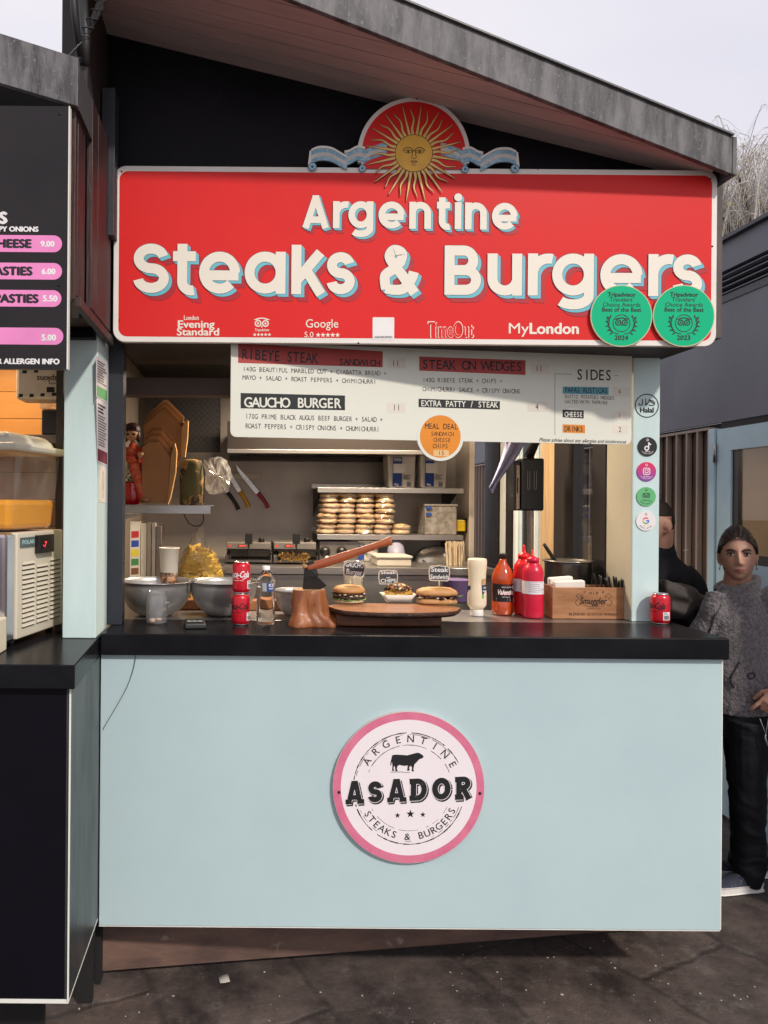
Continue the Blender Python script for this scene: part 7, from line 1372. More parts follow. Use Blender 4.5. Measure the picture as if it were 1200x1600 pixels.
def limb(mb, pts, rs, n=16, flat=None): mb.tube(spline(pts, 5), interp(rs, 5), n, flat=flat)
def interp(rs, k):
    out = []
    for i in range(len(rs) - 1):
        for j in range(k):
            t = j / k; a, b = rs[i], rs[i + 1]
            if isinstance(a, (int, float)): a = (a, a)
            if isinstance(b, (int, float)): b = (b, b)
            out.append((a[0] + (b[0] - a[0]) * t, a[1] + (b[1] - a[1]) * t))
    l = rs[-1]; out.append((l, l) if isinstance(l, (int, float)) else l); return out
def ear(mb, T, sg):
    pts = []
    for i in range(13):
        t = i / 12; a = rad(-100 + 300 * t); pts.append(T @ V((sg * (.0775 + .006 * math.sin(math.pi * t)), .012 + .015 * math.cos(a) + .006, -.014 + .028 * math.sin(a))))
    mb.tube(pts, [.0045] * 13, 8); mb.ball(T @ V((sg * .0745, .017, -.015)), (.0095, .018, .030), 12); mb.ball(T @ V((sg * .073, .010, -.041)), (.006, .007, .009), 8)
def add_face_parts(T, root, female):
    for sg in (-1, 1):
        e = MB(T); e.ball((sg * .0325, -.0712, .0068), (.0148, .0125, .0072), 18); eb = e.build('eye', eyew, root)
        i_ = MB(T); i_.ball((sg * .0325, -.0812, .0072), (.0066, .0036, .0064), 14); i_.build('iris', iris, eb)
        l_ = MB(T)
        arc_ = [(sg * (.0325 + .0165 * math.cos(rad(a))), -.0815 + .0075 * abs(math.cos(rad(a))) ** 2, .0066 + (.0062 * math.sin(rad(a)))) for a in range(172, 0, -14)]
        l_.tube(arc_, [.0022 + .0013 * math.sin(math.pi * i / (len(arc_) - 1)) for i in range(len(arc_))], 6); l_.build('eyelid_line', brow_m if female else skin2, root)
        lo_ = MB(T); arc2 = [(sg * (.0325 + .0155 * math.cos(rad(a))), -.0812 + .0075 * abs(math.cos(rad(a))) ** 2, .0066 - .0062 * math.sin(rad(a))) for a in range(165, 10, -16)]; lo_.tube(arc2, .0012, 5); lo_.build('lower_lid', skin if female else skin2, root)
        b_ = MB(T); bp_ = [(sg * x, y, z) for x, y, z in ((.014, -.0890, .0215), (.024, -.0890, .0255), (.036, -.0845, .0275), (.047, -.0740, .0240), (.052, -.0680, .0205))]; b_.tube(spline([V(q_) for q_ in bp_], 4), [(.0022 + .0018 * math.sin(math.pi * min(1, (i + 3) / 19)), .0024) for i in range(17)], 8, flat=(0, 0, 1)); b_.build('eyebrow', brow_m, root)
def lips(T):
    Ti = T.inverted()
    def f(me):
        me.materials.append(lipm)
        for p_ in me.polygons:
            q_ = Ti @ (p_.center + OFF[0])
            if q_.y < -.06 and (q_.x / .0235) ** 2 + ((q_.z + .0610) / (.0098 - .0040 * abs(q_.x) / .0235)) ** 2 < 1: p_.material_index = 1
    return f
OFF = [V((0, 0, 0))]
def hand(mb, wrist, dirv, palm_n, curl, sc_=1.0, mirror=1, thumb_out=.9, spread=.10):
    """palm and five bent fingers; dirv points to the fingertips, palm_n out of the palm"""
    d = V(dirv).normalized(); n = V(palm_n); n = (n - d * n.dot(d)).normalized(); s_ = d.cross(n) * mirror
    pw = .040 * sc_; L_ = .088 * sc_
    limb(mb, [wrist, wrist + d * L_ * .45, wrist + d * L_ * .95], [(.026 * sc_, .018 * sc_), (.040 * sc_, .0165 * sc_), (.041 * sc_, .0130 * sc_)], 14, flat=tuple(s_))
    for i, (off, ln) in enumerate(((-.029, .070), (-.0095, .079), (.010, .073), (.0285, .056))):
        b = wrist + d * L_ * .92 + s_ * off * sc_; ang = curl[i]; dd = (d + s_ * off / .03 * spread).normalized(); p_ = [b]; a = 0
        for seg, f_ in enumerate((.45, .31, .24)): a += ang * (.8, 1.0, .7)[seg]; p_.append(p_[-1] + (dd * math.cos(a) + n * math.sin(a)) * ln * f_ * sc_)
        mb.tube([p_[0] - d * .012 * sc_] + p_, [x * sc_ for x in (.0095, .0095, .0092, .0084, .0062)], 10); mb.ball(p_[-1], .0064 * sc_, 8)
    b = wrist + d * L_ * .30 - s_ * .032 * sc_; t1 = b + (d * .6 - s_ * thumb_out + n * .35).normalized() * .036 * sc_; t2 = t1 + (d * .95 - s_ * .30 * thumb_out + n * .4).normalized() * .030 * sc_; t3 = t2 + (d * 1.0 + n * .3).normalized() * .020 * sc_
    mb.tube([b + s_ * .012 * sc_, b, t1, t2, t3], [x * sc_ for x in (.013, .0135, .0115, .0098, .007)], 10)
def rotz(a): return Matrix.Rotation(a, 4, 'Z')
# ---- the woman in the grey fleece, leaning by the counter end
Yw = 3.33; kw = Yw / F
def Wp(px, py, dy=0.0): q = P(px, py, Yw); q.y += dy; return q
root = thing('person', (P(1166, 1390, Yw).x, Yw, 0), 'person in a grey fleece jacket and black trousers standing at the counter end, looking out', 'person'); OFF[0] = V(root.location)
hcen = Wp(1152.5, 866, 0.0); Th = Matrix.Translation(hcen) @ rotz(rad(-30)) @ Matrix.Rotation(rad(-3), 4, 'Y') @ Matrix.Rotation(rad(3), 4, 'X') @ Matrix.Diagonal((.90, .96, 1.06, 1))
mb = MB(); closed_rows(mb, [[Th @ p_ for p_ in r_] for r_ in head_pts()])
for sg in (-1, 1): ear(mb, Th, sg)
nb_ = Wp(1162, 930, .05)
limb(mb, [Th @ V((0, .028, -.03)), Th @ V((.0, .032, -.09)), nb_ + V((0, .0, .03)), nb_ + V((0, .01, -.05))], [.058, .054, .056, .075], 18)
sh_l, sh_r = Wp(1124, 956, .03), Wp(1212, 946, .0)
limb(mb, [nb_ + V((0, .01, -.03)), Wp(1160, 985, .05), Wp(1162, 1040, .04), Wp(1164, 1085, .03), Wp(1166, 1120, .03)], [(.09, .07), (.12, .08), (.11, .075), (.115, .075), (.11, .07)], 20, flat=(1, 0, 0))
hw = Wp(1181, 1066, -.165); limb(mb, [sh_r, Wp(1222, 1010, .02), Wp(1219, 1050, -.05), Wp(1203, 1058, -.12), hw], [.05, .042, .037, .031, .025], 14)
limb(mb, [sh_l, Wp(1112, 1000, .06), Wp(1115, 1040, .05)], [.045, .038, .033], 14)
hand(mb, hw, (Wp(1158, 1094, -.150) - hw), (.45, .75, -.35), (.22, .75, .9, .95), .98, mirror=1, thumb_out=.45, spread=.12)
for x0_, x1_, dy in ((1160, 1164, -.02), (1182, 1184, .07)): limb(mb, [Wp(x0_, 1128, .02), Wp((x0_ + x1_) / 2, 1235, dy), Wp(x1_, 1372, dy)], [.055, .04, .028], 14)
body = fuse(mb, 'body', [skin], root, .0042, 3, lips(Th))
add_face_parts(Th, root, True)
# hair: tight cap swept back with a centre parting and a bun behind
mb = MB(Th); rows = []
for r_ in head_pts(72, 60):
    row = []
    for p_ in r_:
        d = p_.normalized(); ax_ = min(1.25, abs(p_.x) / .062)
        hl = .070 - .040 * ax_ ** 1.7 if p_.y < -.02 else (.070 - .040 * ax_ ** 1.7) * max(0, (-p_.y) / .02) - .075 * min(1, max(0, (p_.y + .02) / .03))
        if abs(p_.x) > .06 and -.012 < p_.y < .034 and p_.z < .012: hl = .012
        f_ = max(0, min(1, (p_.z - hl) / .016)); part = -.0022 * math.exp(-(p_.x / .0045) ** 2)
        row.append(p_ + d * (-.006 + (.0135 + part + .0010 * math.sin(math.atan2(p_.x, p_.z + .2) * 80)) * (f_ * f_ * (3 - 2 * f_))))
    rows.append(row)
closed_rows(mb, rows); hr = mb.build('hair', hair_m, root)
mb = MB(Th); mb.ball((.02, .100, .035), (.036, .03, .036), 16, 0, .25, 4)
for sg in (-1, 1): mb.tube([V((sg * .066, -.040, .036)), V((sg * .074, -.012, .012)), V((sg * .070, .03, .0))], [(.006, .012), (.008, .015), (.01, .016)], 8)
mb.tube([V((-.070, -.034, .03)), V((-.0775, -.022, -.005)), V((-.076, -.014, -.03))], [.0016, .0012, .0005], 5); mb.build('hair_bun', hair_m, hr)
mb = MB(Th); hr_r = random.Random(11)
def on_head(d, lift):
    d = V(d).normalized(); ry_ = .092 if d.y > 0 else .086; t_ = 1 / math.sqrt((d.x / .0765) ** 2 + (d.y / ry_) ** 2 + (d.z / .118) ** 2); return d * (t_ + lift)
for i in range(150):
    u_ = hr_r.uniform(-1, 1); sgn = 1 if u_ > 0 else -1; a0 = V((u_ * .95, -.92 + .62 * abs(u_) ** 1.5, .80 - .55 * abs(u_) ** 1.6)); b0 = V((u_ * 1.15 + .03 * sgn, -.05, .62 - .50 * abs(u_))); c0 = V((u_ * .45, .95, .42 - .35 * abs(u_)))
    pts = spline([on_head(a0, .0068), on_head(a0.lerp(b0, .55) + V((.06 * sgn, 0, .04)), .0088), on_head(b0, .0088), on_head(b0.lerp(c0, .5), .0088), on_head(c0, .008)], 4); mb.tube(pts, [.0007 + .0008 * math.sin(math.pi * j / (len(pts) - 1)) for j in range(len(pts))], 4, caps=False)
mb.build('hair_strand', M('brown hair strand', (.022, .013, .010), .42, col2=(.045, .028, .020), nscale=30, spec=.4), hr)
for sg in (-1, 1):
    mb = MB(Th); c = V((sg * .0775, .006, -.056)); mb.tube([c + V((.002 * math.sin(rad(a)), .011 * math.cos(rad(a)), .011 * math.sin(rad(a)))) for a in range(0, 361, 30)], .0022, 8); mb.build('hoop_earring', M('silver ring', (.6, .58, .56), .2, metal=1), root)
# fleece jacket
fle = M('grey fleece', (.215, .190, .196), .95, col2=(.115, .100, .106), nscale=75, lo=.38, hi=.62, bump=.9, bscale=150, sheen=.4, spec=.1, detail=4)
def push(me, f):      # move every point along its normal by f(point)
    data = [(v.co.copy(), v.normal.copy()) for v in me.vertices]; flat = []
    for c_, n_ in data: flat.extend(c_ + n_ * f(c_))
    me.vertices.foreach_set('co', flat); me.update()
def fleece_up(me): push(me, lambda q_: .008 * noise.noise(V((q_.x * 9, q_.y * 9, q_.z * 13))) + .0022 * noise.noise(q_ * 70) + .0026 * noise.noise(q_ * 130))
mb = MB()
limb(mb, [Wp(1161, 916, .03), Wp(1161, 934, .035), Wp(1162, 968, .04), Wp(1163, 1020, .04), Wp(1167, 1072, .03), Wp(1169, 1112, .03)], [(.070, .062), (.100, .080), (.150, .105), (.140, .104), (.148, .112), (.152, .114)], 24, flat=(1, 0, 0))
limb(mb, [Wp(1196, 926, .02), sh_r, Wp(1224, 1010, .02), Wp(1222, 1050, -.05), Wp(1206, 1058, -.12), Wp(1186, 1063, -.158)], [.062, .072, .066, .058, .052, .045], 16)
limb(mb, [Wp(1132, 930, .04), sh_l, Wp(1110, 1000, .06), Wp(1114, 1060, .05)], [.052, .060, .058, .052], 16)
jk = fuse(mb, 'fleece_jacket', [fle], root, .0055, 5, fleece_up)
# stand-up collar, open at the throat
mb = MB(); cols = []
for i in range(27):
    t = i / 26; a = rad(-70 + 320 * t); f_ = (1 - abs(2 * t - 1)); up_ = .080 + .024 * f_; rx_, ry_ = .072, .062; base = nb_ + V((rx_ * math.sin(a) * 1.02, -.012 + -ry_ * math.cos(a) * -1.0 if False else -.005 - ry_ * math.cos(a), -.018 - .045 * (1 - f_) ** 2)); o_ = V((math.sin(a), -math.cos(a), 0))
    cols.append([base + o_ * .018 + V((0, 0, -.02)), base + o_ * .020 + V((0, 0, up_ * .5)), base + o_ * .022 + V((0, 0, up_)), base + o_ * .010 + V((0, 0, up_ + .004)), base - o_ * .006 + V((0, 0, up_ * .5)), base - o_ * .004 + V((0, 0, -.02))])
mb.sheet(cols); fleece_c = mb.build('collar', fle, jk)
mb = MB(); 
def front(px, py, lift=.0):      # a point just in front of the jacket's chest
    return Wp(px, py, -.11 + lift)
from mathutils.bvhtree import BVHTree
def bvh_of(o): me = o.data; return BVHTree.FromPolygons([v.co + V(root.location) for v in me.vertices], [list(p_.vertices) for p_ in me.polygons])
tree_j = bvh_of(jk)
def onj(px, py, lift=.002):
    a, b = unroll(px, py); d = V((a / F, 1, -b / F)).normalized(); hit = tree_j.ray_cast(V((0, 0, H)), d); return (hit[0] - d * lift) if hit[0] is not None else Wp(px, py, -.1)
mb = MB(); ptsv = [onj(x, y, .003) for x, y in ((1131, 912), (1139, 914), (1147, 914), (1142, 922), (1135, 932), (1129, 942), (1127, 930))]; mb.add(ptsv, [list(range(len(ptsv)))[::-1]]); mb.build('purple_top', M('dark purple knit', (.055, .012, .040), .8, bump=.3), jk)
dkz = M('dark jacket trim', (.035, .030, .032), .6)
mb = MB(); mb.tube([onj(x, y) for x, y in ((1127, 945), (1117, 962), (1111, 980), (1107, 990))], .0035, 6); mb.build('zip', dkz, jk)
mb = MB(); mb.tube(spline([onj(x, y) for x, y in ((1156, 1034), (1150, 1044), (1144, 1055), (1142, 1064), (1147, 1074))], 4), .004, 6); mb.build('pocket_seam', dkz, jk)
mb = MB(); mb.tube(spline([onj(x, y) for x, y in ((1170, 1060), (1169, 1054), (1175, 1051), (1180, 1055), (1176, 1060), (1170, 1060))], 4), .003, 6); mb.build('cuff_loop', dkz, jk)
# trousers
trm = M('black nylon trousers', (.008, .008, .010), .62, col2=(.013, .013, .016), nscale=9, bump=.5, bscale=22, spec=.2)
def wr_f(q_):
    z = q_.z; u_ = q_.z * 14 + q_.x * 7 + 2 * noise.noise(q_ * 5)
    return (.005 + .010 * max(0, 1 - z / .5)) * (noise.noise(V((q_.x * 8, q_.y * 8, u_))) + .5 * noise.noise(V((q_.x * 22, q_.y * 22, u_ * 2.1))))
def wrinkle(me): push(me, wr_f)
mb = MB(); limb(mb, [Wp(1168, 1070, .03), Wp(1169, 1108, .03), Wp(1169, 1150, .02)], [(.130, .09), (.144, .104), (.138, .104)], 20, flat=(1, 0, 0))
for x0_, xm_, x1_, dy in ((1158, 1160, 1164, -.035), (1182, 1183, 1184, .075)): limb(mb, [Wp(x0_, 1120, dy), Wp(x0_, 1180, dy), Wp(xm_, 1250, dy), Wp(x1_, 1320, dy), Wp(x1_ - 2, 1352, dy), Wp(x1_ - 3, 1374, dy)], [.086, .084, .070, .060, .070, .056], 18)
tr_ = fuse(mb, 'trousers', [trm], root, .006, 4, wrinkle)
cordm = M('grey drawcord', (.34, .33, .33), .7); mb = MB()
a_, b_, c_ = Wp(1150, 1107, -.155), Wp(1160, 1131, -.150), Wp(1164, 1107, -.150); mb.tube([a_, a_.lerp(b_, .6), b_], .0016, 5); mb.tube([c_, c_.lerp(b_, .5), b_], .0016, 5); mb.tube([b_, Wp(1159, 1136, -.15), Wp(1163, 1148, -.15)], [.003, .0035, .0035], 6); mb.build('drawcord', cordm, tr_)
# shoes pointing towards the stall
knit = M('navy knit shoe', (.022, .026, .045), .8, col2=(.20, .21, .24), nscale=110, lo=.58, hi=.66, bump=.3, bscale=150); sole = M('white shoe sole', (.74, .71, .67), .5)
def shoe(hx, hy, dirv, Y_off):
    h0_ = P(hx, hy, Yw + Y_off); h0_.z = 0; d = V(dirv).normalized(); s_ = V((-d.y, d.x, 0)); pr = ((0, .030, .075), (.03, .036, .085), (.08, .036, .075), (.14, .042, .055), (.20, .045, .042), (.25, .036, .032), (.272, .015, .022)); m2 = MB(); rows = []
    for t_, w_, hh_ in pr: c = h0_ + d * t_; rows.append([c + s_ * (w_ * math.cos(rad(a)) ) + V((0, 0, .022 + (hh_ - .02) * max(0, math.sin(rad(a))) + .0)) for a in range(0, 181, 15)])
    m2.sheet(rows); m2.add(rows[0], [list(range(len(rows[0])))]); sh_o = m2.build('shoe', knit, root); m2 = MB(); ol = [(t_, w_ + .004) for t_, w_, _ in pr]; pts = [(h0_ + d * t_ + s_ * w_) for t_, w_ in ol] + [(h0_ + d * t_ - s_ * w_) for t_, w_ in ol[::-1]]; hl_ = [h0_ - d * .014 + s_ * -.018, h0_ - d * .014 + s_ * .018]; pts = hl_[1:] + pts + hl_[:1]
    n = len(pts); lay = [[p_ + V((0, 0, z)) + (d * -ex if False else V((0, 0, 0))) for p_ in pts] for z, ex in ((.001, 0), (.012, 0), (.030, 0))]; m2.add([q_ for l_ in lay for q_ in l_], [(i * n + k, i * n + (k + 1) % n, (i + 1) * n + (k + 1) % n, (i + 1) * n + k) for i in range(2) for k in range(n)] + [list(range(n)), [2 * n + k for k in range(n)][::-1]], 0, False); m2.build('shoe_sole', sole, sh_o, bevel=.004)
shoe(1183, 1390, (-1, -.12, 0), -.035); shoe(1194, 1380, (-1, .05, 0), .085)
# ---- the man behind the post, arms folded
Ym = 3.62; km = Ym / F
def Mp(px, py, dy=0.0): q = P(px, py, Ym); q.y += dy; return q
root = thing('person', (P(1040, 1380, Ym).x, Ym, 0), 'person with shaved dark hair and a black zip jacket, half hidden behind the pale post', 'person'); OFF[0] = V(root.location)
hcen = Mp(1021, 817); Th = Matrix.Translation(hcen) @ rotz(rad(-84)) @ Matrix.Scale(1.03, 4)
mb = MB(); closed_rows(mb, [[Th @ p_ for p_ in r_] for r_ in head_pts(72, 60)])
for sg in (-1, 1): ear(mb, Th, sg)
nb_ = Mp(1033, 872, .03); limb(mb, [Th @ V((0, .03, -.03)), Th @ V((0, .03, -.09)), nb_, nb_ + V((0, 0, -.06))], [.062, .060, .066, .09], 18)
limb(mb, [Mp(1034, 890, .03), Mp(1034, 930, .03), Mp(1034, 1010, .03), Mp(1036, 1090, .03)], [(.13, .09), (.19, .12), (.165, .11), (.155, .11)], 20, flat=(1, 0, 0))
for dx, dy in ((-26, .02), (24, -.02)): limb(mb, [Mp(1036 + dx * .6, 1080, .03), Mp(1038 + dx, 1230, dy), Mp(1038 + dx, 1372, dy)], [.09, .06, .042], 14)
fuse(mb, 'body', [skin2], root, .0055, 3, lips(Th)); add_face_parts(Th, root, False)
mb = MB(Th); rows = []
for r_ in head_pts(60, 50):
    rows.append([p_ + p_.normalized() * (-.006 + .0085 * max(0, min(1, (p_.z - ((.062 - .035 * min(1.2, abs(p_.x) / .06) ** 2 if p_.y < -.01 else -.045) if not (abs(p_.x) > .052 and -.03 < p_.y < .045) else .022)) / .014))) for p_ in r_])
closed_rows(mb, rows); mb.build('hair', M('shaved dark hair', (.022, .017, .015), .85, col2=(.035, .027, .024), nscale=90, spec=.1), root)
blj = M('black jacket', (.009, .009, .012), .8, spec=.12, col2=(.018, .018, .023), nscale=10, bump=.25, bscale=20)
mb = MB(); limb(mb, [Mp(1030, 846, .03), Mp(1032, 872, .03), Mp(1034, 902, .03), Mp(1036, 960, .03), Mp(1038, 1010, .03), Mp(1038, 1060, .03)], [(.074, .078), (.088, .086), (.170, .115), (.175, .125), (.172, .13), (.175, .13)], 24, flat=(1, 0, 0))
limb(mb, [Mp(1066, 896, .02), Mp(1081, 918, .01), Mp(1085, 950, .0), Mp(1080, 968, -.03)], [.065, .070, .066, .060], 16); limb(mb, [Mp(1000, 896, .04), Mp(988, 935, .03), Mp(990, 965, -.04)], [.065, .066, .06], 16)
jm = fuse(mb, 'jacket', [blj], root, .007, 5)
bro = M('grey brown sleeve', (.055, .044, .039), .8, col2=(.04, .032, .028), nscale=8, bump=.4, bscale=14)
mb = MB(); limb(mb, [Mp(1082, 955, -.03), Mp(1068, 942, -.10), Mp(1040, 926, -.13), Mp(1008, 915, -.13)], [.055, .064, .060, .052], 16); limb(mb, [Mp(1070, 955, -.06), Mp(1045, 946, -.12), Mp(1015, 940, -.13)], [.058, .060, .056], 14)
fuse(mb, 'sleeve', [bro], root, .007, 4, lambda me: push(me, lambda q_: .013 * noise.noise(V((q_.x * 16 + q_.z * 10, q_.y * 10, q_.z * 26)))))
mb = MB(); q_ = Mp(1046, 858, -.115); mb.tube([q_, q_ + V((.02, .004, .003)), q_ + V((.034, .012, .004))], [.001, .0022, .001], 6); mb.build('chest_mark', white_p, jm)
mb = MB(); 
for dx, dy in ((-26, .02), (24, -.02)): limb(mb, [Mp(1036 + dx * .6, 1050, .03), Mp(1038 + dx, 1230, dy), Mp(1038 + dx, 1380, dy)], [.11, .085, .07], 16)
fuse(mb, 'trousers', [trm], root, .01, 3)
# ------------------------------------------------------------------ the dark grey stall across the side alley
XB = 2.60
def RB(px, py): a, b = unroll(px, py); Y = F * XB / a; return V((XB, Y, H - b / F * Y))
rb = thing('side_building', (2.9, 4.2, 0), 'dark grey panelled stall building with brown slats and a pale blue door beside the alley', 'building')
grey_p = M('dark grey cladding', (.155, .152, .178), .45, col2=(.135, .133, .155), nscale=3, stretch=(1, 1, .5), wear=((.26, .26, .28), 34, .755, (1, 1, .35)))
mb = MB(); mb.box(XB, XB + .03, 2.6, 9, 2.16, 2.81); mb.box(XB + .0, XB + .03, 2.6, 9, 2.985, 3.14); mb.box(XB + .05, XB + .07, 2.6, 9, 2.8, 3.0); mb.build('upper_wall', grey_p, rb)
mb = MB(); mb.box(XB - .03, XB + 2.4, 2.55, 9.05, 3.141, 3.16); mb.box(XB + .031, XB + 2.4, 2.6, 9, 3.0, 3.14); mb.build('roof', M('grey roof trim dark', (.08, .08, .09), .5), rb)
for i in range(4):
    z = 2.862 + i * .032; m2 = MB(); m2.hexa([V((XB - .012, 2.6, z - .006)), V((XB + .03, 2.6, z + .010)), V((XB + .03, 9, z + .010)), V((XB - .012, 9, z - .006)), V((XB - .012, 2.6, z - .001)), V((XB + .03, 2.6, z + .015)), V((XB + .03, 9, z + .015)), V((XB - .012, 9, z - .001))]); m2.build('louvre_slat', grey_p, rb)
m2 = MB(); m2.box(XB - .006, XB + .028, 2.6, 9, 2.8102, 2.848); m2.build('mesh_strip', M('grey mesh strip', (.12, .12, .13), .5, nscale=300, col2=(.03, .03, .035), detail=0), rb)
slat = M('weathered brown slat', (.16, .095, .07), .6, col2=(.085, .05, .038), nscale=6, stretch=(4, 4, .5), bump=.2, bscale=30); slate_edge = M('pale slat edge', (.42, .32, .26), .6, nscale=10, stretch=(3, 3, .5))
ys0 = RB(1112, 800).y; ys = ys0
sl_, se_ = MB(), MB(); k = 0
while ys < 8.5:
    w_ = .098; sl_.box(XB + .012, XB + .03, ys + .02, ys + w_, .05, 2.125); se_.box(XB - .018, XB + .010, ys, ys + .016, .05, 2.125); ys += w_ + .004; k += 1
sl_.build('slat', slat, rb); se_.build('slat_edge', slate_edge, rb)
mb = MB(); mb.box(XB - .02, XB + .03, ys0, 9, 2.1255, 2.14); mb.build('slat_top_rail', slate_edge, rb); mb = MB(); mb.box(XB + .031, XB + .06, 2.6, 9, .0, 2.155); mb.build('lower_wall', M('dark brown backing', (.03, .02, .018), .7), rb) if False else tag(MB().box(XB + .031, XB + .06, ys0 - .07, 9, .0, 2.1595).build('lower_wall', M('dark brown backing', (.03, .02, .018), .7), rb))
MB().box(XB + .004, XB + .062, 2.66, ys0 - .071, 2.122, 2.159).build('lintel', MATS['dark brown backing'], rb)  # dark strip added to stop room lamp light leaking above the door
MB().box(XB - .001, XB + .03, 2.6, 3.016, .0, 2.158).build('lower_wall', grey_p, rb)
dblue = M('pale blue door paint', (.56, .75, .83), .42, nscale=4)
mb = MB(); mb.box(XB - .025, XB + .05, RB(1122.5, 800).y, ys0 - .003, .02, 2.128); mb.build('door_post', dblue, rb, bevel=.003)
yd1, yd0 = RB(1125.5, 800).y, 3.02; yw1, yw0 = RB(1147, 800).y, 3.15; zw0, zw1 = 1.40, 2.0
mb = MB(); mb.box(XB - .02, XB + .02, yw1, yd1, .04, 2.12); mb.box(XB - .02, XB + .02, yd0, yw0, .04, 2.12); mb.box(XB - .0202, XB + .0198, yw0 + .0002, yw1 - .0002, .0402, zw0); mb.box(XB - .0202, XB + .0198, yw0 + .0002, yw1 - .0002, zw1, 2.1198); dr = mb.build('door', dblue, rb)
mb = MB(); mb.box(XB - .010, XB + .015, yw0 + .0005, yw0 + .03, zw0 + .001, zw1 - .001); mb.box(XB - .010, XB + .015, yw1 - .045, yw1 - .0005, zw0 + .001, zw1 - .001); mb.box(XB - .0098, XB + .015, yw0 + .0305, yw1 - .0455, zw0 + .0012, zw0 + .05); wf_ = mb.build('window_frame', M('dark bronze frame', (.06, .05, .045), .4, metal=.4), dr)
mb = MB(); mb.box(XB, XB + .004, yw0 + .031, yw1 - .046, zw0 + .051, zw1 - .0015); mb.build('pane', gl, dr)
for z in (1.99, .4): mb = MB(); mb.tube([V((XB - .027, yd1 + .008, z - .05)), V((XB - .027, yd1 + .008, z + .05))], .009, 10); mb.build('hinge', M('steel hinge', (.4, .39, .38), .35, metal=.9), dr)
mb = MB(); mb.box(XB + .55, XB + .58, 2.7, 4.1, .1, 2.15); mb.box(XB + .061, XB + .55, 4.1, 4.13, .1, 2.15); mb.box(XB + .06, XB + .58, 2.67, 2.70, .1, 2.15); mb.box(XB + .06, XB + .58, 2.7, 4.1, 2.15, 2.158); mb.build('room_wall', M('tan room wall', (.50, .34, .20), .6), rb)
mb = MB(); mb.box(XB + .3, XB + .54, 2.75, 4.05, 1.36, 1.40); mb.build('room_shelf', M('dark inner shelf', (.08, .06, .05), .5), rb)
q = V((XB + .545, 3.75, 1.86)); mb = MB(); mb.box(q.x - .004, q.x, q.y - .06, q.y + .08, 1.72, 1.90); tag(mb.build('wall_paper_sheet', M('pale sheet', (.6, .58, .55), .6), origin=q), 'pale sheet of paper pinned to the wall behind the door glass', 'paper')
mb = MB()
for k in range(14): rr = random.Random(k); c = V((XB + .36 + rr.uniform(0, .1), 3.02 + k * .07, 1.41)); mb.ball(c + V((0, 0, .025)), (.03, .035, .03 + rr.uniform(0, .02)), 8, 0, .5, k)
tag(mb.build('pastry_row', M('brown pastries', (.22, .12, .06), .6, nscale=20), origin=(XB + .4, 3.5, 1.41)), 'brown baked goods on the shelf behind the blue door window', 'food', kind='stuff')
lt = thing('ceiling_light', (XB + .3, 3.4, 2.12), 'warm lamp under the ceiling behind the blue door window', 'ceiling light')
mb = MB(); mb.box(XB + .2, XB + .4, 3.2, 3.6, 2.135, 2.1495); mb.build('housing', MATS['white lamp housing'], lt); mb = MB(); mb.box(XB + .22, XB + .38, 3.22, 3.58, 2.122, 2.134); mb.build('diffuser', lampm, lt)
al = bpy.data.lights.new('room lamp', 'AREA'); al.shape = 'RECTANGLE'; al.size = .16; al.size_y = .4; al.energy = 3.2; al.color = (1.0, .80, .58)
ao = bpy.data.objects.new('room_lamp', al); ao.location = (0, 0, -.02); ao.parent = lt; C.objects.link(ao)
# ------------------------------------------------------------------ bare drooping tree beyond that roof
wr = random.Random(21); bark = M('tree bark', (.10, .08, .065), .8, bump=.4); twigm = M('yellowish bare twig', (.60, .56, .52), .7, col2=(.46, .42, .38), nscale=3)
tb_ = V((7.2, 10.2, 0)); wl = thing('willow_tree', tb_, 'bare weeping tree with drooping twigs beyond the dark grey roof', 'tree')
mb = MB(); tops = []
mb.tube(spline([tb_, tb_ + V((.1, 0, 1.6)), tb_ + V((-.05, .1, 3.2)), tb_ + V((.1, 0, 5.2))], 5), [.20 - .006 * i for i in range(16)], 10)
for k in range(13):
    a = k * 2.4; r_ = wr.uniform(.7, 1.5); s_ = tb_ + V((0, 0, wr.uniform(4.2, 5.2))); e_ = s_ + V((r_ * math.cos(a), r_ * math.sin(a), wr.uniform(.9, 2.0))); m_ = s_.lerp(e_, .5) + V((0, 0, .25)); pts = spline([s_, m_, e_], 5); mb.tube(pts, [.05 * (1 - i / len(pts)) + .007 for i in range(len(pts))], 7); tops.append((m_, e_))
mb.build('trunk', bark, wl)
tw, lf = MB(), MB()
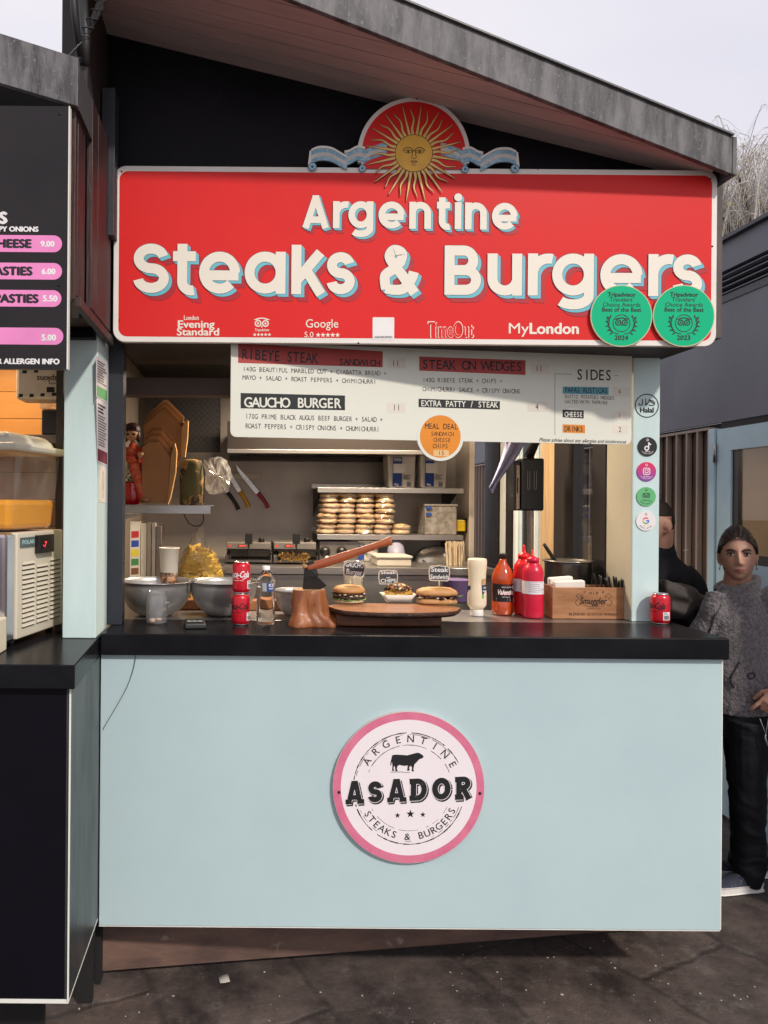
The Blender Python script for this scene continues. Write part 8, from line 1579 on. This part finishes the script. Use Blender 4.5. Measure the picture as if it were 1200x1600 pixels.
for m_, e_ in tops:
    for j in range(62):
        s_ = m_.lerp(e_, wr.random()); d = V((wr.uniform(-1, 1), wr.uniform(-1, 1), wr.uniform(.1, 1.0))).normalized() * wr.uniform(.35, .9); up = s_ + d; hg = up + V((d.x * .5, d.y * .5, -wr.uniform(.3, 1.6))); pts = spline([s_, up + V((0, 0, .06)), hg], 4); tw.tube(pts, [.0035 * (1 - i / len(pts)) + .0020 for i in range(len(pts))], 3, caps=False, smooth=False)
        for q_ in range(7):
            c = pts[3 + wr.randrange(6)] if len(pts) > 8 else pts[-1]; e2 = c + V((wr.uniform(-.3, .3), wr.uniform(-.3, .3), -wr.uniform(.05, .5))); tw.tube([c, c.lerp(e2, .5) + V((0, 0, .04)), e2], [.0024, .002, .0014], 3, caps=False, smooth=False)
            if wr.random() < .35: v_ = V((wr.uniform(-.02, .02), wr.uniform(-.02, .02), -.05)); w2 = V((.012, .004, 0)); lf.add([e2, e2 + v_ * .5 + w2, e2 + v_, e2 + v_ * .5 - w2], [(0, 1, 2, 3)])
tw.build('twig', twigm, wl); lf.build('leaf', M('yellow green leaf', (.26, .26, .06), .6), wl)
# ------------------------------------------------------------------ litter
pp = onZ(350, 1531, .0); pp.z = gz(pp.x, pp.y); mb = MB(Matrix.Translation(pp) @ Matrix.Rotation(rad(12), 4, 'Z')); mb.sheet([[V((x * .018, y * .022, .0035 + .0012 * math.sin(x * 2 + y))) for x in (-1, 0, 1)] for y in (-1, 0, 1)]); tag(mb.build('paper_scrap', M('dirty paper scrap', (.46, .42, .38), .8), origin=pp, solid=.0006), 'pale square paper scrap on the slabs by the kickboard', 'litter')
mb = MB(); lr = random.Random(5)
for i in range(150):
    px_, py_ = lr.uniform(120, 1190), lr.uniform(1468, 1600)
    if px_ < 700 and lr.random() < .55: continue
    if px_ < 300 and py_ < 1545: continue
    c = onZ(px_, py_, .013); s_ = lr.choice([.0011, .0014, .002, .0032]) * lr.uniform(.7, 1.3)
    if c.y < 1.2: continue
    c.z = gz(c.x, c.y) + s_ * .3; mb.ball(c, (s_ * lr.uniform(.8, 1.8), s_ * lr.uniform(.8, 1.6), s_ * .6), 6, 0, .5, i)
tag(mb.build('ground_litter', M('pale grit and crumbs', (.40, .37, .34), .8), origin=(.6, 2.2, 0)), 'pale crumbs and grit scattered over the stone slabs', 'litter', kind='stuff')
mb = MB(); mb.tube(spline([P(212, 1024, 2.500), P(208, 1046, 2.500), P(198, 1074, 2.500), P(180, 1107, 2.500), P(165, 1132, 2.5), P(161, 1140, 2.5)], 6), .0011, 5); tag(mb.build('loose_wire', MATS['black plastic'], origin=P(165, 1132, 2.5)), 'thin black wire hanging in a curve down the pale blue counter front', 'wire')
